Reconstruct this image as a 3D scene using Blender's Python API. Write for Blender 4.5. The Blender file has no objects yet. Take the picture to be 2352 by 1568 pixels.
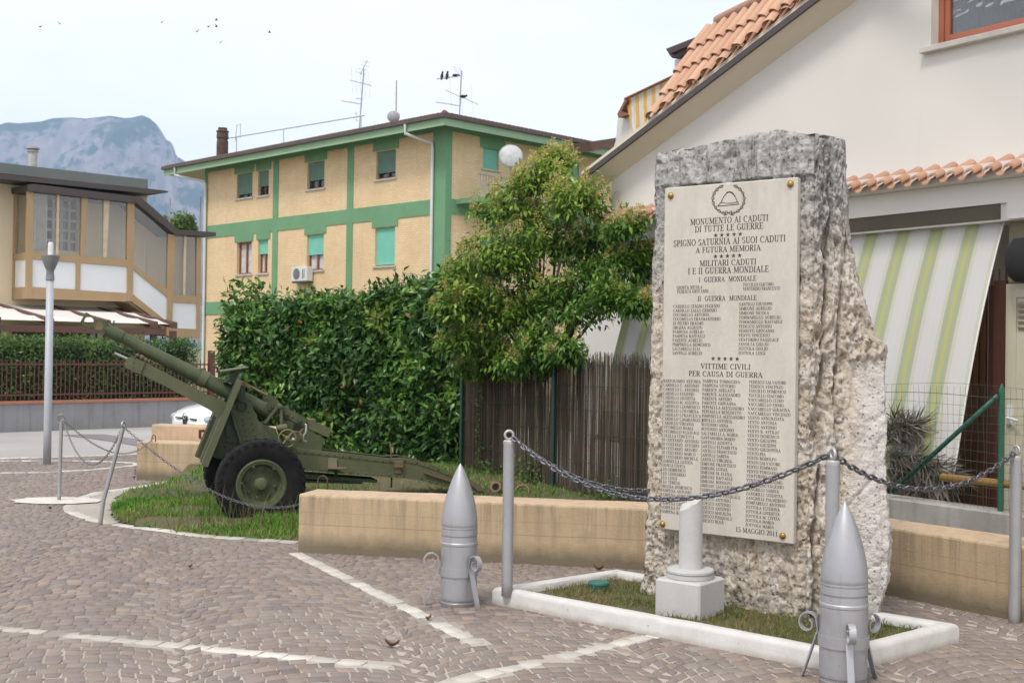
import bpy, math, random
import numpy as np
from mathutils import Vector, Matrix, noise

sc = bpy.context.scene
rad = math.radians
random.seed(7)
RNG = np.random.default_rng(11)

# ------------------------------------------------------------------ camera
# survey of the photograph on a 2352 x 1568 grid: focal length, eye height, tilt, roll
FOC, EYE, TILT, ROLL = 2800.0, 1.65, 22 / 2800.0, 0.0138
_F = np.array([0, math.cos(TILT), math.sin(TILT)])
_U0 = np.array([0, -math.sin(TILT), math.cos(TILT)])
_R0 = np.array([1.0, 0, 0])
_U = _U0 * math.cos(ROLL) - _R0 * math.sin(ROLL)
_R = _R0 * math.cos(ROLL) + _U0 * math.sin(ROLL)
_C = np.array([0, 0, EYE])
cam_data = bpy.data.cameras.new('camera')
cam = bpy.data.objects.new('camera', cam_data)
sc.collection.objects.link(cam)
cam.matrix_world = Matrix(((_R[0], _U[0], -_F[0], 0), (_R[1], _U[1], -_F[1], 0), (_R[2], _U[2], -_F[2], EYE), (0, 0, 0, 1)))
cam_data.sensor_width = 36
cam_data.lens = FOC / 2352 * 36
cam_data.clip_start = 0.05
cam_data.clip_end = 9000
cam_data.dof.use_dof = True
cam_data.dof.focus_distance = 7.9
cam_data.dof.aperture_fstop = 6.3
sc.camera = cam

# ------------------------------------------------------------------ sky, sun, exposure
SUN_EL, SUN_AZ = 58, 208          # degrees; azimuth clockwise from +Y: behind the camera, a little to the left
world = bpy.data.worlds.new('World')
sc.world = world
world.use_nodes = True
wn, wl = world.node_tree.nodes, world.node_tree.links
bg = wn['Background']
bg.inputs['Strength'].default_value = 0.108
sky = wn.new('ShaderNodeTexSky')
sky.sky_type = 'NISHITA'
sky.sun_disc = False
sky.sun_elevation = rad(SUN_EL)
sky.sun_rotation = rad(SUN_AZ)
sky.air_density = 1.0
sky.dust_density = 1.5
tcw = wn.new('ShaderNodeTexCoord')
mpw = wn.new('ShaderNodeMapping'); mpw.inputs['Scale'].default_value = (1.4, 1.4, 4.0)
nw = wn.new('ShaderNodeTexNoise'); nw.inputs['Scale'].default_value = 2.2; nw.inputs['Detail'].default_value = 7; nw.inputs['Roughness'].default_value = 0.55
rw = wn.new('ShaderNodeMapRange'); rw.inputs['From Min'].default_value = 0.32; rw.inputs['From Max'].default_value = 0.66
rw.inputs['To Min'].default_value = 0.78; rw.inputs['To Max'].default_value = 0.97
mw = wn.new('ShaderNodeMix'); mw.data_type = 'RGBA'
mw.inputs['B'].default_value = (8.8, 8.65, 9.1, 1)
wl.new(tcw.outputs['Generated'], mpw.inputs['Vector']); wl.new(mpw.outputs['Vector'], nw.inputs['Vector'])
wl.new(nw.outputs['Fac'], rw.inputs['Value']); wl.new(rw.outputs['Result'], mw.inputs['Factor'])
wl.new(sky.outputs['Color'], mw.inputs['A']); wl.new(mw.outputs['Result'], bg.inputs['Color'])
sun_data = bpy.data.lights.new('sun', 'SUN')
sun_data.energy = 1.75
sun_data.angle = rad(14)
sun_data.color = (1.0, 0.95, 0.87)
sun = bpy.data.objects.new('sun', sun_data)
sc.collection.objects.link(sun)
_az, _el = rad(SUN_AZ), rad(SUN_EL)
sun.rotation_euler = Vector((math.sin(_az) * math.cos(_el), math.cos(_az) * math.cos(_el), math.sin(_el))).to_track_quat('Z', 'Y').to_euler()
sc.view_settings.view_transform = 'Standard'
sc.view_settings.look = 'None'
sc.view_settings.gamma = 1.0
sc.view_settings.exposure = 0.5
sc.cycles.max_bounces = 7
sc.cycles.volume_bounces = 1
sc.cycles.transparent_max_bounces = 12
sc.cycles.use_denoising = True

# ------------------------------------------------------------------ survey helpers
def ray(x, y):
    return _F + (x - 1176) / FOC * _R - (y - 784) / FOC * _U

def g(x, y, z=0.0):
    """point at height z seen at photo position x, y"""
    d = ray(x, y)
    return _C + d * (z - EYE) / d[2]

def crop(x0, y0, k):
    """positions read off an enlarged piece of the photograph, in its own grid"""
    return lambda p: ((x0 + k * p[0]) * 0.6125, (y0 + k * p[1]) * 0.6125)

class Frame:
    """a vertical reference plane: origin, heading of its x axis; y is depth, z is up"""
    def __init__(s, P, deg):
        s.P = np.array([P[0], P[1], P[2] if len(P) > 2 else 0.0])
        s.a = rad(deg)
        s.ex = np.array([math.cos(s.a), math.sin(s.a), 0])
        s.ey = np.array([-math.sin(s.a), math.cos(s.a), 0])
        s.M = Matrix.Translation(s.P) @ Matrix.Rotation(s.a, 4, 'Z')
    def xz(s, p, y=0.0):
        d = ray(*p)
        t = (np.dot(s.P - _C, s.ey) + y) / np.dot(d, s.ey)
        q = _C + d * t - s.P
        return (float(np.dot(q, s.ex)), float(q[2]))
    def yz(s, p, x=0.0):
        d = ray(*p)
        t = (np.dot(s.P - _C, s.ex) + x) / np.dot(d, s.ex)
        q = _C + d * t - s.P
        return (float(np.dot(q, s.ey)), float(q[2]))
    def pts(s, ps, y=0.0, c=None):
        return [s.xz(c(p) if c else p, y) for p in ps]
    def w(s, x, y, z):
        return s.P + s.ex * x + s.ey * y + np.array([0, 0, z])

# ------------------------------------------------------------------ object helpers
XF = {}
def _ident():
    return Matrix.Identity(4)

def tag(o, label=None, cat=None, group=None, kind=None):
    if label: o['label'] = label
    if cat: o['category'] = cat
    if group: o['group'] = group
    if kind: o['kind'] = kind
    return o

def thing(name, label, cat, loc=(0, 0, 0), deg=0.0, group=None):
    o = bpy.data.objects.new(name, None)
    o.empty_display_size = 0.2
    sc.collection.objects.link(o)
    o.location = Vector([float(c) for c in loc])
    o.rotation_euler = (0, 0, rad(deg))
    XF[o.name] = Matrix.Translation(o.location) @ Matrix.Rotation(rad(deg), 4, 'Z')
    return tag(o, label, cat, group)

def fthing(name, label, cat, fr, group=None):
    return thing(name, label, cat, fr.P, math.degrees(fr.a), group)

class MB:
    def __init__(s):
        s.v = []; s.f = []; s.m = []; s.c = []
    def add(s, vs, fs, mi=0):
        n = len(s.v)
        s.v.extend([tuple(float(c) for c in p) for p in vs])
        s.f.extend([tuple(i + n for i in f) for f in fs])
        s.m.extend([mi] * len(fs))
        return s
    def quad(s, a, b, c, d, mi=0):
        return s.add([a, b, c, d], [(0, 1, 2, 3)], mi)
    def hexa(s, p, mi=0):
        """8 corners: bottom ring 0-3 counter-clockwise from above, top ring 4-7"""
        return s.add(p, [(3, 2, 1, 0), (4, 5, 6, 7), (0, 1, 5, 4), (1, 2, 6, 5), (2, 3, 7, 6), (3, 0, 4, 7)], mi)
    def box(s, x0, x1, y0, y1, z0, z1, mi=0, bev=0.0):
        x0, x1 = min(x0, x1), max(x0, x1); y0, y1 = min(y0, y1), max(y0, y1); z0, z1 = min(z0, z1), max(z0, z1)
        if bev <= 0:
            return s.hexa([(x0, y0, z0), (x1, y0, z0), (x1, y1, z0), (x0, y1, z0), (x0, y0, z1), (x1, y0, z1), (x1, y1, z1), (x0, y1, z1)], mi)
        b = min(bev, (x1 - x0) * .45, (y1 - y0) * .45, (z1 - z0) * .45)
        rings = [(z0, b), (z0 + b, 0), (z1 - b, 0), (z1, b)]
        vs = []
        for z, i in rings:
            for (px, py) in ((x0 + i + b, y0 + i), (x1 - i - b, y0 + i), (x1 - i, y0 + i + b), (x1 - i, y1 - i - b), (x1 - i - b, y1 - i), (x0 + i + b, y1 - i), (x0 + i, y1 - i - b), (x0 + i, y0 + i + b)):
                vs.append((px, py, z))
        fs = [tuple(reversed(range(8))), tuple(range(24, 32))]
        for k in range(3):
            for j in range(8):
                a = k * 8 + j; c = k * 8 + (j + 1) % 8
                fs.append((a, c, c + 8, a + 8))
        return s.add(vs, fs, mi)
    def prism(s, poly, y0, y1, mi=0):
        """outline in (x, z), extruded in y"""
        n = len(poly)
        area = sum(poly[i][0] * poly[(i + 1) % n][1] - poly[(i + 1) % n][0] * poly[i][1] for i in range(n))
        if area < 0: poly = poly[::-1]
        y0, y1 = min(y0, y1), max(y0, y1)
        vs = [(x, y0, z) for x, z in poly] + [(x, y1, z) for x, z in poly]
        fs = [tuple(range(n)), tuple(range(2 * n - 1, n - 1, -1))]
        fs += [((i + 1) % n, i, i + n, (i + 1) % n + n) for i in range(n)]
        return s.add(vs, fs, mi)
    def slab(s, poly, z0, z1, mi=0):
        """outline in (x, y), extruded in z"""
        n = len(poly)
        area = sum(poly[i][0] * poly[(i + 1) % n][1] - poly[(i + 1) % n][0] * poly[i][1] for i in range(n))
        if area < 0: poly = poly[::-1]
        f0 = z0 if callable(z0) else (lambda x, y: z0)
        f1 = z1 if callable(z1) else (lambda x, y: z1)
        vs = [(p[0], p[1], f0(p[0], p[1])) for p in poly] + [(p[0], p[1], f1(p[0], p[1])) for p in poly]
        fs = [tuple(range(n - 1, -1, -1)), tuple(range(n, 2 * n))]
        fs += [(i, (i + 1) % n, (i + 1) % n + n, i + n) for i in range(n)]
        return s.add(vs, fs, mi)
    def tube(s, pts, r, n=8, mi=0, closed=False, caps=True, up=None):
        pts = [np.array(p, float) for p in pts]
        m = len(pts)
        rr = r if hasattr(r, '__len__') else [r] * m
        vs = []; prev = None
        for i in range(m):
            a = pts[(i - 1) % m] if (closed or i > 0) else pts[i]
            b = pts[(i + 1) % m] if (closed or i < m - 1) else pts[i]
            t = b - a; t = t / (np.linalg.norm(t) + 1e-12)
            if prev is None:
                ref = np.array([0, 0, 1.0]) if abs(t[2]) < .9 else np.array([1.0, 0, 0])
                u = np.cross(t, ref)
            else:
                u = prev - t * np.dot(prev, t)
            u = u / (np.linalg.norm(u) + 1e-12); prev = u
            w = np.cross(t, u)
            for j in range(n):
                an = 2 * math.pi * j / n
                vs.append(pts[i] + rr[i] * (math.cos(an) * u + math.sin(an) * w))
        fs = []
        for i in range(m if closed else m - 1):
            k = (i + 1) % m
            for j in range(n):
                q = (j + 1) % n
                fs.append((i * n + j, i * n + q, k * n + q, k * n + j))
        if caps and not closed:
            fs.append(tuple(range(n - 1, -1, -1))); fs.append(tuple(range((m - 1) * n, m * n)))
        return s.add(vs, fs, mi)
    def lathe(s, prof, n=24, o=(0, 0, 0), ax=(0, 0, 1), mi=0, caps=True):
        """profile of (radius, height) turned about the axis ax through o"""
        ax = np.array(ax, float); ax /= np.linalg.norm(ax); o = np.array(o, float)
        ref = np.array([1.0, 0, 0]) if abs(ax[0]) < .8 else np.array([0, 1.0, 0])
        u = np.cross(ax, ref); u /= np.linalg.norm(u); w = np.cross(ax, u)
        vs = []
        for r_, h in prof:
            for j in range(n):
                an = 2 * math.pi * j / n
                vs.append(o + ax * h + r_ * (math.cos(an) * u + math.sin(an) * w))
        fs = []
        for i in range(len(prof) - 1):
            for j in range(n):
                q = (j + 1) % n
                fs.append((i * n + j, i * n + q, (i + 1) * n + q, (i + 1) * n + j))
        if caps:
            if prof[0][0] > 1e-5: fs.append(tuple(range(n - 1, -1, -1)))
            if prof[-1][0] > 1e-5: fs.append(tuple(range((len(prof) - 1) * n, len(prof) * n)))
        return s.add(vs, fs, mi)
    def torus(s, c, ax, R_, r_, n=20, k=8, mi=0, a0=0.0, a1=2 * math.pi):
        ax = np.array(ax, float); ax /= np.linalg.norm(ax)
        ref = np.array([0, 0, 1.0]) if abs(ax[2]) < .9 else np.array([1.0, 0, 0])
        u = np.cross(ax, ref); u /= np.linalg.norm(u); w = np.cross(u, ax)
        full = abs(a1 - a0 - 2 * math.pi) < 1e-6
        pts = [np.array(c) + R_ * (math.cos(a0 + (a1 - a0) * i / (n if full else n - 1)) * u + math.sin(a0 + (a1 - a0) * i / (n if full else n - 1)) * w) for i in range(n)]
        return s.tube(pts, r_, k, mi, closed=full)
    def ball(s, c, r_, n=10, mi=0):
        rx, ry, rz = r_ if hasattr(r_, '__len__') else (r_, r_, r_)
        vs = []; fs = []
        m = max(4, n // 2 + 1)
        for i in range(m + 1):
            th = math.pi * i / m
            for j in range(n):
                ph = 2 * math.pi * j / n
                vs.append((c[0] + rx * math.sin(th) * math.cos(ph), c[1] + ry * math.sin(th) * math.sin(ph), c[2] + rz * math.cos(th)))
        for i in range(m):
            for j in range(n):
                q = (j + 1) % n
                fs.append((i * n + j, (i + 1) * n + j, (i + 1) * n + q, i * n + q))
        return s.add(vs, fs, mi)
    def build(s, name, mats, parent=None, smooth=False, world=False, col=None, sharp=None):
        me = bpy.data.meshes.new(name)
        vs = s.v
        base = XF.get(parent.name, _ident()) if parent else _ident()
        if parent and world:
            inv = base.inverted()
            vs = [tuple(inv @ Vector(p)) for p in vs]
        me.from_pydata(vs, [], s.f)
        mats = mats if isinstance(mats, (list, tuple)) else [mats]
        for m_ in mats: me.materials.append(m_)
        if len(mats) > 1: me.polygons.foreach_set('material_index', s.m)
        if smooth:
            me.shade_smooth()
            if sharp: me.set_sharp_from_angle(angle=rad(sharp))
        if col is not None:
            at = me.attributes.new('tone', 'FLOAT_COLOR', 'FACE')
            at.data.foreach_set('color', np.asarray(col, np.float32).ravel())
        me.update()
        o = bpy.data.objects.new(name, me)
        sc.collection.objects.link(o)
        if parent:
            o.parent = parent
            XF[o.name] = base
        return o

def np_mesh(name, V, Fq, mat, parent=None, tone=None, smooth=False):
    """mesh from arrays of vertices and equal-sized faces (world or parent-local)"""
    me = bpy.data.meshes.new(name)
    V = np.asarray(V, np.float32); Fq = np.asarray(Fq, np.int32)
    me.vertices.add(len(V)); me.vertices.foreach_set('co', V.ravel())
    k = Fq.shape[1]
    me.loops.add(Fq.size); me.loops.foreach_set('vertex_index', Fq.ravel())
    me.polygons.add(len(Fq)); me.polygons.foreach_set('loop_start', np.arange(len(Fq), dtype=np.int32) * k)
    me.update(calc_edges=True)
    if tone is not None:
        at = me.attributes.new('tone', 'FLOAT_COLOR', 'FACE')
        at.data.foreach_set('color', np.asarray(tone, np.float32).ravel())
    me.materials.append(mat)
    if smooth: me.shade_smooth()
    me.validate()
    o = bpy.data.objects.new(name, me)
    sc.collection.objects.link(o)
    if parent:
        o.parent = parent
        XF[o.name] = XF.get(parent.name, _ident())
    return o

def copy_tree(o, parent=None):
    c = o.copy()
    sc.collection.objects.link(c)
    if parent is not None: c.parent = parent
    for ch in [x for x in sc.objects if x.parent == o]: copy_tree(ch, c)
    return c

# ------------------------------------------------------------------ materials
class Mat:
    def __init__(s, name, rough=0.7, metal=0.0, spec=0.5):
        s.m = bpy.data.materials.new(name); s.m.use_nodes = True
        s.n = s.m.node_tree.nodes; s.l = s.m.node_tree.links
        s.b = s.n['Principled BSDF']
        s.b.inputs['Roughness'].default_value = rough
        s.b.inputs['Metallic'].default_value = metal
        s.b.inputs['Specular IOR Level'].default_value = spec
        s.tc = s.n.new('ShaderNodeTexCoord')
        s.co = s.tc.outputs['Object']
    def mapping(s, scale=(1, 1, 1), loc=(0, 0, 0), src=None):
        mp = s.n.new('ShaderNodeMapping'); mp.inputs['Scale'].default_value = scale; mp.inputs['Location'].default_value = loc
        s.l.new(src or s.co, mp.inputs['Vector']); return mp.outputs['Vector']
    def noise(s, scale, detail=6, rough=0.6, vec=None, dist=0.0):
        t = s.n.new('ShaderNodeTexNoise'); t.inputs['Scale'].default_value = scale; t.inputs['Detail'].default_value = detail
        t.inputs['Roughness'].default_value = rough; t.inputs['Distortion'].default_value = dist
        s.l.new(vec or s.co, t.inputs['Vector']); return t.outputs['Fac']
    def voro(s, scale, vec=None, feature='F1'):
        t = s.n.new('ShaderNodeTexVoronoi'); t.inputs['Scale'].default_value = scale; t.feature = feature
        s.l.new(vec or s.co, t.inputs['Vector']); return t.outputs['Distance']
    def rng(s, v, a, b, c=0.0, d=1.0, smooth=False):
        t = s.n.new('ShaderNodeMapRange'); t.inputs['From Min'].default_value = a; t.inputs['From Max'].default_value = b
        t.inputs['To Min'].default_value = c; t.inputs['To Max'].default_value = d
        if smooth: t.interpolation_type = 'SMOOTHSTEP'
        s.l.new(v, t.inputs['Value']); return t.outputs['Result']
    def math(s, op, a, b=0.5):
        t = s.n.new('ShaderNodeMath'); t.operation = op
        for i, q in enumerate((a, b)):
            if isinstance(q, (int, float)): t.inputs[i].default_value = q
            else: s.l.new(q, t.inputs[i])
        return t.outputs['Value']
    def xyz(s, src=None):
        t = s.n.new('ShaderNodeSeparateXYZ'); s.l.new(src or s.co, t.inputs[0]); return t.outputs
    def comb(s, x=0.0, y=0.0, z=0.0):
        t = s.n.new('ShaderNodeCombineXYZ')
        for i, q in enumerate((x, y, z)):
            if isinstance(q, (int, float)): t.inputs[i].default_value = q
            else: s.l.new(q, t.inputs[i])
        return t.outputs[0]
    def mix(s, f, a, b, blend='MIX'):
        t = s.n.new('ShaderNodeMix'); t.data_type = 'RGBA'; t.blend_type = blend
        if isinstance(f, (int, float)): t.inputs['Factor'].default_value = f
        else: s.l.new(f, t.inputs['Factor'])
        for k, q in (('A', a), ('B', b)):
            if isinstance(q, (tuple, list)): t.inputs[k].default_value = (q[0], q[1], q[2], 1)
            else: s.l.new(q, t.inputs[k])
        return t.outputs['Result']
    def attr(s, name='tone'):
        t = s.n.new('ShaderNodeAttribute'); t.attribute_name = name; return t.outputs['Color']
    def color(s, c):
        if isinstance(c, (tuple, list)): s.b.inputs['Base Color'].default_value = (c[0], c[1], c[2], 1)
        else: s.l.new(c, s.b.inputs['Base Color'])
        return s
    def rough(s, v):
        s.l.new(v, s.b.inputs['Roughness']); return s
    def bump(s, h, strength=0.3, dist=0.01):
        t = s.n.new('ShaderNodeBump'); t.inputs['Strength'].default_value = strength; t.inputs['Distance'].default_value = dist
        s.l.new(h, t.inputs['Height']); s.l.new(t.outputs['Normal'], s.b.inputs['Normal']); return s

def plain(name, c, c2=None, rough=0.7, metal=0.0, scale=6.0, lo=0.35, hi=0.7, bump=0.0, bscale=80, spec=0.5, wear=None):
    """paint, metal or plaster with an uneven tone"""
    q = Mat(name, rough, metal, spec)
    c2 = c2 or tuple(x * 0.78 for x in c)
    cc = q.mix(q.rng(q.noise(scale), lo, hi), c, c2)
    if wear:
        st = q.rng(q.noise(1.0, 6, .65, q.mapping((22, 22, 2.2), (1, 4, 2))), .56, .72)
        cc = q.mix(q.math('MULTIPLY', st, .5), cc, tuple(x * .55 for x in c))
        ch = q.rng(q.noise(38, 6, .7, q.mapping((1, 1, 1), (7, 1, 3))), .665, .70)
        cc = q.mix(q.math('MULTIPLY', ch, .8), cc, wear)
        zf = q.rng(q.math('ADD', q.xyz()[2], q.math('MULTIPLY', q.noise(25, 4), -.06)), -.03, .04, 1, 0)
        cc = q.mix(q.math('MULTIPLY', zf, .75), cc, (.16, .12, .085))
        q.rough(q.rng(q.noise(14, 6), .3, .7, rough - .08, rough + .16))
    q.color(cc)
    if bump: q.bump(q.noise(bscale, 4), bump, 0.004)
    return q.m

def leafmat(name, trans=0.3, rough=0.45):
    q = Mat(name, rough)
    a = q.attr()
    q.color(a)
    q.b.inputs['Specular IOR Level'].default_value = 0.35
    tr = q.n.new('ShaderNodeBsdfTranslucent'); q.l.new(a, tr.inputs['Color'])
    mx = q.n.new('ShaderNodeMixShader'); mx.inputs[0].default_value = trans
    q.l.new(q.b.outputs[0], mx.inputs[1]); q.l.new(tr.outputs[0], mx.inputs[2])
    q.l.new(mx.outputs[0], q.n['Material Output'].inputs['Surface'])
    return q.m

# ------------------------------------------------------------------ shared materials
def painted_wall_mat():
    q = Mat('ochre_painted_concrete', 0.85)
    x, y, z = q.xyz()
    n1 = q.noise(1.6, 6); n2 = q.noise(9, 6)
    base = q.mix(q.rng(n1, .35, .7), (.475, .362, .228), (.40, .305, .185))
    drip = q.noise(1.0, 9, .74, q.mapping((13, 13, .7)))
    d1 = q.math('MULTIPLY', q.rng(drip, .47, .66), q.rng(z, .05, .46, .1, 1))
    base = q.mix(q.math('MULTIPLY', d1, .72), base, (.16, .13, .085))
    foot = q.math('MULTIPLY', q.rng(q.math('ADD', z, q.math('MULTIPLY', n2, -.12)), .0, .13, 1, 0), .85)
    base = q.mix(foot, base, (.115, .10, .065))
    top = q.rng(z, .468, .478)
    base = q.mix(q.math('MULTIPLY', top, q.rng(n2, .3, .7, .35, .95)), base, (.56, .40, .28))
    base = q.mix(q.math('MULTIPLY', q.rng(q.noise(.85, 7, .65, q.mapping((1, 1, 1.3), (4, 2, 1))), .53, .66), .5), base, (.19, .165, .11))
    # shuttering joints
    j = q.math('MULTIPLY', q.math('LESS_THAN', q.math('ABSOLUTE', q.math('SUBTRACT', q.math('ADD', z, q.math('MULTIPLY', q.noise(.8, 2), .02)), .245)), .0028), .5)
    j2 = q.math('MULTIPLY', q.math('LESS_THAN', q.math('ABSOLUTE', q.math('SUBTRACT', q.math('ADD', z, q.math('MULTIPLY', q.noise(.9, 2), .02)), .345)), .002), .35)
    base = q.mix(q.math('MAXIMUM', j, j2), base, (.16, .12, .075))
    sp = q.math('MAXIMUM', q.rng(q.voro(11), .02, .06, 1, 0), q.rng(q.voro(27), .03, .10, 1, 0))
    base = q.mix(q.math('MULTIPLY', sp, q.rng(q.noise(3), .42, .6, 0, .8)), base, (.14, .10, .06))
    q.color(base)
    q.bump(q.math('ADD', q.math('ADD', q.math('MULTIPLY', n2, .6), q.noise(60, 4)), q.math('MULTIPLY', sp, -1.2)), .4, .008)
    return q.m

def concrete_mat(name, a, b, streak=.5):
    q = Mat(name, .9)
    n1 = q.noise(2.2, 7); n2 = q.noise(30, 5)
    base = q.mix(q.rng(n1, .3, .7), a, b)
    drip = q.rng(q.noise(1.0, 5, .6, q.mapping((9, 9, .5))), .5, .75)
    base = q.mix(q.math('MULTIPLY', drip, streak), base, tuple(c * .35 for c in b))
    base = q.mix(q.rng(n2, .35, .65, 0, .25), base, tuple(c * .6 for c in a))
    q.color(base); q.bump(q.math('ADD', n2, n1), .3, .006)
    return q.m

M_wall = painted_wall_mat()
M_grey = concrete_mat('weathered_grey_concrete', (.40, .39, .36), (.27, .26, .23), .6)
M_apron = concrete_mat('screed_concrete', (.42, .38, .32), (.33, .29, .24), .15)
M_steel = plain('silver_paint', (.41, .415, .43), (.345, .35, .365), .42, .5, 3, .3, .7, .10, 60, .5, (.15, .13, .12))
M_steel2 = plain('silver_post_paint', (.40, .405, .41), (.33, .335, .34), .46, .4, 4, .3, .7, .08, 60, .5, (.16, .12, .10))
M_chain = plain('dark_galvanised_steel', (.20, .205, .225), (.10, .10, .115), .38, .85, 60, .35, .65)
M_chain2 = plain('dull_galvanised_steel', (.30, .30, .30), (.16, .16, .16), .5, .7, 40)
M_rust = plain('rusty_iron', (.16, .075, .04), (.09, .045, .03), .85, .2, 25)
M_white = plain('white_plaster', (.74, .725, .69), (.68, .66, .615), .9, 0, .7, .3, .75, .1, 40)
M_darkhole = plain('dark_interior', (.012, .012, .012), (.02, .02, .02), .9)
M_bark = plain('bark', (.13, .10, .07), (.07, .055, .04), .95, 0, 12, .3, .7, .6, 30)

# ------------------------------------------------------------------ ground, road, paving
def sheet(name, poly, z, mat):
    mb = MB(); n = len(poly)
    area = sum(poly[i][0] * poly[(i + 1) % n][1] - poly[(i + 1) % n][0] * poly[i][1] for i in range(n))
    if area < 0: poly = poly[::-1]
    mb.add([(p[0], p[1], z) for p in poly], [tuple(range(n))])
    return tag(mb.build(name, mat), kind='structure')

q = Mat('earth_and_turf', .95)
q.color(q.mix(q.rng(q.noise(.05, 8), .4, .6), (.10, .12, .045), (.16, .13, .08)))
sheet('ground', [(-1350, -35), (1350, -35), (1350, 3000), (-1350, 3000)], -.06, q.m)

q = Mat('old_asphalt', .9)
n = q.noise(.35, 8); n2 = q.noise(70, 4)
c = q.mix(q.rng(n, .35, .65), (.40, .385, .36), (.31, .30, .285))
c = q.mix(q.rng(n2, .3, .7, 0, .4), c, (.22, .215, .205))
q.color(c); q.bump(n2, .3, .004)
sheet('road', [(-60, -10), (30, -10), (30, 24), (-6.4, 26.2), (-9.2, 23.4), (-60, -28)], -.02, q.m)
q = Mat('fresh_asphalt', .9)
q.color(q.mix(q.rng(q.noise(3, 7), .3, .7), (.19, .185, .185), (.145, .14, .14)))
cz = lambda p: (91.9 + .1953 * p[0], 918.75 + .1953 * p[1])
sheet('asphalt_patch', [g(*cz(p))[:2] for p in ((250, 402), (480, 390), (760, 392), (1130, 445), (1400, 490), (1300, 545), (1130, 525), (800, 468), (500, 428))], -.013, q.m)

line4 = [(390, 1107), (381, 1109), (287, 1124), (228.6, 1131.6), (197.4, 1141.4), (175.9, 1151), (158.3, 1163), (164, 1176.5), (185.7, 1186), (217, 1196), (258, 1204), (306.7, 1211.7), (365, 1217.6), (458, 1231.7), (560, 1239), (683, 1247)]
W4 = [g(*p)[:2] for p in line4]
islet = [g(*cz(p))[:2] for p in ((-470, 862), (0, 855), (500, 830), (800, 805), (1130, 770), (1150, 750), (1000, 735), (600, 720), (150, 715), (-470, 722))]
edge = [g(*cz(p))[:2] for p in ((-470, 690), (0, 680), (550, 662), (1140, 638))]
WF0, WF1, WR1 = np.array((-1.697, 9.828)), np.array((2.19, 8.97)), np.array((4.63, 5.61))
pave_poly = [(-9.5, 3.6), (6.0, 3.6), tuple(WR1 + (.3, .2)), tuple(WF1 + (.2, .2)), tuple(WF0 + (.2, .2))] + [tuple(p) for p in W4[::-1]] + [(-2.9, 14.8), (-4.65, 15.05), tuple(edge[-1]), tuple(edge[2]), tuple(edge[1]), tuple(edge[0]), (-9.5, 14)]

def inside(p, poly):
    r_ = False; j = len(poly) - 1
    for i in range(len(poly)):
        a, b = poly[i], poly[j]
        if (a[1] > p[1]) != (b[1] > p[1]) and p[0] < (b[0] - a[0]) * (p[1] - a[1]) / (b[1] - a[1] + 1e-12) + a[0]: r_ = not r_
        j = i
    return r_

q = Mat('paving_joint_mortar', .95)
n1 = q.noise(1.1, 6); px_, py_, pz_ = q.xyz()
bias = q.math('ADD', q.math('MULTIPLY', q.rng(py_, 6.0, 9.5, 1, 0), q.rng(px_, -3.6, -1.2, .25, 1)), q.math('MULTIPLY', q.rng(px_, 1.2, 2.4), .8))
f = q.rng(q.math('ADD', bias, q.math('MULTIPLY', q.math('SUBTRACT', n1, .5), 1.6)), .25, .75)
c = q.mix(f, (.165, .14, .12), (.40, .36, .31))
q.color(q.mix(q.rng(q.noise(40, 4), .3, .7, 0, .45), c, (.30, .26, .22))); q.bump(q.noise(90, 3), .4, .004)
M_mortar = q.m
sheet('paving_bed', pave_poly, 0.005, M_mortar)

q = Mat('porphyry', .75, 0, .35)
a = q.attr(); n1 = q.noise(45, 5); n2 = q.noise(.55, 6)
c = q.mix(q.rng(n1, .3, .72, 0, .38), a, q.mix(.5, a, (.10, .085, .075)))
c = q.mix(q.rng(n2, .40, .64, 0, .6), c, (.225, .195, .165))
q.color(c); q.bump(q.math('ADD', q.noise(70, 4), q.math('MULTIPLY', q.noise(16, 3), .8)), .45, .006)
M_porph = q.m

lines = [([(-5.2, 7.80), (-2.939, 7.065), (-.60, 6.325)], .10), ([(-1.72, 9.80), (-.50, 7.50), (-.17, 6.85)], .115), ([(1.05, 7.30), (.815, 7.071), (-.249, 6.063), (-.75, 5.6)], .10),
         ([tuple(p) for p in W4], .13), ([tuple(p) for p in islet], .12), ([tuple(p) for p in edge], .11)]
def seg_dist(P, pl):
    d = np.full(len(P), 9.0)
    for a, b in zip(pl[:-1], pl[1:]):
        a = np.array(a); b = np.array(b); ab = b - a
        t = np.clip(((P - a) @ ab) / (ab @ ab), 0, 1)
        d = np.minimum(d, np.hypot(*(P - a - t[:, None] * ab).T))
    return d

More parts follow.
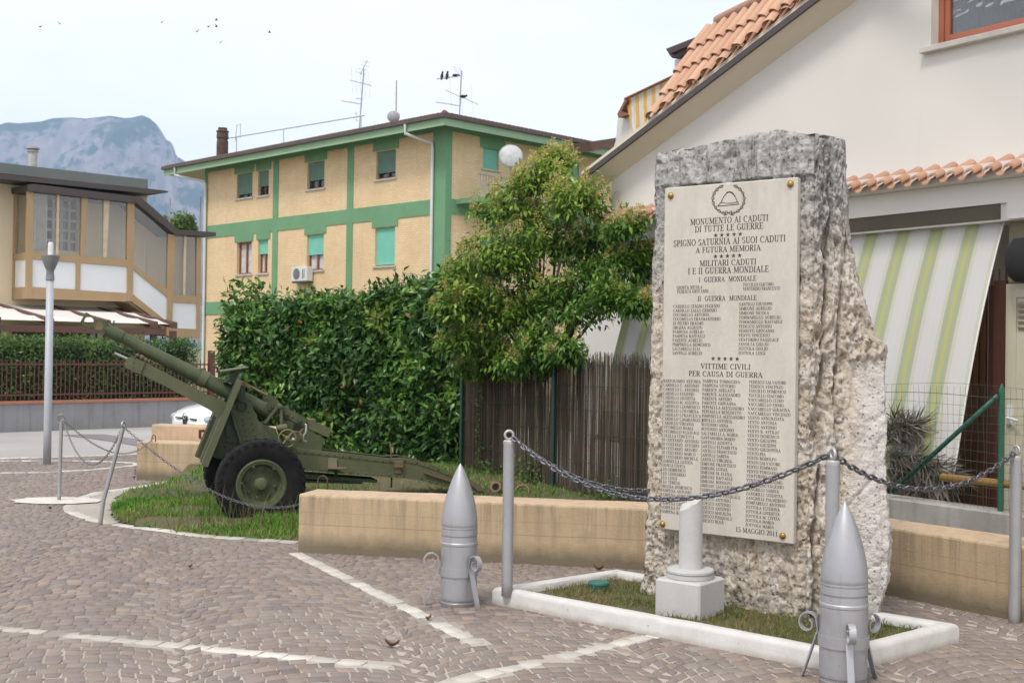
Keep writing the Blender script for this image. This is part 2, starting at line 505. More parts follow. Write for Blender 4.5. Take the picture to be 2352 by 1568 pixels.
stoneV, stoneC = [], []
PAL = np.array([(.215, .175, .165), (.25, .20, .18), (.30, .225, .175), (.185, .155, .15), (.29, .265, .24), (.24, .215, .20), (.335, .255, .20), (.205, .17, .17), (.27, .225, .195)])
PAL = (PAL.mean(0) + (PAL - PAL.mean(0)) * .6) * np.array((.88, .865, .84))
def in_view(P, m=1.5):
    y = np.maximum(P[:, 1], .1)
    return (np.abs(P[:, 0]) < .43 * y + m) & (P[:, 1] > 4.9)
def cobbles():
    ang = rad(16); ey = np.array([-math.sin(ang), math.cos(ang)]); ex = np.array([math.cos(ang), math.sin(ang)])
    W = 1.18; Rr = W / 2 / math.sin(rad(47)); dr = .091
    quads = []
    for k in range(-9, 8):
        for j in range(-22, 250):
            e0, e1 = rad(47) + rad(4.5) * (1 if (j + k) % 2 else -1), rad(47) + rad(4.5) * (1 if (j + k) % 2 else -1)
            ths = [-e0]
            while ths[-1] < e1 - .05:
                ths.append(min(ths[-1] + RNG.uniform(.076, .116) / Rr, e1))
            if len(ths) > 2 and ths[-1] - ths[-2] < .06 / Rr: ths.pop(-2)
            for a, b in zip(ths[:-1], ths[1:]):
                q4 = []
                for th, jj in ((a, j), (b, j), (b, j + 1), (a, j + 1)):
                    q4.append(((k * W + Rr * math.sin(th)) * ex + (jj * dr + Rr * math.cos(th)) * ey) + (-2.0, 1.0))
                quads.append(q4)
    Q = np.array(quads)
    c = Q.mean(1)
    keep = in_view(c)
    Q, c = Q[keep], c[keep]
    keep = np.array([inside(p, pave_poly) for p in c])
    Q, c = Q[keep], c[keep]
    for pl, w in lines:
        keep = seg_dist(c, pl) > w * .5 + .022
        Q, c = Q[keep], c[keep]
    return Q
def add_stones(Q, col, gap, z=.0095):
    c = Q.mean(1, keepdims=True)
    d = Q - c
    L = np.linalg.norm(d, axis=2, keepdims=True)
    top = c + d * (1 - (gap / 2 + .004) / L) + RNG.normal(0, .0045, Q.shape)
    bot = c + d * (1 - gap / 2 / L) + (top - c - d * (1 - (gap / 2 + .004) / L))
    zt = z + RNG.normal(0, .0012, (len(Q), 1)) + RNG.normal(0, .0007, (len(Q), 4))
    zm = zt - .0025
    V = np.concatenate([np.concatenate([bot, np.full((len(Q), 4, 1), -.004)], 2), np.concatenate([bot, zm[..., None]], 2), np.concatenate([top, zt[..., None]], 2)], 1)
    stoneV.append(V); stoneC.append(col)
Qc = cobbles()
col = PAL[RNG.integers(0, len(PAL), len(Qc))] * RNG.uniform(.82, 1.2, (len(Qc), 1)) * 1.0
gapc = RNG.uniform(.009, .017, (len(Qc), 1, 1))
add_stones(Qc, col, gapc)
n_cob = len(Qc)
def line_stones(pl, w, L=.155, drop=0.0):
    qs = []
    for a, b in zip(pl[:-1], pl[1:]):
        a = np.array(a, float); b = np.array(b, float); t = b - a; D = np.linalg.norm(t); t /= D; nn = np.array([-t[1], t[0]])
        m = max(1, int(round(D / L)))
        for i in range(m):
            if RNG.random() < drop: continue
            p = a + t * D * i / m; r_ = a + t * D * (i + 1) / m
            qs.append([p - nn * w / 2, r_ - nn * w / 2, r_ + nn * w / 2, p + nn * w / 2])
    Q = np.array(qs); c = Q.mean(1)
    keep = in_view(c); Q = Q[keep]
    col = np.array([(.62, .595, .53)]) * RNG.uniform(.82, 1.12, (len(Q), 1)) * np.where(RNG.random((len(Q), 1)) < .09, .62, 1)
    add_stones(Q, col, .012, .0105)
for (pl, w), dp in zip(lines, (.02, .04, .04, 0, 0, 0)): line_stones(pl, w, .15, dp)
V = np.concatenate(stoneV); N = len(V)
fi = np.array([(8, 9, 10, 11), (4, 5, 9, 8), (5, 6, 10, 9), (6, 7, 11, 10), (7, 4, 8, 11), (0, 1, 5, 4), (1, 2, 6, 5), (2, 3, 7, 6), (3, 0, 4, 7)])
Fq = (np.arange(N)[:, None, None] * 12 + fi[None]).reshape(-1, 4)
tone = np.repeat(np.concatenate([np.concatenate(stoneC), np.ones((N, 1))], 1), 9, axis=0)
tag(np_mesh('paving', V.reshape(-1, 3), Fq, M_porph, None, tone), kind='structure')

# apron of screed inside the curved white line, pale round patch at the far post
apron_in = [g(*cz(p), .01)[:2] for p in ((1500, 990), (1660, 990), (1700, 1040), (1400, 1130), (1050, 1170), (900, 1240), (830, 1340), (900, 1420), (1100, 1478), (1400, 1512))]
sheet('concrete_apron', [tuple(p) for p in W4[:13]] + [tuple(p) for p in apron_in[::-1]], .006, M_apron)
pc = g(130, 1152)
sheet('concrete_patch', [(pc[0] + .46 * math.cos(t * .35) * (1 + .1 * math.sin(3 * t)), pc[1] + .30 * math.sin(t * .35)) for t in range(18)], .017, plain('pale_mortar', (.60, .58, .52), (.5, .47, .41), .95, 0, 8))

# ------------------------------------------------------------------ low memorial walls
def wall_run(name, label, pts, th, h, mats, cat='low wall'):
    t_ = thing(name, label, cat, (pts[0][0], pts[0][1], 0))
    mb = MB()
    P = [np.array(p, float) for p in pts]
    def off(i, d):
        ns = []
        for a, b in ((i - 1, i), (i, i + 1)):
            if 0 <= a and b < len(P):
                t = P[b] - P[a]; t /= np.linalg.norm(t); ns.append(np.array([-t[1], t[0]]))
        m = sum(ns); m /= np.linalg.norm(m)
        return P[i] + m * d / np.dot(m, ns[0])
    b = .018
    prof = [(0, -.1), (0, h - b), (b * .35, h - b * .3), (b * 1.2, h), (th - b * 1.2, h), (th - b * .35, h - b * .3), (th, h - b), (th, -.1)]
    # subdivide straight runs so that the edge can wander a little
    st = []
    for i in range(len(P) - 1):
        nseg = max(1, int(np.linalg.norm(P[i + 1] - P[i]) / .12))
        for k in range(nseg): st.append((i, k / nseg))
    st.append((len(P) - 2, 1.0))
    vs = []
    for i, f_ in st:
        for d, z in prof:
            p = off(i, d) * (1 - f_) + off(i + 1, d) * f_
            w_ = .004 * noise.noise(Vector((p[0] * 4, p[1] * 4, z * 6)))
            vs.append((p[0] + w_, p[1] + w_, z + (.006 * noise.noise(Vector((p[0] * 2.5, p[1] * 2.5, 3))) if z > .1 else 0)))
    k = len(prof); fs = []
    for i in range(len(st) - 1):
        for j in range(k - 1):
            fs.append((i * k + j, i * k + j + 1, (i + 1) * k + j + 1, (i + 1) * k + j)[::-1])
    fs.append(tuple(range(k))[::1]); fs.append(tuple(range((len(st) - 1) * k, len(st) * k))[::-1])
    mb.add(vs, fs)
    o = mb.build('wall_body', mats, t_, world=True)
    return t_
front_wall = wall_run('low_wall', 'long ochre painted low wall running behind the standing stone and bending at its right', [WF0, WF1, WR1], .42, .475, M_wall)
back_dir = np.array((.9883, -.1525)); WB0 = np.array((-4.586, 14.971))
wall_run('low_wall', 'short ochre low wall behind the gun barrel, the lower of the two', [WB0, WB0 + back_dir * 1.75], .38, .475, M_wall)
wall_run('low_wall', 'taller ochre wall block just behind the lower one, below the white car', [WB0 + (.06, .40), WB0 + (.06, .40) + back_dir * 1.65], .30, .66, M_wall)
# iron staples the chains hook on to
def staple(label, p, h, w, deg):
    t_ = thing('wall_staple', label, 'staple', p, deg)
    pts = [(-w / 2, 0, -.03)] + [(-w / 2 * math.cos(a), 0, h - w / 2 + w / 2 * math.sin(a)) for a in np.linspace(0, math.pi, 9)] + [(w / 2, 0, -.03)]
    MB().tube(pts, .006, 6).build('bent_bar', M_rust, t_)
st_front = g(741, 1115, .475); staple('rusty bent bar standing on the left end of the long low wall', st_front, .085, .085, -12)
st_back = g(353, 1014, .475); staple('rusty bent bar on top of the lower wall behind the gun barrel', st_back, .08, .06, 60)

# grey retaining wall under the green fence
FEN = Frame((1.33, 12.0), math.degrees(math.atan2(-.835, .55)))   # x runs towards the right of the photo, y away from the camera
t_ = fthing('retaining_wall', 'stained grey concrete wall below the green wire fence', 'wall', FEN)
MB().box(1.2, 9.0, 0, .22, -.1, .55, 0, .015).build('wall_body', M_grey, t_)

# ------------------------------------------------------------------ planter border, soil, pedestal
CL, CF, CR = np.array((-.106, 7.93)), np.array((1.731, 6.295)), np.array((2.60, 7.04))
CB = CL + CR - CF
q = Mat('white_marble_kerb', .7)
n1 = q.noise(7, 7); n2 = q.noise(55, 5); x, y, z = q.xyz()
c = q.mix(q.rng(n1, .35, .7), (.58, .57, .545), (.49, .48, .455))
c = q.mix(q.rng(n2, .55, .72, 0, .35), c, (.38, .36, .32))
c = q.mix(q.math('MULTIPLY', q.rng(q.math('ADD', z, q.math('MULTIPLY', n1, -.05)), -.02, .02, 1, 0), .7), c, (.30, .25, .19))
q.color(c); q.bump(n2, .25, .005)
M_kerb = q.m
t_ = thing('planter_border', 'white marble kerb framing the small bed under the standing stone', 'kerb', (CL[0], CL[1], 0))
cen = (CL + CF + CR + CB) / 4
def kerb(a, b, pa, pb):
    def cot(p, q0, q1):
        u, v = q0 - p, q1 - p; th = math.acos(np.dot(u, v) / np.linalg.norm(u) / np.linalg.norm(v)); return 1 / math.tan(th / 2)
    ca, cb = cot(a, pa, b), cot(b, a, pb)
    t = b - a; L = np.linalg.norm(t); t /= L; nn = np.array([-t[1], t[0]])
    if np.dot(cen - a, nn) < 0: nn = -nn
    w, h, r_ = .10, .118, .028
    prof = [(0, -.05), (0, h - r_), (.009, h - .009), (r_, h), (w - r_, h), (w - .009, h - .009), (w, h - r_), (w, -.05)]
    m = int(L / .1) + 1; vs = []; fs = []
    for i in range(m + 1):
        s_ = L * i / m
        for d, z in prof:
            s2 = min(max(s_, d * ca), L - d * cb)
            p = a + t * s2 + nn * d
            e = .003 * noise.noise(Vector((p[0] * 6, p[1] * 6, z * 9)))
            vs.append((p[0] + nn[0] * e, p[1] + nn[1] * e, z + e))
    k = len(prof)
    for i in range(m):
        for j in range(k - 1):
            fs.append((i * k + j, i * k + j + 1, (i + 1) * k + j + 1, (i + 1) * k + j))
    return MB().add(vs, fs).build('kerb_stone', M_kerb, t_, world=True, smooth=True, sharp=40)
for a, b, pa, pb in ((CL, CF, CB, CR), (CF, CR, CL, CB), (CR, CB, CF, CL), (CB, CL, CR, CF)): kerb(a, b, pa, pb)

q = Mat('mossy_soil', .95)
n1 = q.noise(3.2, 7); n2 = q.noise(28, 5)
c = q.mix(q.rng(n1, .38, .62), (.075, .095, .022), (.15, .115, .06))
q.color(q.mix(q.rng(n2, .35, .7, 0, .6), c, (.06, .05, .03))); q.bump(n2, .8, .02)
M_soil = q.m
def heightfield(name, poly, zf, step, mat, kind):
    xs = [p[0] for p in poly]; ys = [p[1] for p in poly]
    nx = int((max(xs) - min(xs)) / step) + 1; ny = int((max(ys) - min(ys)) / step) + 1
    idx = {}; vs = []; fs = []
    def vid(i, j):
        if (i, j) not in idx:
            X = min(xs) + i * step; Y = min(ys) + j * step
            idx[(i, j)] = len(vs); vs.append((X, Y, zf(X, Y)))
        return idx[(i, j)]
    for i in range(nx):
        for j in range(ny):
            if inside((min(xs) + (i + .5) * step, min(ys) + (j + .5) * step), poly):
                fs.append((vid(i, j), vid(i + 1, j), vid(i + 1, j + 1), vid(i, j + 1)))
    return tag(MB().add(vs, fs).build(name, mat, smooth=True), kind=kind)
inw = lambda p, d: p + (cen - p) * d
bedA = [tuple(inw(p, .05)) for p in (CL, CF, CR, CB)]
zA = lambda x, y: .068 + .012 * noise.noise(Vector((x * 5, y * 5, 0)))
heightfield('planter_soil', bedA, zA, .05, M_soil, 'structure')
apron_out = [tuple(p) for p in apron_in[1:]]
bedB = apron_out + [tuple(g(*p)[:2]) for p in ((458, 1230), (560, 1237), (684, 1245))] + [tuple(WF0 + (.1, .3)), tuple(WF1 + (-.1, .33)), (3.2, 8.2), (3.55, 8.85), (1.4, 12.05), (-.8, 15.7), (-2.0, 17.6), (-3.9, 15.0)]
def zB(x, y):
    e = float(seg_dist(np.array([[x, y]]), bedB[:14])[0])
    return min(max((y - 10.2) * .055, .0), .2) + .018 * noise.noise(Vector((x * 1.7, y * 1.7, 5))) + .012 - .05 * max(0, 1 - e / .22)
heightfield('garden_soil', bedB, zB, .08, M_soil, 'structure')

def blades(name, poly, zf, n, hmin, hmax, cols, label, width=.006, lean=.5, avoid=None, dens=None):
    P = np.array(poly); lo = P.min(0); hi = P.max(0)
    pts = []
    while len(pts) < n:
        c = RNG.uniform(lo, hi, (4000, 2))
        for p in c:
            if inside(p, poly) and (avoid is None or not avoid(p)) and (dens is None or RNG.random() < dens(p)): pts.append(p)
            if len(pts) >= n: break
    pts = np.array(pts); n = len(pts)
    z0 = np.array([zf(*p) for p in pts])
    an = RNG.uniform(0, 2 * math.pi, n); ln = RNG.uniform(.1, lean, n); h = RNG.uniform(hmin, hmax, n); fa = RNG.uniform(0, math.pi, n)
    d = np.stack([np.cos(an) * ln, np.sin(an) * ln, np.ones(n)], 1)
    s_ = np.stack([np.cos(fa), np.sin(fa), np.zeros(n)], 1) * (width * RNG.uniform(.6, 1.3, (n, 1)))
    b = np.concatenate([pts, z0[:, None] - .005], 1)
    mid = b + d * (h * .55)[:, None]
    tip = b + d * h[:, None] + np.stack([np.cos(an), np.sin(an), -np.ones(n) * .35], 1) * (h * ln * .6)[:, None]
    V = np.stack([b - s_, b + s_, mid + s_ * .7, mid - s_ * .7, tip], 1)
    F3 = np.array([(0, 1, 2), (0, 2, 3), (3, 2, 4)])
    Fq = (np.arange(n)[:, None, None] * 5 + F3[None]).reshape(-1, 3)
    cols = np.array(cols)
    nz = np.array([noise.noise(Vector((p[0] * 1.3, p[1] * 1.3, 8))) for p in pts])
    ci = np.clip(((nz + .5 + RNG.normal(0, .22, n)) * len(cols)).astype(int), 0, len(cols) - 1)
    tone = np.repeat(np.concatenate([cols[ci] * RNG.uniform(.75, 1.25, (n, 1)), np.ones((n, 1))], 1), 3, axis=0)
    o = np_mesh(name, V.reshape(-1, 3), Fq, M_leaf, None, tone)
    return tag(o, label, 'grass', kind='stuff')
M_leaf = leafmat('leaf', .3, .42)
M_leaf_gloss = leafmat('glossy_leaf', .18, .3)

# ------------------------------------------------------------------ the standing stone
O3 = g(1467, 1357, .08)
SL = Frame((O3[0], O3[1]), -38.0)
outl = [SL.xz(p, 0.0) for p in ((1500, 362), (1497, 500), (1492, 700), (1486, 900), (1483, 1050), (1479, 1200), (1474, 1300), (1467, 1362))]
outr = [SL.xz(p, .24) for p in ((1938, 318), (1939, 420), (1941, 500), (1951, 565), (1962, 610), (1978, 680), (1990, 715), (2003, 742), (2012, 775), (2036, 792), (2034, 900), (2035, 1050), (2039, 1180), (2043, 1250), (2038, 1340), (2020, 1403))]
outf = [SL.xz(p, 0.0) for p in ((1872, 320), (1868, 700), (1858, 1050), (1850, 1420))]
outt = [SL.xz(p, .12) for p in ((1500, 372), (1510, 356), (1532, 350), (1600, 341), (1650, 330), (1700, 323), (1740, 309), (1800, 303), (1845, 305), (1858, 314), (1880, 309), (1938, 320), (1960, 330))]
def lerp(tab, key, ki, vi):
    t = sorted(tab, key=lambda r_: r_[ki])
    if key <= t[0][ki]: return t[0][vi]
    for a, b in zip(t[:-1], t[1:]):
        if key <= b[ki]: return a[vi] + (b[vi] - a[vi]) * (key - a[ki]) / (b[ki] - a[ki] + 1e-9)
    return t[-1][vi]
PQ = [SL.xz(p, -.055) for p in ((1532, 433), (1840, 405), (1815, 1247), (1512, 1215))]
PX0, PX1 = (PQ[0][0] + PQ[3][0]) / 2, (PQ[1][0] + PQ[2][0]) / 2
PZ0, PZ1 = (PQ[2][1] + PQ[3][1]) / 2, (PQ[0][1] + PQ[1][1]) / 2

def stone():
    t_ = fthing('war_memorial', 'tall rough standing stone carrying the engraved marble plaque', 'monument', SL)
    NZ = 400
    par = []
    for i in range(16): par.append(('l', i / 16))
    for i in range(160): par.append(('f', i / 160))
    for i in range(66): par.append(('r', i / 66))
    for i in range(14): par.append(('s', i / 14))
    for i in range(24): par.append(('b', i / 24))
    K = len(par)
    vs = np.zeros((NZ + 1, K, 3)); nr = np.zeros((NZ + 1, K, 3))
    for iz in range(NZ + 1):
        t = iz / NZ
        for k, (sd, u) in enumerate(par):
            z = -.05 + t * 3.0
            for _ in range(2):
                al = lerp(outl, z, 1, 0); ar = lerp(outr, z, 1, 0); af = lerp(outf, z, 1, 0)
                af = min(af, ar - .05)
                if sd == 'l': x, y, n_ = al, .46 * (1 - u), (-1, 0, 0)
                elif sd == 'f': x, y, n_ = al + (af - al) * u, 0, (0, -1, 0)
                elif sd == 'r': x, y, n_ = af + (ar - af) * u, .24 * u, (.6, -.8, 0)
                elif sd == 's': x, y, n_ = ar - .1 * u, .24 + .26 * u, (1, .3, 0)
                else: x, y, n_ = ar - .1 + (al - ar + .1) * u, .5 - .04 * u, (0, 1, 0)
                zt = lerp(outt, x, 0, 1) + .05 * (y / .5 - .3) * (1 if sd != 'f' else 1)
                z = -.05 + t * (zt + .05)
            vs[iz, k] = (x, y, z); nr[iz, k] = n_
    # the saw line at the plaque stays flatter, everything else is hacked and weathered
    for iz in range(NZ + 1):
        for k in range(K):
            x, y, z = vs[iz, k]
            p = Vector((x, y, z))
            sd = par[k][0]
            big = noise.fractal(p * 2.3, 1.0, 2.0, 3)
            lump = noise.turbulence(Vector((x * 11, y * 11, z * 4.6)), 3, True)          # creased, upright lumps
            lump2 = noise.turbulence(Vector((x * 27 + 3, y * 27, z * 15)), 2, True)
            v1 = noise.voronoi(Vector((x * 19, y * 19, z * 10)))[0]
            pit = max(0, .50 - v1[0] * 1.15)
            gate = max(0, min(1, .55 + 1.6 * noise.noise(Vector((x * 3.1 + 5, y * 3, z * 2.3)))))
            fine = noise.fractal(p * 30, .9, 2.0, 3)
            v2 = noise.voronoi(Vector((x * 42, y * 42, z * 27)))[0]
            hole = max(0, .46 - v2[0]) * (.35 + gate)
            if sd == 'f':
                d = .016 * big + .006 * fine
                low, topb = z < PZ0 - .02, z > PZ1 + .02
                if topb: d += .030 - .040 * noise.turbulence(Vector((x * 10, 1, z * 3.0)), 3, True) - .04 * max(0, lump2 - .5) - .012 * hole
                else: d += .012 - .034 * lump * (1.25 if low else .9) - .034 * max(0, lump2 - .35) - .05 * pit * gate - .040 * hole
                d = min(d, .032)
                u = par[k][1]; e = min(u, 1 - u)
                if e < .06: d -= .03 * (1 - e / .06) ** 2
            elif sd == 'r':
                xa = x - lerp(outf, z, 1, 0)
                white = max(0, min(1, (xa - .15) / .03)) * (1 if z < 1.62 else 0)
                rough_d = .045 - .085 * lump - .050 * max(0, lump2 - .30) - .085 * pit * gate - .050 * hole + .008 * fine
                flat_d = .010 + .012 * big - .025 * max(0, .12 - (lambda c_: c_[1] - c_[0])(noise.voronoi(Vector((x * 5, y * 5, z * 3.2)))[0])) * 4 + .004 * fine
                d = .022 * big + rough_d * (1 - white) + flat_d * white
                for c0_, amp in ((.045, .07), (.13, .05)):
                    crack = abs(xa - c0_ - .035 * noise.noise(Vector((c0_ * 40, 0, z * 2.6))) - .012 * noise.noise(Vector((c0_ * 40, 3, z * 11))))
                    wd = .016 * (0.4 + abs(noise.noise(Vector((2, c0_ * 9, z * 2)))) * 2)
                    if crack < wd: d -= amp * (1 - crack / wd)
                if par[k][1] > .9: d = d * .6 + .012 * noise.noise(Vector((1, 2, z * 9))) + .008 * noise.noise(Vector((1, 2, z * 24)))
            else:
                d = .02 * big + .01 - .03 * lump + .006 * fine
            tt = iz / NZ
            if tt > .985: d -= .02 * ((tt - .985) / .015) ** 2
            vs[iz, k] += nr[iz, k] * d
            vs[iz, k, 2] += (.010 - .022 * lump + .01 * big) * (1 if tt > .9 else 0) * (tt - .9) * 10
    V = vs.reshape(-1, 3).tolist(); F_ = []
    for iz in range(NZ):
        for k in range(K):
            q_ = (k + 1) % K
            F_.append((iz * K + k, iz * K + q_, (iz + 1) * K + q_, (iz + 1) * K + k))
    base = NZ * K; last = [base + k for k in range(K)]
    cx = vs[NZ].mean(0)
    for s_ in (.9, .75, .5, .25):
        st_ = len(V)
        for k in range(K):
            p = cx + (vs[NZ, k] - cx) * s_
            p[2] = vs[NZ, k, 2] * s_ + cx[2] * (1 - s_) + .018 * noise.fractal(Vector(p) * 9, 1, 2, 4) + .012 * (1 - s_)
            V.append(p.tolist())
        for k in range(K):
            q_ = (k + 1) % K
            F_.append((last[k], last[q_], st_ + q_, st_ + k))
        last = [st_ + k for k in range(K)]
    V.append((cx[0], cx[1], cx[2] + .02)); F_ += [(last[k], last[(k + 1) % K], len(V) - 1) for k in range(K)]
    # grey lichen-covered crust above, pale broken limestone below, ochre in the hollows of the foot
    q = Mat('limestone', .92, 0, .25)
    x, y, z = q.xyz()
    n1 = q.noise(4, 8, .65); n2 = q.noise(16, 8, .65); n3 = q.noise(70, 4)
    cb = q.mix(q.rng(n2, .38, .62), (.64, .585, .505), (.48, .415, .325))
    cb = q.mix(q.math('MULTIPLY', q.rng(n1, .48, .66), .5), cb, (.50, .40, .26))
    cb = q.mix(q.rng(q.noise(7, 8, .7, q.mapping((1, 1, .6), (3, 1, 7))), .50, .66, 0, .75), cb, (.66, .63, .59))
    gz = q.math('ADD', z, q.math('MULTIPLY', q.math('SUBTRACT', n1, .5), 1.5))
    gg = q.mix(q.rng(n2, .36, .62), (.53, .52, .495), (.24, .235, .225))
    gg = q.mix(q.rng(q.noise(22, 6, .7, q.mapping((1, 1, .3))), .5, .7, 0, .8), gg, (.56, .54, .51))
    c = q.mix(q.rng(gz, 1.9, 2.5), cb, gg)
    foot = q.math('MULTIPLY', q.rng(q.math('ADD', z, q.math('MULTIPLY', n1, .5)), .35, .75, 1, 0), q.rng(n2, .45, .62))
    c = q.mix(q.math('MULTIPLY', foot, .8), c, (.20, .185, .165))
    wf = q.math('MULTIPLY', q.rng(x, 1.40, 1.47), q.rng(z, 1.55, 1.7, 1, 0))
    c = q.mix(q.math('MULTIPLY', wf, .75), c, (.66, .63, .60))
    pores = q.math('MAXIMUM', q.rng(q.voro(34, q.mapping((1, 1, .55))), .05, .26, 1, 0), q.math('MULTIPLY', q.rng(q.voro(15, q.mapping((1, 1, .35), (3, 2, 1))), .06, .2, 1, 0), .9))
    c = q.mix(q.math('MULTIPLY', q.math('MULTIPLY', q.math('MULTIPLY', pores, q.math('SUBTRACT', 1.0, wf)), q.rng(n1, .40, .6)), .75), c, (.16, .12, .08))
    c = q.mix(q.math('MULTIPLY', q.math('MULTIPLY', q.rng(q.noise(1.0, 8, .7, q.mapping((30, 30, 1.6))), .56, .64), q.rng(gz, 1.7, 2.3)), .65), c, (.10, .095, .09))
    q.color(c)
    hh = q.math('ADD', q.math('MULTIPLY', n2, 1.2), q.math('ADD', q.math('MULTIPLY', n3, .35), q.math('MULTIPLY', pores, -.5)))
    q.bump(hh, 1.0, .03)
    MB().add(V, F_).build('stone_block', q.m, t_, smooth=True)
    return t_
memorial = stone()

# ------------------------------------------------------------------ plaque with its lettering
q = Mat('polished_beige_marble', .42, 0, .5)
n1 = q.noise(3, 7, .6, q.mapping((2.2, 2.2, .6))); n2 = q.noise(40, 5)
c = q.mix(q.rng(n1, .35, .68), (.56, .525, .455), (.47, .435, .37))
c = q.mix(q.rng(q.noise(9, 6, .6, q.mapping((2, 2, .5), (5, 2, 1))), .56, .68, 0, .5), c, (.60, .57, .52))
q.color(q.mix(q.rng(n2, .3, .7, 0, .2), c, (.36, .33, .28)))
M_plaque = q.m
M_ink = plain('letter_paint', (.035, .03, .028), (.07, .06, .055), .7, 0, 30)
M_brass = plain('brass', (.42, .27, .07), (.25, .15, .04), .35, .8, 40)

mb = MB().box(PX0, PX1, -.058, -.008, PZ0, PZ1, 0, .006)
plaque = mb.build('plaque', M_plaque, memorial)
YT = -.0592
K_, N_ = .135, .055
GL = {
 'A': (.72, [('l', .10, 0, .36, 1, N_), ('l', .35, 1, .62, 0, K_), ('l', .19, .34, .52, .34, N_)], [(.10, 0), (.62, 0)]),
 'B': (.65, [('l', .16, 0, .16, 1, K_), ('l', .16, 1, .34, 1, N_), ('l', .16, .53, .36, .53, N_), ('l', .16, 0, .36, 0, N_), ('a', .34, .765, .19, .235, -90, 90), ('a', .36, .265, .22, .265, -90, 90)], [(.10, 0), (.10, 1)]),
 'C': (.67, [('a', .38, .5, .31, .51, 48, 312), ('l', .59, .97, .59, .70, N_)], []),
 'D': (.74, [('l', .16, 0, .16, 1, K_), ('l', .1, 1, .34, 1, N_), ('l', .1, 0, .34, 0, N_), ('a', .34, .5, .33, .5, -90, 90)], [(.10, 0), (.10, 1)]),
 'E': (.62, [('l', .16, 0, .16, 1, K_), ('l', .1, 1, .54, 1, N_), ('l', .16, .52, .44, .52, N_), ('l', .1, 0, .56, 0, N_), ('l', .54, 1, .54, .80, N_), ('l', .56, 0, .56, .22, N_), ('l', .44, .42, .44, .62, N_)], [(.12, 0), (.12, 1)]),
 'F': (.57, [('l', .16, 0, .16, 1, K_), ('l', .1, 1, .52, 1, N_), ('l', .16, .52, .43, .52, N_), ('l', .52, 1, .52, .80, N_), ('l', .43, .42, .43, .62, N_)], [(.16, 0), (.12, 1)]),
 'G': (.73, [('a', .38, .5, .31, .51, 48, 320), ('l', .59, .97, .59, .72, N_), ('l', .61, .06, .61, .42, K_)], [(.60, .42)]),
 'H': (.74, [('l', .17, 0, .17, 1, K_), ('l', .57, 0, .57, 1, K_), ('l', .17, .52, .57, .52, N_)], [(.17, 0), (.17, 1), (.57, 0), (.57, 1)]),
 'I': (.34, [('l', .17, 0, .17, 1, K_)], [(.17, 0), (.17, 1)]),
 'L': (.61, [('l', .16, 0, .16, 1, K_), ('l', .1, 0, .56, 0, N_), ('l', .56, 0, .56, .26, N_)], [(.16, 1)]),
 'M': (.90, [('l', .14, 0, .14, 1, N_), ('l', .15, 1, .45, .08, K_), ('l', .45, .08, .73, 1, N_), ('l', .75, 0, .75, 1, K_)], [(.12, 0), (.12, 1), (.76, 0), (.76, 1)]),
 'N': (.74, [('l', .14, 0, .14, 1, N_), ('l', .14, 1, .60, 0, K_), ('l', .60, 0, .60, 1, N_)], [(.13, 0), (.12, 1), (.60, 1)]),
 'O': (.74, [('a', .37, .5, .31, .51, 0, 360)], []),
 'P': (.57, [('l', .16, 0, .16, 1, K_), ('l', .1, 1, .32, 1, N_), ('l', .16, .47, .32, .47, N_), ('a', .32, .735, .20, .265, -90, 90)], [(.16, 0), (.10, 1)]),
 'Q': (.74, [('a', .37, .5, .31, .51, 0, 360), ('l', .38, .0, .66, -.2, K_)], []),
 'R': (.68, [('l', .16, 0, .16, 1, K_), ('l', .1, 1, .34, 1, N_), ('l', .16, .50, .34, .50, N_), ('a', .34, .75, .20, .25, -90, 90), ('l', .32, .5, .60, 0, K_)], [(.16, 0), (.10, 1), (.62, 0)]),
 'S': (.54, [('a', .27, .75, .18, .25, 35, 250), ('a', .27, .25, .20, .26, -145, 70), ('l', .43, .98, .43, .74, N_), ('l', .09, .02, .09, .28, N_)], []),
 'T': (.62, [('l', .31, 0, .31, 1, K_), ('l', .04, 1, .58, 1, N_), ('l', .05, 1, .05, .78, N_), ('l', .57, 1, .57, .78, N_)], [(.31, 0)]),
 'U': (.74, [('l', .17, 1, .17, .3, K_), ('a', .37, .3, .20, .31, 180, 360), ('l', .58, .3, .58, 1, N_)], [(.17, 1), (.58, 1)]),
 'V': (.72, [('l', .10, 1, .37, 0, K_), ('l', .37, 0, .62, 1, N_)], [(.11, 1), (.61, 1)]),
 'Z': (.62, [('l', .08, 1, .54, 1, N_), ('l', .52, 1, .09, 0, K_), ('l', .08, 0, .55, 0, N_), ('l', .08, 1, .08, .8, N_), ('l', .55, 0, .55, .22, N_)], []),
 '.': (.26, [('l', .12, .0, .12, .14, K_)], []), ' ': (.33, [], []),
 '0': (.52, [('a', .26, .5, .20, .51, 0, 360)], []),
 '1': (.50, [('l', .27, 0, .27, 1, K_), ('l', .27, 1, .14, .88, N_)], [(.27, 0)]),
 '2': (.52, [('a', .26, .73, .18, .27, -25, 165), ('l', .42, .6, .08, .06, K_ * .8), ('l', .06, .04, .47, .04, K_ * .8)], []),
 '5': (.52, [('l', .13, 1, .44, 1, K_ * .7), ('l', .13, 1, .12, .55, N_), ('a', .24, .32, .21, .33, -150, 110)], []),
}
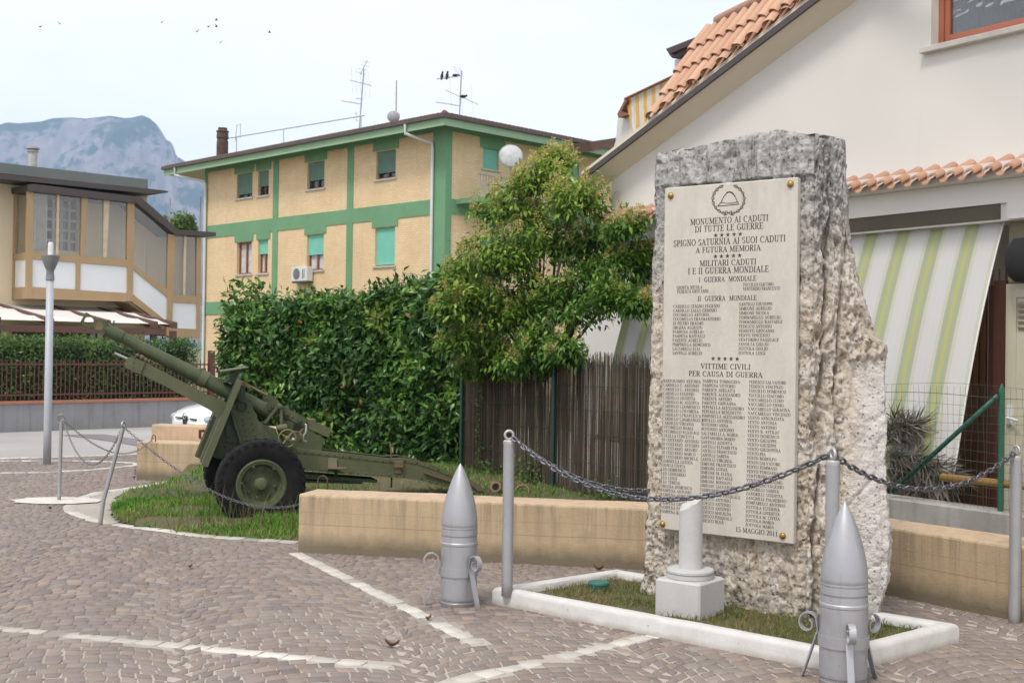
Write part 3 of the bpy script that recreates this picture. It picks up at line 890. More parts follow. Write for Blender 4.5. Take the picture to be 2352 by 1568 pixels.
def stroke(mb, P, W, M2):
    """P list of 2-d points, W widths"""
    P = [np.array(p, float) for p in P]
    L_, R_ = [], []
    for i in range(len(P)):
        a = P[max(i - 1, 0)]; b = P[min(i + 1, len(P) - 1)]
        t = b - a; t /= (np.linalg.norm(t) + 1e-9); n_ = np.array([-t[1], t[0]])
        L_.append(P[i] + n_ * W[i] / 2); R_.append(P[i] - n_ * W[i] / 2)
    vs = [M2(p) for p in L_] + [M2(p) for p in R_]
    m = len(P)
    mb.add(vs, [(i, m + i, m + i + 1, i + 1) for i in range(m - 1)])

def text(mb, s, x, z, h, width=None, align='l', fat=1.0):
    adv = sum(GL[c][0] for c in s) + .06 * (len(s) - 1)
    sx = (width / adv) if width else h
    if align == 'c': x -= adv * sx / 2
    lay = [0]
    for c in s:
        w, strokes, serif = GL[c]
        def M2(p, x=x):
            lay[0] += 1
            return (x + p[0] * sx, YT - .0004 * (lay[0] % 7) / 7, z + p[1] * h)
        for st in strokes:
            if st[0] == 'l': stroke(mb, [st[1:3], st[3:5]], [st[5] * fat] * 2, M2)
            else:
                _, cx, cy, rx, ry, a0, a1 = st
                m = max(6, int(abs(a1 - a0) / 24))
                P = []; W = []
                for i in range(m + 1):
                    a = rad(a0 + (a1 - a0) * i / m)
                    P.append((cx + rx * math.cos(a), cy + ry * math.sin(a)))
                    W.append((N_ + (K_ - N_) * abs(math.cos(a)) ** 1.4) * fat)
                stroke(mb, P, W, M2)
        for (sx_, sy_) in serif:
            stroke(mb, [(sx_ - .15, sy_), (sx_ + .15, sy_)], [.055 * fat] * 2, M2)
        x += (w + .06) * sx

def star(mb, x, z, r_):
    pts = [(x + r_ * (1 if i % 2 == 0 else .4) * math.sin(i * math.pi / 5), YT, z + r_ * (1 if i % 2 == 0 else .4) * math.cos(i * math.pi / 5)) for i in range(10)]
    mb.add(pts + [(x, YT, z)], [(10, (i + 1) % 10, i) for i in range(10)])

c2 = crop(2400, 450, .6057); c3 = crop(2400, 1300, .574)
def pq(p): return SL.xz(p, -.058)
mb = MB()
for s, l, r_, h_ in (('MONUMENTO AI CADUTI', (312, 655), (795, 618), 36), ('DI TUTTE LE GUERRE', (340, 699), (762, 668), 36), ('SPIGNO SATURNIA AI SUOI CADUTI', (208, 790), (902, 744), 37),
                 ('A FUTURA MEMORIA', (345, 825), (747, 804), 33), ('MILITARI CADUTI', (370, 908), (720, 890), 34), ('I E II GUERRA MONDIALE', (297, 958), (797, 935), 36), ('I  GUERRA  MONDIALE', (364, 1006), (720, 991), 29),
                 ('II  GUERRA  MONDIALE', (357, 1123), (723, 1111), 29)):
    a = pq(c2(l)); b = pq(c2(r_)); hh = pq(c2((l[0], l[1] - h_)))[1] - a[1]
    text(mb, s, a[0], (a[1] + b[1]) / 2, hh, b[0] - a[0], fat=1.05)
for s, l, r_, h_ in (('VITTIME CIVILI', (397, 144), (721, 146), 33), ('PER CAUSA DI GUERRA', (319, 192), (800, 198), 32), ('15 MAGGIO 2011', (624, 1206), (900, 1234), 30)):
    a = pq(c3(l)); b = pq(c3(r_)); hh = pq(c3((l[0], l[1] - h_)))[1] - a[1]
    text(mb, s, a[0], (a[1] + b[1]) / 2, hh, b[0] - a[0], fat=1.05)
for cc, a, b in ((c2, (469, 714), (621, 706)), (c2, (467, 846), (617, 837)), (c2, (453, 1477), (602, 1477)), ):
    a = pq(cc(a)); b = pq(cc(b))
    for i in range(5): star(mb, a[0] + (b[0] - a[0]) * i / 4, (a[1] + b[1]) / 2, .0165)
def column(rows, cc, top, bot, h_, fat, ref, x0, x1):
    """rows of names between the base lines of the first and the last one; width from a reference name"""
    a = pq(cc(top)); b = pq(cc(bot))
    WN = (pq(cc((x1, top[1])))[0] - pq(cc((x0, top[1])))[0]) / (sum(GL[c][0] for c in ref) + .06 * (len(ref) - 1))
    hh = pq(cc((top[0], top[1] - h_)))[1] - a[1]
    for i, s in enumerate(rows):
        f_ = i / max(1, len(rows) - 1)
        text(mb, s, a[0] + (b[0] - a[0]) * f_, a[1] + (b[1] - a[1]) * f_, hh, (sum(GL[c][0] for c in s) + .06 * (len(s) - 1)) * WN, fat=fat)
column(['GIONTA NICOLA', 'TEDESCO GIOVANNI'], c2, (228, 1047), (228, 1072), 19, 1.1, 'TEDESCO GIOVANNI', 228, 424)
column(['TUCCILLO GIACOMO', 'VENTURINO FRANCESCO'], c2, (638, 1029), (638, 1055), 19, 1.1, 'VENTURINO FRANCESCO', 638, 866)
column('CARDILLO STAGNO EUGENIO|CARDILLO ZALLO ERMINIO|COCOMELLO ANTONIO|COCOMELLO ERASMANTONIO|DI PIETRO ERASMO|ORGERA AUGUSTO|PAMPENA AURELIO|PAMPENA RAFFAELE|PARENTE AURELIO|PIMPINELLA DOMENICO|SALTARELLI ELIA|SANTILLI AURELIO'.split('|'), c2, (207, 1163), (200, 1450), 18, 1.1, 'CARDILLO STAGNO EUGENIO', 207, 494)
column('SANTILLI GIUSEPPE|SIMEONE AURELIO|SIMEONE NICOLA|TOMMARELLO AURELIO|TOMMARELLO RAFFAELE|TEDESCO ANTONIO|VENDITIS GIOVANNI|VENTO VINCENZO|VENTURINO PASQUALE|ZAVOLTA GIULIO|ZOTTOLA GIULIO|ZOTTOLA LUIGI'.split('|'), c2, (614, 1149), (609, 1450), 18, 1.1, 'TOMMARELLO RAFFAELE', 611, 882)
column('BARTOLOMEO ANTONIA|CARDILLO C. ANTONIO|CARDILLO C. ANTONIO|CARDILLO EUGENIO|CARDILLO GIUDITTA|CARDILLO M. ASSUNTA|CARDILLO S.DOMENICO|CARDILLO S.FILOMENA|CARDILLO S.FRANCESCA|CARDILLO S.MARIANGELA|CARDILLO VIRGINIA|COCOMELLO MARIA|COCOMELLO PASQUALE|COLELLA CONCETTA|DI COSTANZO ANTONIO|DI COSTANZO ANTONIO|DI COSTANZO ARTURO|DI COSTANZO MARCO|DI COSTANZO MICHELE|GIARNELLA LETIZIA|GIONTA CIVITA|LEO DOMENICO|LEO LEONARDO|LEO LUIGI|LEO TERESA|ORGERA DOMENICO|PAMPENA ANTONIO|PAMPENA AURELIO|PAMPENA DOMENICO|PAMPENA GIOVANNA|PAMPENA PAOLO|PAMPENA RAFFAELE'.split('|'), c3, (153, 230), (133, 1080), 19, 1.1, 'BARTOLOMEO ANTONIA', 153, 397)
column('PAMPENA TOMMASINA|PAMPENA VITTORIO|PARENTE ADELAITA|PARENTE ALESSANDRO|PARENTE ARTURO|PARENTE GIOVANNA|PEPENELLA ALESSANDRO|PEPENELLA BENEDETTO|PIMPINELLA ALESSANDRO|PIROLLO ANTONIA|ROTONDO ANNA|ROTONDO ANTONIO|SALTARELLI A. MARIA|SANTAMARIA MARIO|SANTILLI ASSUNTA|SANTILLI ELISABETTA|SANTILLI FRANCESCO|SANTILLI SABINA|SANTILLI VIRGINIA|SIMEONE FRANCESCO|SIMEONE LUIGIA|SIMEONE M. ELENA|SIMEONE RAFFAELE|SIMEONE RODOLFO|SIMEONE SALVATORE|TAMBURRINO ANTONIO|TAMBURRINO PASQUALE|TEDESCO ANTONIO|TEDESCO ANTONIO|TEDESCO ANTONIO|TEDESCO MAFALDA|TEDESCO PASQUALE|TEDESCO ROSA'.split('|'), c3, (410, 232), (386, 1138), 19, 1.1, 'PAMPENA TOMMASINA', 410, 653)
column('TEDESCO SALVATORE|TEDESCO VINCENZO|TUCCILLO DOMENICO|TUCCILLO GIACOMO|VACCARELLO CLINO|VACCARELLO ENNIO|VACCARELLO SERAFINA|VACCARELLO VINCENZO|VENTO ANNUNZIATA|VENTO ANTONIA|VENTO ANTONIO|VENTO B. ATTILIO|VENTO DOMENICO|VENTO GIUSEPPE|VENTO GIUSEPPE|VENTO GIUSEPPINA|VENTO PIA|VENTO RODOLFO|VENTO SALVATORE|VENTO TOMMASO|VENTO TURISIANA|VENTURINO ANTONIO|VENTURINO ERASMO|VENTURINO EUGENIO|ZANGRILLI SABINA|ZANGRILLI GIUDITTA|ZANGRILLI PALMERINO|ZOMPARELLI ANTONIO|ZOTTOLA ESTERINA|ZOTTOLA GIUDITTA|ZOTTOLA M. CIVITA|ZOTTOLA MARIA|ZOTTOLA MARIA'.split('|'), c3, (711, 238), (688, 1168), 19, 1.1, 'TEDESCO SALVATORE', 711, 956)
mb.build('lettering', M_ink, plaque)

# engraved helmet inside a laurel wreath
ce = crop(2600, 650, .28695)
mb = MB()
def eng(pts, w):
    P = [pq(ce(p)) for p in pts]
    stroke(mb, P, [w] * len(P), lambda p: (p[0], YT, p[1]))
eng([(318, 430), (362, 382), (395, 310), (432, 262), (470, 246), (510, 262), (545, 300), (572, 360), (594, 404)], .0050)
eng([(318, 430), (400, 424), (500, 413), (594, 404)], .0050)
eng([(362, 382), (430, 392), (510, 390), (576, 376)], .0042)
eng([(430, 268), (438, 248), (478, 240), (512, 250), (548, 300)], .0042)
wc = (460, 340); M_w = []
for sd in (-1, 1):
    for i, a in enumerate(np.linspace(rad(252), rad(118), 8) if sd < 0 else np.linspace(rad(288), rad(422), 8)):
        rx, ry = 205, 190
        p = np.array((wc[0] + rx * math.cos(a), wc[1] - ry * math.sin(a)))
        t = np.array((-rx * math.sin(a), -ry * math.cos(a))) * (-1 if sd < 0 else 1); t = t / np.linalg.norm(t); n_ = np.array((-t[1], t[0]))
        lf = [p - t * 34, p - t * 8 + n_ * 15, p + t * 18 + n_ * 10, p + t * 36, p + t * 10 - n_ * 14, p - t * 16 - n_ * 13, p - t * 34]
        eng(lf, .0034); eng([p - t * 30, p + t * 30], .003)
        eng([p - t * 26 + n_ * 4, p + n_ * 22 + t * 8], .0034)
for s_ in (-1, 1):
    eng([(460, 522), (460 + 22 * s_, 496), (460 + 46 * s_, 490), (460 + 36 * s_, 512), (460, 522), (460 + 24 * s_, 540), (460 + 62 * s_, 552)], .0038)
mb.build('wreath_emblem', M_ink, plaque)
for p in ((1541, 450), (1816, 423), (1798, 1230), (1522, 1203)):
    x, z = pq(p)
    MB().lathe([(.021, 0), (.0215, .004), (.018, .011), (.010, .017), (0.0, .019)], 16, (x, -.058, z), (0, -1, 0)).build('brass_stud', M_brass, plaque, smooth=True)

# ------------------------------------------------------------------ broken column on its pedestal
q = Mat('white_granular_marble', .75)
n1 = q.noise(5, 6); n2 = q.noise(70, 4)
c = q.mix(q.rng(n1, .3, .7), (.53, .525, .51), (.45, .445, .43))
q.color(q.mix(q.rng(n2, .35, .7, 0, .4), c, (.42, .41, .39))); q.bump(n2, .3, .004)
M_marb = q.m
pf = g(1606, 1425, .07)
ux = np.array((.788, -.616)); uy = np.array((.616, .788))
pcn = np.array(pf[:2]) - ux * .155 + uy * .16
t_ = thing('broken_column', 'small broken white marble column on a square pedestal before the standing stone', 'column', (pcn[0], pcn[1], .07), -38)
HP = .215
MB().box(-.155, .155, -.16, .16, -.03, HP, 0, .012).build('pedestal', M_marb, t_)
MB().lathe([(.135, HP - .002), (.142, HP + .004), (.142, HP + .026), (.134, HP + .028), (.134, HP + .032), (.143, HP + .036), (.143, HP + .048), (.137, HP + .056), (.08, HP + .058)], 40).build('base_moulding', M_marb, t_, smooth=True, sharp=35)
mb = MB(); rs = .0715; vs = []; n_ = 40; rows = 26
z0 = HP + .055
def ztop(x, y):
    f_ = noise.noise(Vector((x * 30, y * 30, 1)))
    return z0 + .40 + (.8 * x + .9 * y) * .55 + .016 * f_
for i in range(rows):
    for j in range(n_):
        a = 2 * math.pi * j / n_; x, y = rs * math.cos(a), rs * math.sin(a)
        f_ = i / (rows - 1)
        e = 1 + (.02 * noise.noise(Vector((x * 40, y * 40, f_ * 20))) if f_ > .86 else 0)
        vs.append((x * e, y * e, z0 + (ztop(x, y) - z0) * f_))
fs = [(i * n_ + j, i * n_ + (j + 1) % n_, (i + 1) * n_ + (j + 1) % n_, (i + 1) * n_ + j) for i in range(rows - 1) for j in range(n_)]
prev = (rows - 1) * n_
for s_ in (.8, .6, .4, .2):
    st_ = len(vs)
    for j in range(n_):
        a = 2 * math.pi * j / n_; x, y = rs * s_ * math.cos(a), rs * s_ * math.sin(a)
        vs.append((x, y, ztop(x, y) + .012 * noise.noise(Vector((x * 60, y * 60, 9)))))
    fs += [(prev + j, prev + (j + 1) % n_, st_ + (j + 1) % n_, st_ + j) for j in range(n_)]
    prev = st_
vs.append((0, 0, ztop(0, 0))); fs += [(prev + j, prev + (j + 1) % n_, len(vs) - 1) for j in range(n_)]
MB().add(vs, fs).build('shaft', M_marb, t_, smooth=True, sharp=40)

# green valve cover in the bed
vc = g(1375, 1350, .075)
t_ = thing('valve_cover', 'round dark green lid standing in the moss of the planter', 'valve cover', vc)
M_vc = plain('green_plastic', (.02, .12, .095), (.03, .15, .12), .5, 0, 12)
MB().lathe([(.068, -.03), (.068, .026), (.073, .028), (.073, .040), (.069, .045), (.04, .047), (0, .047)], 30).build('lid', M_vc, t_, smooth=True, sharp=40)

# ------------------------------------------------------------------ shells
def shell(label, p, az, tilt=0):
    t_ = thing('artillery_shell', label, 'shell', (p[0], p[1], 0), 0, 'silver painted shells flanking the memorial')
    r_ = .1175
    MB().lathe([(r_ * .97, 0), (r_ * 1.0, .006), (r_ * 1.0, .03), (r_ * .97, .034), (r_ * .97, .045), (r_, .05), (r_, .395), (r_ * 1.025, .40), (r_ * 1.025, .412), (r_ * .99, .418), (r_ * .985, .452)], 48).build('case_body', M_steel, t_, smooth=True, sharp=30)
    MB().lathe([(r_ * .94, .45), (r_ * .94, .458), (r_ * 1.0, .462), (r_ * 1.0, .496), (r_ * .96, .498), (r_ * .96, .503), (r_ * .995, .506), (r_ * .995, .514), (r_ * .97, .516)], 48).build('driving_band', M_steel, t_, smooth=True, sharp=30)
    og = [(r_ * .97, .515), (r_ * .995, .52)]
    for i in range(1, 22):
        f_ = i / 21
        og.append((r_ * .995 * (1 - f_ ** 1.72) ** .92 + .0045 * f_, .52 + .395 * f_))
    og.append((0, .921))
    MB().lathe(og, 48).build('nose_cone', M_steel, t_, smooth=True, sharp=50)
    MB().lathe([(r_ + .001, .200), (r_ + .008, .200), (r_ + .008, .255), (r_ + .001, .255)], 48, caps=False).build('collar_band', M_steel, t_, smooth=True, sharp=30)
    for a in az:
        a = rad(a); d = np.array((math.cos(a), math.sin(a), 0)); s_ = np.array((-math.sin(a), math.cos(a), 0))
        pts = [(r_ + .095, .0), (r_ + .012, .262)]
        cx, cz = r_ + .060, .272
        # the strap rises along the shell, curls outward and rolls in on itself
        pr = [(r_ + .098, .002), (r_ + .055, .13), (r_ + .012, .262)]
        for i in range(1, 30):
            th = math.pi + rad(-20) - rad(400) * i / 29
            R_ = .056 * (1 - .62 * i / 29)
            pr.append((cx + .007 + R_ * math.cos(th), .288 + R_ * 1.08 * math.sin(th)))
        w = .017; vs = []; fs = []
        for i, (x, z) in enumerate(pr):
            x0, z0_ = pr[max(i - 1, 0)]; x1, z1_ = pr[min(i + 1, len(pr) - 1)]
            tx, tz = x1 - x0, z1_ - z0_; L = math.hypot(tx, tz); nx, nz = -tz / L * .0035, tx / L * .0035
            for (ox, oz, sw) in ((nx, nz, w), (nx, nz, -w), (-nx, -nz, -w), (-nx, -nz, w)):
                vs.append(d * (x + ox) + s_ * sw + np.array((0, 0, z + oz)))
        m = len(pr)
        for i in range(m - 1):
            for j in range(4):
                k = (j + 1) % 4
                fs.append((i * 4 + j, i * 4 + k, (i + 1) * 4 + k, (i + 1) * 4 + j))
        fs += [(3, 2, 1, 0), tuple(range((m - 1) * 4, m * 4))]
        MB().add(vs, fs).build('scroll_leg', M_steel, t_)
    return t_
shell('silver artillery shell standing on the open paving left of the planter', g(1053, 1390), (-172, -52, 68))
shell('silver artillery shell in the right foreground before the corner of the white kerb', g(1936, 1572), (-94, 146, 26))

# ------------------------------------------------------------------ chain posts and chains
M_ring = plain('light_steel', (.52, .51, .49), (.42, .41, .4), .4, .6, 40)
def chain_post(label, p, z0, ztop_, ring_az, r_=.036):
    t_ = thing('chain_post', label, 'post', (p[0], p[1], z0), 0, 'grey chain posts round the standing stone')
    h = ztop_ - z0
    MB().lathe([(r_, -.02), (r_, h - .022)], 28).build('pole', M_steel2, t_, smooth=True, sharp=30)
    MB().lathe([(r_ + .0015, h - .022), (r_ + .0015, h - .004), (r_ * .8, h + .004), (r_ * .35, h + .006)], 28).build('cap', M_ring, t_, smooth=True, sharp=30)
    a = rad(ring_az)
    MB().torus((0, 0, h + .036), (math.cos(a), math.sin(a), 0), .027, .0085, 24, 10).build('ring', M_ring, t_, smooth=True)
    return np.array((p[0], p[1], ztop_ + .034))
PL_ = chain_post('grey chain post on the left corner of the white kerb', (-.01, 7.84), .10, 1.075, 100)
PF_ = chain_post('grey chain post on the near corner of the kerb behind the foreground shell', (1.70, 6.43), .10, 1.095, 10)
pr_ = g(2330, 1432)
PR_ = chain_post('grey chain post on the paving at the right edge before the ochre wall', pr_, 0, 1.04, 20)

def chain(label, p0, p1, sag, pitch, wire, mat, group, skew=0.0, wide=None):
    t_ = thing('chain', label, 'chain', p0, 0, group)
    p0 = np.array(p0); p1 = np.array(p1)
    M_ = 240
    u = np.linspace(0, 1, M_)
    uu = u + skew * u * (1 - u)
    cv = p0[None] + (p1 - p0)[None] * u[:, None]
    cv[:, 2] -= sag * 4 * uu * (1 - uu)
    sl = np.concatenate([[0], np.cumsum(np.linalg.norm(np.diff(cv, axis=0), axis=1))])
    n_ = max(3, int(round(sl[-1] / pitch)))
    mb = MB()
    wide = wide or pitch * .42
    for i in range(n_):
        s0 = sl[-1] * (i + .5) / n_
        c = np.array([np.interp(s0, sl, cv[:, k]) for k in range(3)])
        c1 = np.array([np.interp(min(s0 + pitch * .4, sl[-1]), sl, cv[:, k]) for k in range(3)]); c0 = np.array([np.interp(max(s0 - pitch * .4, 0), sl, cv[:, k]) for k in range(3)])
        t = c1 - c0; t /= np.linalg.norm(t)
        up = np.array((0, 0, 1.0)); sd = np.cross(t, up); sd /= np.linalg.norm(sd); nn = np.cross(sd, t)
        tw = rad(45 if i % 2 else -45) + RNG.normal(0, .13)
        w = sd * math.cos(tw) + nn * math.sin(tw)
        hl = pitch / 2 + wire * .9; hw = wide - wire
        st_ = hl - hw - wire
        pts = []
        k = 6 if wire > .004 else 4
        for j in range(k + 1):
            a = -math.pi / 2 + math.pi * j / k; pts.append(c + t * (st_ + hw * math.cos(a)) + w * hw * math.sin(a))
        for j in range(k + 1):
            a = math.pi / 2 + math.pi * j / k; pts.append(c + t * (-st_ + hw * math.cos(a)) + w * hw * math.sin(a))
        mb.tube(pts, wire, 6 if wire > .004 else 4, closed=True)
    mb.build('links', mat, t_, world=True, smooth=True)
GC = 'chains round the standing stone'
chain('dark heavy chain hanging across the front of the engraved plaque', PL_ + (.02, -.01, -.012), PF_ + (-.02, .02, -.005), .315, .046, .0068, M_chain, GC, .12)
chain('dark heavy chain sagging to the right from the near kerb post', PF_ + (.012, .0, -.01), PR_ + (-.015, -.01, -.01), .20, .046, .0068, M_chain, GC, 0)
back_pt = SL.w(.50, .52, 0.92)
chain('dark heavy chain running behind the standing stone from the left kerb post', PL_ + (.02, .01, -.012), back_pt, .26, .046, .0068, M_chain, GC, .10)

# thin leaning posts and light chains by the gun
def thin_post(label, p, top_, lean_pts, ringed):
    t_ = thing('thin_post', label, 'post', p, 0, 'thin posts beside the gun')
    mb = MB().tube(lean_pts, .019, 10)
    mb.build('pole', M_steel2, t_, world=True, smooth=True, sharp=40)
    e = np.array(lean_pts[-1])
    if ringed == 'ring':
        MB().torus(e + (0, 0, .035), (.3, -1, 0), .032, .009, 18, 8).build('ring', M_chain2, t_, world=True, smooth=True)
    else:
        MB().torus(e + (0, 0, .03), (1, -.2, 0), .024, .009, 16, 8).build('ring', M_ring, t_, world=True, smooth=True)
    return e
cq = crop(150, 1500, .3189)
A0 = g(*cq((224, 1188))); B0 = g(*cq((703, 1480)))
fA = Frame((A0[0], A0[1]), 0); fB = Frame((B0[0], B0[1]), 0)
xa, za = fA.xz(cq((252, 245))); xb, zb = fB.xz(cq((978, 325)))
xm, zm = fB.xz(cq((745, 1180)))
EA = thin_post('thin upright grey post on the pale patch of mortar', A0, None, [A0 + (0, 0, -.02), A0 + (xa * .5, 0, za * .5), A0 + (xa, 0, za)], 'ring')
EB = thin_post('thin grey post leaning to the right on the curved white line', B0, None, [B0 + (0, 0, -.02), B0 + (xm, 0, zm), B0 + (xb, 0, zb)], 'eye')
GT = 'light chains beside the gun'
chain('thin chain sagging between the two thin posts', EA + (.02, 0, .01), EB + (-.01, 0, .0), .40, .030, .0032, M_chain2, GT, 0)
chain('thin chain from the upright thin post to the low wall behind the gun', EA + (.02, 0, .01), st_back + (0, 0, .05), .26, .030, .0032, M_chain2, GT, -.25)
chain('thin chain from the leaning post past the near wheel to the long low wall', EB + (.01, 0, .0), np.array((WF0[0] + .05, WF0[1] + .10, .40)), .24, .030, .0036, M_chain, GT, -.3)

# ------------------------------------------------------------------ street lamp
lp = g(108, 1067)
t_ = thing('street_lamp', 'tall pale grey lamp post with a funnel head by the road', 'street lamp', lp)
MB().lathe([(.053, -.02), (.052, .5), (.050, 2.56)], 20).build('pole', plain('pale_grey_paint', (.40, .425, .445), (.35, .37, .385), .5, .1, 3), t_, smooth=True)
MB().lathe([(.06, 2.54), (.055, 2.60), (.05, 2.66), (.075, 2.72), (.125, 2.86), (.125, 2.875), (.10, 2.88), (.02, 2.87)], 24).build('funnel', plain('grey_enamel', (.23, .235, .24), None, .5, .3), t_, smooth=True, sharp=35)
MB().lathe([(.036, 2.865), (.036, 3.04), (.028, 3.06), (0, 3.06)], 16).build('bulb_cover', plain('opal_glass', (.72, .72, .72), None, .3), t_, smooth=True, sharp=40)

# ------------------------------------------------------------------ grass
GREENS = [(.085, .20, .022), (.11, .26, .028), (.15, .32, .04), (.19, .35, .055), (.24, .26, .085)]
wheel_c = np.array((-2.34, 11.4))
def grass_dens(p):
    n_ = noise.noise(Vector((p[0] * 1.1, p[1] * 1.1, 2)))
    d = 1.0 if n_ > -.18 else .12
    if p[1] > 12.2: d *= .13
    if abs(p[0] + 2.9) < .55 and abs(p[1] - 11.1) < .22: d *= .06
    return d
M_grass = leafmat('grass_blade', .35, .5)
_ml = M_leaf; M_leaf = M_grass
blades('lawn_grass', bedB, zB, 48000, .02, .085, GREENS, 'lush green grass growing round the gun wheels', .0055, .6, dens=grass_dens)
bedG = [tuple(inw(p, .062)) for p in (CL, CF, CR, CB)]
blades('planter_grass', bedG, zA, 9000, .012, .055, [(.08, .125, .02), (.12, .165, .025), (.17, .185, .04), (.27, .21, .10), (.31, .23, .12)], 'short moss and dry grass in the bed under the standing stone', .0024, .9, dens=lambda p: 1.0 if noise.noise(Vector((p[0] * 3, p[1] * 3, 1))) > -.15 else .25)
# taller dry stalks by the near wheel
blades('dry_weeds', [(-3.0, 10.75), (-1.85, 10.5), (-1.85, 11.0), (-3.0, 11.2)], zB, 110, .2, .42, [(.22, .16, .09), (.17, .14, .06), (.12, .15, .04)], 'thin dry weeds growing in front of the near gun wheel', .0035, .35)
M_leaf = _ml

def leaf_arrays(P, D, Nn, L, Wd, cols, fold=.18, curl=.12):
    """P base points, D leaf axis, Nn face normals"""
    n_ = len(P)
    D = D / np.linalg.norm(D, axis=1, keepdims=True)
    S = np.cross(D, Nn); S /= (np.linalg.norm(S, axis=1, keepdims=True) + 1e-9)
    U2 = np.cross(S, D)
    L = L[:, None]; Wd = Wd[:, None]
    m = P + D * L * .5
    l = P + D * L * .45 + S * Wd * .5 + U2 * Wd * fold
    r_ = P + D * L * .45 - S * Wd * .5 + U2 * Wd * fold
    t = P + D * L - U2 * L * curl
    V = np.stack([P, l, m, r_, t], 1).reshape(-1, 3)
    F3 = np.array([(0, 2, 1), (1, 2, 4), (0, 3, 2), (2, 3, 4)])
    Fq = (np.arange(n_)[:, None, None] * 5 + F3[None]).reshape(-1, 3)
    tone = np.repeat(np.concatenate([cols, np.ones((n_, 1))], 1), 4, axis=0)
    return V, Fq, tone
def rnd_dirs(n_):
    v = RNG.normal(0, 1, (n_, 3)); return v / np.linalg.norm(v, axis=1, keepdims=True)

def hedge_mesh(fr, L, H, T, n_, llen, lw, pal, bump=.10, top_noise=.12, hfun=None, core=True, root=None, ends=True, glossy=False):
    """clipped hedge: frame x along, y into the hedge"""
    hf = hfun or (lambda x: H)
    aF, aT, aE = L * H, L * T, T * H * 2
    pr = np.array([aF, aT, aE]); pr = pr / pr.sum()
    k = RNG.choice(3, n_, p=pr)
    x = RNG.uniform(0, L, n_); z = RNG.uniform(0.02, 1, n_); y = RNG.uniform(0, T, n_)
    dep = np.abs(RNG.normal(0, .15, n_))
    P = np.zeros((n_, 3)); O = np.zeros((n_, 3))
    for i in range(n_):
        h = hf(x[i]); b = noise.noise(Vector((x[i] * 1.7, z[i] * h * 1.7, 3 + y[i]))) * bump + noise.noise(Vector((x[i] * 5, z[i] * h * 5, 9 + y[i]))) * bump * .7
        if k[i] == 0: P[i] = (x[i], -b + dep[i] - .02, z[i] * h); O[i] = (0, -1, .25)
        elif k[i] == 1: P[i] = (x[i], y[i], h + b * 1.2 + top_noise * noise.noise(Vector((x[i] * 3, y[i] * 3, 1))) - dep[i]); O[i] = (0, -.25, 1)
        else:
            s_ = -1 if i % 2 else 1
            P[i] = ((0 if s_ < 0 else L) + s_ * (b - dep[i]), y[i], z[i] * h); O[i] = (s_, -.2, .25)
    D = rnd_dirs(n_) * .75 + O * .45 + np.array((0, 0, -.15))
    Nn = O * .8 + rnd_dirs(n_) * .6 + np.array((0, 0, .5))
    pal = np.array(pal)
    nz = np.array([noise.noise(Vector((p[0] * 1.2, p[1] * 1.2, p[2] * 1.2))) for p in P])
    ci = np.clip(((nz * .7 + .45 + RNG.normal(0, .25, n_)) * len(pal)).astype(int), 0, len(pal) - 1)
    cols = pal[ci] * RNG.uniform(.7, 1.3, (n_, 1))
    young = np.array([noise.noise(Vector((p[0] * 2.6 + 7, p[1] * 2.6, p[2] * 2.6))) for p in P]) > .42
    cols[young] = cols[young] * .35 + np.array((.17, .25, .035)) * .65
    old = RNG.random(n_) < .006; cols[old] = (.26, .13, .05)
    V, Fq, tone = leaf_arrays(P, D, Nn, RNG.uniform(.6, 1.3, n_) * llen, RNG.uniform(.8, 1.15, n_) * lw, cols)
    o = np_mesh('foliage', V, Fq, M_leaf_gloss if glossy else M_leaf, root, tone)
    if core:
        mb = MB(); m = 14
        vs = []; 
        for i in range(m + 1):
            xx = .14 + (L - .28) * i / m; h = hf(xx) - .2
            vs += [(xx, .16, 0), (xx, .16, h), (xx, T - .1, h), (xx, T - .1, 0)]
        fs = [(i * 4 + j, i * 4 + j + 1, i * 4 + 5 + j, i * 4 + 4 + j) for i in range(m) for j in range(3)] + [(0, 1, 2, 3), (m * 4 + 3, m * 4 + 2, m * 4 + 1, m * 4)]
        mb.add(vs, fs).build('shade_core', plain('hedge_core_shade', (.022, .030, .012), (.035, .03, .018), 1, 0, 14), root)  # solid dark core, the hedge's inner shade put into its colour
    return o

# ------------------------------------------------------------------ laurel hedge
LA, LB = np.array((-.50, 15.45)), np.array((-4.04, 17.0))
HF = Frame((LB[0], LB[1]), math.degrees(math.atan2(*(LA - LB)[::-1])))
HL = float(np.linalg.norm(LA - LB))
t_ = fthing('laurel_hedge', 'tall clipped laurel hedge with big glossy leaves behind the gun', 'hedge', HF)
LP = [(.03, .082, .018), (.044, .115, .022), (.06, .15, .027), (.085, .195, .035), (.155, .28, .05)]
hedge_mesh(HF, HL, 2.6, 1.0, 40000, .122, .052, LP, .24, .26, lambda x: 2.06 + .56 * x / HL + .07 * noise.noise(Vector((x * 1.3, 0, 4))), True, t_, glossy=True)

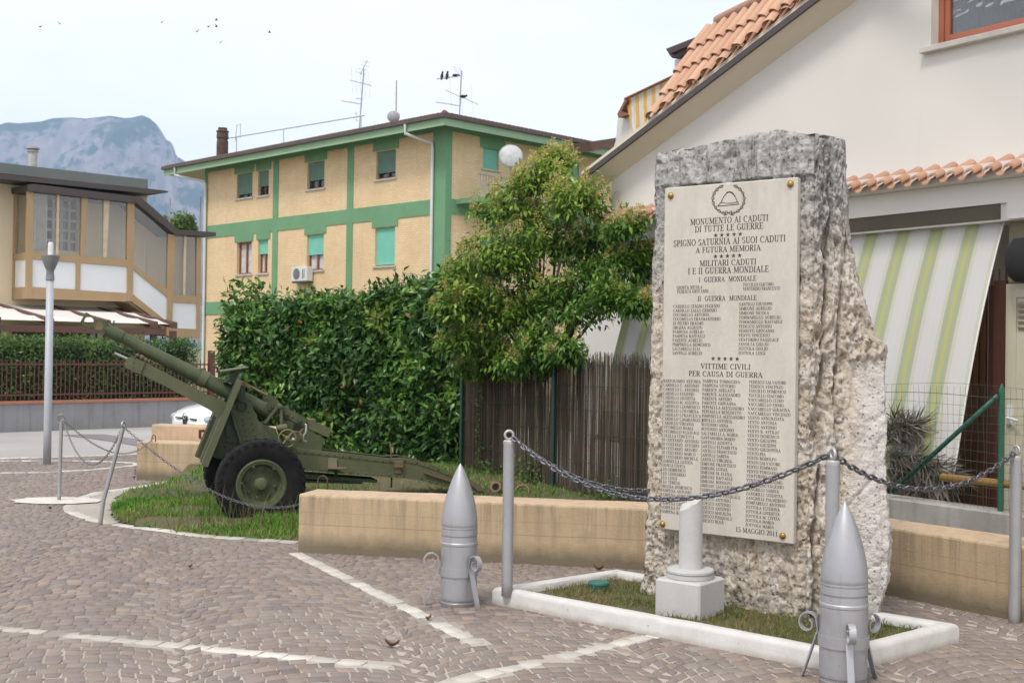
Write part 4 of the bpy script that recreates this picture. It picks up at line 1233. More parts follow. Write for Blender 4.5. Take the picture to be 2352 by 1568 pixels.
# ------------------------------------------------------------------ reed screen with its posts and wires
t_ = fthing('reed_fence', 'brown reed screen fastened to green posts behind the low wall', 'fence', FEN)
mb = MB(); tn = []
RP = [(.095, .07, .046), (.13, .098, .066), (.06, .046, .032), (.17, .13, .09), (.075, .062, .047), (.21, .17, .125), (.045, .036, .027)]
x = FEN.xz((1054, 1000))[0]
while x < 1.2:
    for lay in (0, 1):
        xx = x + random.uniform(-.004, .004); r_ = random.uniform(.0022, .0042); y = .02 + lay * .012 + random.uniform(0, .008)
        h = 1.62 + .10 * noise.noise(Vector((xx * 2, 0, 1))) + random.uniform(-.10, .06) - .06 * (xx + 4) / 5
        lx = random.uniform(-.012, .012)
        vs = []
        for z, o_ in ((.1, 0), (h, lx)):
            vs += [(xx - r_ + o_, y, z), (xx + o_, y - r_, z), (xx + r_ + o_, y, z)]
        mb.add(vs, [(0, 1, 4, 3), (1, 2, 5, 4), (3, 4, 5)])
        c = np.array(random.choice(RP)) * np.array((1, .95, .88)) * random.uniform(.5, .9)
        tn += [(*c, 1)] * 3
    x += random.uniform(.0045, .0075)
qm = Mat('dry_reed', .9); qm.color(qm.mix(qm.rng(qm.noise(9, 5, .6, qm.mapping((1, 1, .35))), .35, .7, 0, .55), qm.attr(), (.05, .045, .035)))
mb.build('reed_mat', qm.m, t_, col=tn)
M_gp = plain('green_coated_steel', (.012, .055, .035), (.02, .07, .05), .5, .2, 20)
for px, nm in (((1063, 1060), 'a'), ((1274, 1100), 'b')):
    xx = FEN.xz(px)[0]
    MB().tube([(xx, -.03, .1), (xx, -.03, 1.72)], .021, 8).build('post', M_gp, t_, smooth=True, sharp=50)
mb = MB()
for z in (.5, .8, 1.05, 1.3, 1.52):
    mb.tube([(xx2, -.008 + .004 * math.sin(xx2 * 9), z + .012 * math.sin(xx2 * 3.1 + z)) for xx2 in np.linspace(FEN.xz((1054, 1000))[0], 1.1, 40)], .0028, 4)
mb.build('tie_wire', M_gp, t_)
# ivy and weeds along the foot of the screen
def weed_patch(name, label, fr, cx, z0, w, h, n_, pal, group='weeds at the foot of the reed screen', y=-.10):
    t_ = thing(name, label, 'weeds', fr.w(cx, y, z0), math.degrees(fr.a), group)
    P = np.stack([RNG.normal(0, w / 2.4, n_), RNG.normal(0, .05, n_), np.abs(RNG.normal(0, h / 2, n_))], 1)
    V, Fq, tone = leaf_arrays(P, rnd_dirs(n_) + (0, -.4, .3), rnd_dirs(n_) * .6 + (0, -.6, .8), RNG.uniform(.03, .055, n_), RNG.uniform(.02, .035, n_), np.array(pal)[RNG.integers(0, len(pal), n_)] * RNG.uniform(.7, 1.3, (n_, 1)))
    np_mesh('leaves', V, Fq, M_leaf, t_, tone)
    mb = MB()
    for i in range(7):
        a = RNG.uniform(-w / 2, w / 2); mb.tube([(a * .5, 0, -.06), (a, .01, h * .5), (a * 1.3, -.02, h)], .003, 4)
    mb.build('stems', M_bark, t_)
WP = [(.05, .13, .02), (.08, .17, .03), (.12, .22, .045)]
for px, w, h, n_, lab in (((1225, 1100), .35, .34, 260, 'leafy weed cluster left of the second green post'), ((1135, 1085), .3, .22, 120, 'small weeds at the reed screen by the tip of the left shell'), ((1420, 1125), .4, .16, 140, 'low weeds against the screen close to the standing stone')):
    weed_patch('weed_clump', lab, FEN, FEN.xz(px)[0], .16, w, h, n_, WP)
ivx = FEN.xz((1107, 960))[0]
t_ = thing('ivy_strand', 'thin ivy strand climbing the reed screen left of the grey post', 'ivy', FEN.w(ivx, -.02, .15), math.degrees(FEN.a))
zz = RNG.uniform(.1, 1.05, 90)
P = np.stack([RNG.normal(0, .028, 90), RNG.normal(-.02, .012, 90), zz], 1)
V, Fq, tone = leaf_arrays(P, rnd_dirs(90) + (0, -.5, -.3), rnd_dirs(90) * .4 + (0, -1, .4), RNG.uniform(.03, .05, 90), RNG.uniform(.025, .04, 90), np.array(WP)[RNG.integers(0, 2, 90)])
np_mesh('leaves', V, Fq, M_leaf, t_, tone)
MB().tube([(0, -.01, 0), (.02, -.012, .4), (-.01, -.01, .75), (.01, -.01, 1.08)], .004, 5).build('stem', M_bark, t_)

# ------------------------------------------------------------------ privet tree
TP = np.array((.28, 14.25))
TF = Frame((TP[0], TP[1]), 0)
t_ = fthing('privet_tree', 'bushy privet tree with yellow flower sprays leaning over the reed screen', 'tree', TF)
lobes = [(1240, 425, 78), (1175, 490, 92), (1320, 470, 88), (1130, 610, 105), (1250, 590, 140), (1385, 560, 75), (1075, 700, 85), (1175, 745, 108), (1300, 715, 110), (1065, 790, 52), (1130, 815, 62), (1432, 620, 60), (1440, 525, 45), (1400, 690, 62), (1215, 835, 55), (1055, 640, 50), (1450, 700, 45), (1290, 380, 48), (1235, 800, 62), (1300, 810, 48), (1090, 845, 40), (1170, 845, 44), (1465, 590, 40), (1350, 640, 80), (1040, 720, 50), (1240, 690, 90)]
ppm = TP[1] / FOC
limb = MB()
base = np.array((0.10, 0, 0))
for sx, sy in ((0, 0), (.09, .03), (-.08, .02)):
    limb.tube([base + (sx, sy, -.05), base + (sx * 1.3 - .02, sy, .7), base + (sx * 2 - .05, sy, 1.35)], [.05, .042, .034], 8)
Ps, Ds, Ns, Ls, Ws, Cs = [], [], [], [], [], []
fP = []
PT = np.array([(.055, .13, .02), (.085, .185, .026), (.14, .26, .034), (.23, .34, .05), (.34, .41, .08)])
for (px, py, r0) in lobes:
    cy = RNG.uniform(-.25, .25) - (.25 if py > 680 else 0) - (1.25 if px > 1395 else .65 if px > 1290 else 0)
    kf = (px - 1176) / FOC; fy = 12 + .848 * (1.33 - kf * 12) / (.53 + .848 * kf)
    if py > 750: cy = min(cy, fy - .38 - TP[1])
    cx, cz = TF.xz((px, py), cy); R_ = r0 * (TP[1] + cy) / FOC
    c = np.array((cx, cy, cz))
    m1 = base + (0, 0, 1.3); m2 = (m1 + c) / 2 + (RNG.normal(0, .06), RNG.normal(0, .06), .06); m2[2] = max(m2[2], 2.05)
    limb.tube([m1, m2, c], [.026, .017, .008], 6)
    for k in range(int(10 + R_ * 34)):
        d = rnd_dirs(1)[0]; d[2] = abs(d[2]) * .9 - .25
        e = c + d * R_ * np.array((1, .9, 1)) * RNG.uniform(.7, 1.08)
        s0 = c + d * R_ * .1
        limb.tube([s0, (s0 + e) / 2 + (0, 0, .04), e], [.007, .005, .002], 4)
        # leaves in pairs along the twig, drooping
        nl = int(34 + R_ * 62)
        f_ = RNG.uniform(.2, 1.05, nl) ** .8
        P = s0 + (e - s0) * f_[:, None] + RNG.normal(0, .045 + .05 * R_, (nl, 3))
        D = rnd_dirs(nl) * .8 + d * .5 + np.array((0, 0, -.45))
        Nn = rnd_dirs(nl) * .5 + np.array((0, -.1, 1.0))
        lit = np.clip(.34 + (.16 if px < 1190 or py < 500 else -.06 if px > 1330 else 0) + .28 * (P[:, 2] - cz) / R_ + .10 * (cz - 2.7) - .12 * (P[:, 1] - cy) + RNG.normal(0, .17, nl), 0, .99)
        # upper, near and left leaves are paler: light put into the leaf colour
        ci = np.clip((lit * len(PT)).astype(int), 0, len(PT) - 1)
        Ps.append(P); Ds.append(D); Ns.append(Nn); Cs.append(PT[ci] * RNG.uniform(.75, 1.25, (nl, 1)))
        if d[2] > -.12 and RNG.random() < (.8 if py < 520 else .5 if py < 600 or px < 1140 else .2): fP.append(e + d * .03)
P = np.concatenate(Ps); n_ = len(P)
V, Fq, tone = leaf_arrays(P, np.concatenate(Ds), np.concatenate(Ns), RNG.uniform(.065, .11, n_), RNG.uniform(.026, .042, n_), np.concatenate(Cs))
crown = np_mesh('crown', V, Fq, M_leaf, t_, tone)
limb.build('trunk', M_bark, t_, smooth=True)
# flower panicles: upright sprays of tiny buds
Ps, Ds, Cs = [], [], []
for e in fP:
    m = int(RNG.integers(55, 100)); hgt = RNG.uniform(.10, .19)
    f_ = RNG.uniform(0, 1, m)
    a = RNG.uniform(0, 2 * math.pi, m)
    r_ = (1 - f_ * .8) * .07 * RNG.uniform(.3, 1.1, m)
    Ps.append(e + np.stack([r_ * np.cos(a), r_ * np.sin(a), f_ * hgt], 1)); Ds.append(np.stack([np.cos(a), np.sin(a), np.full(m, .8)], 1))
    Cs.append(np.array([(.56, .48, .17)]) * RNG.uniform(.6, 1.25, (m, 1)))
P = np.concatenate(Ps); n_ = len(P)
V, Fq, tone = leaf_arrays(P, np.concatenate(Ds), rnd_dirs(n_), RNG.uniform(.018, .034, n_), RNG.uniform(.009, .016, n_), np.concatenate(Cs))
np_mesh('flower_sprays', V, Fq, M_leaf, t_, tone)

# ------------------------------------------------------------------ the field gun
GUN = Frame((-2.575, 12.1), 198.2)
gun = fthing('field_gun', 'old green field gun on two rubber tyred wheels, barrel pointing left', 'cannon', GUN)
def army(name, a, b, rust=.25):
    q = Mat(name, .62, .15, .4)
    n1 = q.noise(4, 7); n2 = q.noise(26, 6)
    c = q.mix(q.rng(n1, .32, .68), a, b)
    c = q.mix(q.math('MULTIPLY', q.rng(n2, .57, .70), rust), c, (.15, .08, .04)); c = q.mix(q.math('MULTIPLY', q.rng(q.noise(48, 5, .7), .60, .66), .5), c, (.20, .21, .15))
    c = q.mix(q.rng(q.noise(11, 6, .6, q.mapping((1, 1, .4), (2, 2, 2))), .55, .75, 0, .35), c, (.17, .155, .085))
    q.color(c); q.bump(n2, .12, .003); return q.m
M_army = army('olive_green_paint', (.075, .098, .045), (.044, .063, .029), .4)
M_army2 = army('faded_olive_paint', (.118, .128, .066), (.085, .098, .048), .4)
M_armyd = army('dark_green_paint', (.045, .07, .035), (.035, .055, .03), .15)
M_rustg = army('rusty_olive_steel', (.19, .12, .075), (.12, .10, .055), .5)
M_rub = plain('weathered_rubber', (.007, .007, .008), (.016, .0155, .015), .8, 0, 9, .35, .7, .3, 60, .2)
cA = crop(700, 1350, .2551); cC = crop(280, 1150, .2551); cW = crop(720, 1600, .2551); cD = crop(1000, 1300, .4464)
def GP(c, pts, y=0.0): return GUN.pts(pts, y, c)
def rivets(mb, pts, y, r_=.011, n_=6):
    for x, z in pts:
        mb.lathe([(r_, 0), (r_ * .85, .005), (r_ * .4, .009), (0, .010)], n_, (x, y, z), (0, 1, 0))
def along(a, b, n_): return [(a[0] + (b[0] - a[0]) * i / (n_ - 1), a[1] + (b[1] - a[1]) * i / (n_ - 1)) for i in range(n_)]
# barrel
a0 = np.array(GUN.xz(cC((1100, 657)))); a1 = np.array(GUN.xz(cC((1800, 1013))))
bd = a0 - a1; bd /= np.linalg.norm(bd)
def S_(p): return float(np.dot(np.array(GUN.xz(p)) - a1, bd))
sm, sc0, sc1, s1100 = S_(cC((420, 305))), S_(cC((690, 448))), S_(cC((700, 455))), S_(cC((1100, 657)))
send = S_(cA((1300, 700)))
ax3 = (bd[0], 0, bd[1]); o3 = (a1[0], 0, a1[1])
prof = [(.075, send), (.075, -.32), (.0735, -.30), (.0735, -.02), (.071, .02), (.060, s1100), (.053, sc1), (.0615, sc0 - .005), (.0625, sc0 + .01), (.062, sm - .03), (.056, sm), (.030, sm), (.030, sm - .05)]
MB().lathe(prof, 36, o3, ax3).build('barrel', M_army, gun, smooth=True, sharp=35)
MB().lathe([(.076, -.10), (.084, -.10), (.084, -.02), (.076, -.02)], 30, o3, ax3, caps=False).build('barrel_clamp', M_army2, gun, smooth=True, sharp=30)
MB().box(-.03, .03, -.03, .03, 0, .02).build('clamp_lug', M_army2, gun).location = (a1[0] - bd[0] * .06 - bd[1] * -.0 , 0, a1[1] - bd[1] * .06 + .082)
# muzzle brake: two cheeks with round ports
def ported(mb, outer, ctr, r_, y0, y1, n_=40):
    ctr = np.array(ctr); O = [np.array(p) for p in outer]
    ring_o, ring_i = [], []
    for i in range(n_):
        a = 2 * math.pi * i / n_; d = np.array((math.cos(a), math.sin(a))); best = 1e9
        for j in range(len(O)):
            p, q_ = O[j], O[(j + 1) % len(O)]; e = q_ - p
            den = d[0] * e[1] - d[1] * e[0]
            if abs(den) < 1e-9: continue
            w = p - ctr; t = (w[0] * e[1] - w[1] * e[0]) / den; u = (w[0] * d[1] - w[1] * d[0]) / den
            if t > 0 and -1e-6 <= u <= 1 + 1e-6: best = min(best, t)
        ring_o.append(ctr + d * best); ring_i.append(ctr + d * r_)
    vs = []
    for y in (y0, y1): vs += [(p[0], y, p[1]) for p in ring_o] + [(p[0], y, p[1]) for p in ring_i]
    n2 = 2 * n_; fs = []
    for i in range(n_):
        j = (i + 1) % n_
        fs += [(i, j, n_ + j, n_ + i), (n2 + j, n2 + i, n2 + n_ + i, n2 + n_ + j), (j, i, n2 + i, n2 + j), (n_ + i, n_ + j, n2 + n_ + j, n2 + n_ + i)]
    mb.add(vs, fs)
mb = MB()
front = GP(cC, [(165, 80), (215, 108), (330, 178), (275, 300), (225, 320), (130, 280), (85, 225)])
ported(mb, front, GUN.xz(cC((210, 208))), .042, -.062, .062)
rear = GP(cC, [(325, 182), (380, 180), (470, 215), (500, 262), (430, 415), (385, 405), (325, 368), (222, 318), (278, 298)])
mb.prism(rear, -.055, .055)
mb.build('muzzle_brake', M_army, gun, smooth=True, sharp=30)
x, z = GUN.xz(cC((355, 285)), .055)
MB().lathe([(.042, .0545), (.042, .0580), (.035, .0580), (.026, .0560), (0, .0560)], 24, (x, 0, z), (0, 1, 0)).build('brake_port', M_rustg, gun, smooth=True, sharp=30)
mb = MB(); x, z = GUN.xz(cC((575, 245))); mb.box(x - .006, x + .006, -.004, .004, z - .02, z + .02); mb.box(x - .015, x + .010, -.004, .004, z + .018, z + .026)
mb.build('fore_sight', M_armyd, gun)
# recoil cradle under the barrel
cr_top = GP(cC, [(738, 850), (748, 790), (780, 752), (840, 735), (900, 752), (1000, 800), (1030, 812), (1960, 1292)]) + GP(cA, [(520, 590), (640, 655)])
cr_bot = GP(cA, [(560, 860), (400, 775)]) + GP(cC, [(1960, 1500), (1300, 1150), (960, 985), (850, 950), (760, 890)])
MB().prism(cr_top + cr_bot, -.085, .085).build('cradle', M_army2, gun)
mb = MB(); p0, p1, p2, p3 = GP(cC, [(880, 745), (1040, 815), (960, 985), (860, 950)], .086)
mb.prism([p0, p1, p2, p3], .084, .097)
rivets(mb, along(p0, p3, 4) + along(p1, p2, 4), .097, .008)
mb.build('cradle_band', M_army2, gun)
for pa, pb, r_, m_ in (((520, 580), (900, 750), .009, M_armyd), ((585, 678), (800, 775), .013, M_steel2)):
    q0, q1 = GP(cC, [pa, pb]); MB().tube([(q0[0], .03, q0[1]), (q1[0], .03, q1[1])], r_, 10).build('recoil_rod', m_, gun, smooth=True, sharp=40)
mb = MB()
for p, r_ in (((925, 710), .018), ((985, 740), .024), ((1040, 775), .022), ((1085, 800), .016)):
    x, z = GUN.xz(cC(p)); mb.lathe([(r_, -.05), (r_, .05), (r_ * .6, .06)], 10, (x, .02, z), (0, 1, 0))
mb.build('recoil_valve', M_rustg, gun, smooth=True, sharp=40)
# shield: sloping plate seen nearly edge-on, flanges along its sides
YN = .46
s_top = np.array(GUN.xz(cA((812, 190)), YN)); s_bot = np.array(GUN.xz(cA((262, 1540)), YN))
d = s_top - s_bot; sl = np.linalg.norm(d); d /= sl; nrm = np.array((-d[1], d[0]))
def SHP(u, off): p = s_bot + d * u * sl + nrm * off; return (p[0], p[1])
mb = MB()
mb.prism([SHP(0, 0), SHP(1, 0), SHP(1, .012), SHP(0, .012)], -YN, -.13)
mb.prism([SHP(0, 0), SHP(1, 0), SHP(1, .012), SHP(0, .012)], .13, YN)
mb.prism([SHP(0, 0), SHP(.50, 0), SHP(.50, .012), SHP(0, .012)], -.13, .13)
mb.prism([SHP(.80, 0), SHP(1, 0), SHP(1, .012), SHP(.80, .012)], -.13, .13)
mb.build('shield', M_armyd, gun)
for y0, y1 in ((YN, YN + .012), (-YN - .012, -YN)):
    mb = MB(); mb.prism([SHP(-.01, -.02), SHP(.93, -.02), SHP(.93, .034), SHP(-.01, .034)], y0, y1)
    mb.prism([SHP(-.01, -.022), SHP(.52, -.022), SHP(.52, -.03), SHP(-.01, -.03)], y0 - .05, y1)
    mb.build('shield_flange', M_army2, gun)
for y0, y1 in ((.27, .29), (-.29, -.27)):
    MB().prism([SHP(.0, -.035), SHP(.48, -.035), SHP(.48, 0), SHP(.0, 0)], y0, y1).build('shield_stiffener', M_army2, gun)
p = GP(cA, [(800, 120), (640, 160), (700, 260), (600, 320), (500, 340), (490, 420), (560, 560), (640, 600)], .2)
f0, f1 = GP(cA, [(505, 155), (900, 95)], .1)
MB().hexa([(f0[0], -.20, f0[1] - .012), (f1[0], -.20, f1[1] - .012), (f1[0], .20, f1[1] - .012), (f0[0], .20, f0[1] - .012), (f0[0], -.20, f0[1]), (f1[0], -.20, f1[1]), (f1[0], .20, f1[1]), (f0[0], .20, f0[1])][::1]).build('shield_flap', M_army2, gun)
bx = GP(cA, [(660, 150), (840, 130), (780, 250), (700, 330), (540, 330), (620, 290)], .12)
MB().prism(bx, -.13, .13).build('flap_bracket', M_armyd, gun)
x, z = GUN.xz(cA((250, 1040)), YN)
mb = MB(); mb.box(x - .01, x + .045, YN - .03, YN + .01, z - .012, z + .012); mb.box(x - .01, x + .04, YN - .03, YN + .01, z - .075, z - .06); mb.box(x + .02, x + .045, YN - .02, YN - .005, z - .065, z - .008); mb.build('travel_hook', M_rust, gun)
# carriage cheeks
YC = .30
cheek = GP(cA, [(632, 735), (690, 660), (745, 615), (870, 600), (945, 622), (985, 735), (1030, 800), (1045, 880), (1130, 945), (1310, 1005), (1335, 1090), (1480, 1262), (1610, 1290), (1640, 1580), (1000, 1600), (860, 1480), (790, 1240)], YC)
for s_ in (1, -1):
    mb = MB(); mb.prism(cheek, s_ * YC, s_ * (YC - .02))
    if s_ > 0:
        for ln in (((815, 875), (880, 1110), 4), ((910, 755), (1000, 1105), 5)):
            rivets(mb, along(*GP(cA, ln[:2], YC), ln[2]), YC, .011)
        rivets(mb, along(*GP(cA, [(700, 1200), (820, 1180)], YC), 2), YC, .011)
        e0, e1 = GP(cA, [(632, 735), (790, 1240)], YC)
        mb.prism([e0, e1, (e1[0] - .022, e1[1]), (e0[0] - .022, e0[1])], YC, YC + .03)
    mb.build('cheek_plate', M_army, gun)
MB().prism(GP(cA, [(545, 965), (560, 830), (640, 745), (800, 1245), (860, 1480), (420, 1440), (385, 1280), (480, 1190)], .27), -.27, .27).build('axle_housing', M_armyd, gun)
mb = MB(); mb.prism(GP(cA, [(575, 960), (640, 960), (690, 1180), (650, 1210), (590, 1190)], .272), .27, .288)
rivets(mb, GP(cA, [(570, 1265), (680, 1270), (620, 1130)], .288), .288, .012); mb.build('housing_panel', M_armyd, gun)
tx, tz = GUN.xz(cA((812, 668)), YC)
mb = MB(); mb.lathe([(.050, YC - .02), (.050, YC + .03), (.043, YC + .038), (.038, YC + .036), (.034, YC + .01), (0, YC + .01)], 28, (tx, 0, tz), (0, 1, 0)); mb.build('trunnion_cap', M_armyd, gun, smooth=True, sharp=30)
a_, b_ = GP(cA, [(830, 365), (812, 640)], YC - .02)
MB().prism([(a_[0] + .022, a_[1]), (a_[0] - .022, a_[1]), (b_[0] - .032, b_[1]), (b_[0] + .032, b_[1])], YC - .05, YC - .012).build('sight_arm', M_armyd, gun)
mb = MB(); mb.prism(GP(cA, [(790, 320), (850, 310), (950, 370), (935, 420), (880, 400), (800, 365)], YC), YC - .09, YC - .01); a_, b_ = GP(cA, [(920, 380), (1180, 515)], YC - .05)
mb.tube([(a_[0], YC - .05, a_[1]), (b_[0], YC - .05, b_[1])], [.012, .016], 8); mb.build('sight_bracket', M_rustg, gun)
# breech
br = GP(cA, [(1195, 600), (1165, 545), (1215, 512), (1300, 545), (1360, 610), (1380, 645), (1772, 862), (1735, 968), (1640, 935), (1555, 895), (1490, 840), (1390, 765), (1250, 745), (1190, 740)], .15)
for s_ in (1, -1):
    mb = MB(); mb.prism(br, s_ * .15, s_ * .125)
    if s_ > 0:
        for p in ((1262, 688), (1466, 790), (1660, 888)):
            x, z = GUN.xz(cA(p), .15)
            mb.lathe([(.028, .15), (.028, .158), (.019, .158), (.019, .154), (.015, .154), (.015, .17), (.011, .176), (0, .176)], 16, (x, 0, z), (0, 1, 0))
        rivets(mb, GP(cA, [(1550, 832), (1370, 690)], .15), .15, .014)
    mb.build('breech_plate', M_army, gun)
MB().prism(GP(cA, [(1180, 640), (1380, 660), (1772, 862), (2118, 1000), (2092, 1140), (1780, 1000), (1540, 920), (1380, 800), (1200, 790)], .12), -.12, .12).build('breech_block', M_army2, gun)
mb = MB(); x, z = GUN.xz(cA((1830, 885)), .0); mb.box(x - .03, x + .03, -.10, .10, z - .006, z + .014); mb.build('breech_lug', M_rustg, gun)
MB().prism(GP(cA, [(1450, 880), (1560, 905), (1760, 1000), (2025, 1155), (1985, 1325), (1600, 1300), (1440, 1240), (1390, 1050)], .14), -.14, .14).build('saddle', M_army, gun)
MB().prism(GP(cA, [(1575, 930), (1700, 980), (1690, 1040), (1560, 1030)], .145), .139, .146).build('saddle_slot', M_darkhole, gun)
for pa, pb in (((1350, 665), (1148, 925)), ((1392, 715), (1390, 955))):
    a_, b_ = GP(cA, [pa, pb], .2); t = np.array((b_[0] - a_[0], b_[1] - a_[1])); t /= np.linalg.norm(t); n2 = np.array((-t[1], t[0])) * .013
    MB().prism([(a_[0] + n2[0], a_[1] + n2[1]), (b_[0] + n2[0], b_[1] + n2[1]), (b_[0] - n2[0], b_[1] - n2[1]), (a_[0] - n2[0], a_[1] - n2[1])], .17, .2).build('sight_link', M_army2, gun)
x, z = GUN.xz(cA((1370, 675)), .2); MB().lathe([(.025, .15), (.025, .215), (.012, .22), (0, .22)], 16, (x, 0, z), (0, 1, 0)).build('link_pin', M_army2, gun, smooth=True, sharp=30)
# elevating gear with its hand wheel
x, z = GUN.xz(cA((1400, 995)), .3)
MB().lathe([(.030, -.05), (.036, -.045), (.036, .045), (.030, .05)], 16, (x, .30, z), (1, 0, -.15)).build('gear_case', M_army2, gun, smooth=True, sharp=30)
hx, hz = GUN.xz(cA((1480, 1150)), .40)
hw = MB(); hw.torus((hx, .40, hz), (0, 1, 0), .083, .0085, 32, 8)
for k in range(4):
    a = rad(38 + 90 * k); hw.tube([(hx, .395, hz), (hx + .08 * math.cos(a), .40, hz + .08 * math.sin(a))], [.012, .008], 6)
hw.lathe([(.022, .30), (.022, .405), (.014, .412), (0, .412)], 12, (hx, 0, hz), (0, 1, 0))
hwo = hw.build('hand_wheel', army('yellowed_olive_paint', (.20, .18, .07), (.14, .13, .06), .5), gun, smooth=True, sharp=40)
kx, kz = GUN.xz(cA((1565, 1165)), .42); MB().lathe([(.010, .40), (.018, .41), (.019, .44), (.012, .455), (0, .456)], 12, (kx, 0, kz), (0, 1, 0)).build('wheel_knob', M_steel2, hwo, smooth=True)
cp = GP(cA, [(1735, 940), (1755, 945), (1755, 1060), (1720, 1100), (1715, 1180), (1770, 1190)], .36)
MB().tube([(p[0], .36, p[1]) for p in cp], [.008, .011, .011, .007, .007, .009], 8).build('crank_handle', M_ring, gun, smooth=True)
cp = GP(cA, [(1540, 1045), (1660, 1060), (1705, 1010)], .3); mb = MB(); mb.tube([(p[0], .3, p[1]) for p in cp], .009, 8)
cp = GP(cA, [(1660, 1060), (1695, 1120), (1655, 1210)], .3); mb.tube([(p[0], .3, p[1]) for p in cp], .011, 8); mb.build('control_linkage', M_rustg, gun, smooth=True)
# box trail
YT2 = .19
tr_top = GP(cA, [(1600, 1290)], YT2) + GP(cD, [(250, 856), (700, 905), (1040, 944), (1160, 938), (1260, 955), (1440, 1015), (1600, 1085), (1790, 1195), (1990, 1246)], YT2)
tr_bot = GP(cD, [(1990, 1262), (1800, 1248), (1550, 1192), (1300, 1122), (1150, 1102), (700, 1070), (320, 1034), (230, 1020)], YT2)
for s_ in (1, -1):
    mb = MB(); mb.prism(tr_top + tr_bot, s_ * YT2, s_ * (YT2 - .012))
    # top and bottom angle irons
    for line, dz in ((tr_top, -1), (tr_bot[1:], 1)):
        for a_, b_ in zip(line[:-1], line[1:]):
            t = np.array((b_[0] - a_[0], b_[1] - a_[1])); L_ = np.linalg.norm(t)
            if L_ < 1e-4: continue
            mb.prism([a_, b_, (b_[0], b_[1] + dz * .035), (a_[0], a_[1] + dz * .035)], s_ * YT2, s_ * (YT2 + .006))
            if s_ > 0: rivets(mb, along((a_[0], a_[1] + dz * .02), (b_[0], b_[1] + dz * .02), max(2, int(L_ / .065))), YT2 + .006, .010)
    mb.prism([(p[0], p[1]) for p in tr_top[1:]] + [(p[0], p[1] + .007) for p in tr_top[1:]][::-1], s_ * YT2, s_ * (YT2 - .05))
    mb.build('trail_side', M_army2, gun)
def tr_at(c, p): return GUN.xz(c(p), YT2)
dk = GP(cD, [(480, 885), (1150, 960), (1440, 1035), (1700, 1150), (1700, 1190), (1150, 1050), (480, 985)], 0)
MB().prism(dk, -YT2 + .012, YT2 - .012).build('trail_deck', M_armyd, gun)
mb = MB(); x, z = tr_at(cD, (550, 962)); mb.box(x - .045, x + .045, YT2 + .004, YT2 + .016, z - .075, z + .035)
mb.build('seat_bracket', plain('pale_olive_patch', (.21, .21, .13), None, .7), gun)
x, z = tr_at(cD, (572, 1006)); mb = MB(); mb.lathe([(.06, -.012), (.10, -.006), (.102, .0), (.05, -.002), (0, -.004)], 24, (x, YT2 + .12, z), (0, 0, 1)); seat = mb.build('layer_seat', M_rustg, gun, smooth=True, sharp=40)
MB().tube([(x, YT2 + .11, z - .008), (x, YT2 + .06, z - .09), (x, YT2, z - .10)], .018, 8).build('seat_stem', M_armyd, gun, smooth=True)
mb = MB(); a_, b_ = GP(cD, [(300, 1062), (920, 1112)], .1); mb.prism([a_, b_, (b_[0], b_[1] - .03), (a_[0], a_[1] - .045)], -.16, .16)
a_, b_ = GP(cD, [(320, 1118), (800, 1130)], .1); mb.prism([a_, b_, (b_[0], b_[1] - .022), (a_[0], a_[1] - .022)], -.14, .14); mb.build('firing_platform', M_armyd, gun)
a_, b_ = GP(cD, [(1036, 800), (1052, 960)], .1); mb = MB(); mb.tube([(a_[0], .1, a_[1]), (b_[0], .1, b_[1]), GP(cD, [(1048, 1180)], .1)[0][0:1] + (.1,) + GP(cD, [(1048, 1180)], .1)[0][1:2]], .009, 8); mb.build('hand_spike', M_rust, gun, smooth=True)
mb = MB(); x, z = tr_at(cD, (1100, 985)); mb.box(x - .05, x + .04, YT2, YT2 + .04, z - .03, z + .03); mb.box(x - .03, x + .03, YT2 - .06, YT2 + .02, z - .09, z - .03); mb.build('lashing_bracket', M_rustg, gun)
a_, b_ = GP(cD, [(1320, 1045), (1590, 1125)], YT2); MB().prism([a_, b_, (b_[0], b_[1] - .03), (a_[0], a_[1] - .02)], YT2 + .004, YT2 + .03).build('side_strap', M_rustg, gun)
sp_ = GP(cD, [(1690, 1100), (1760, 1140), (1815, 1205), (1780, 1215), (1700, 1150)], YT2); MB().prism(sp_, YT2 - .02, YT2 + .02).build('spade_plate', M_rustg, gun)
ce2 = crop(1650, 1650, .21259)
for p, r_, yy in (((985, 830), .052, .10), ((1450, 910), .075, .0)):
    x, z = GUN.xz(ce2(p), yy); MB().torus((x, yy, z), (.5, .7, .5), r_, .017, 20, 8).build('towing_eye', M_rustg, gun, smooth=True)
mb = MB(); a_ = GP(ce2, [(1060, 890), (1130, 800), (1150, 720), (960, 720), (900, 770), (1000, 900)], .05); mb.prism(a_, -.02, .05); mb.build('towing_bracket', M_rustg, gun)
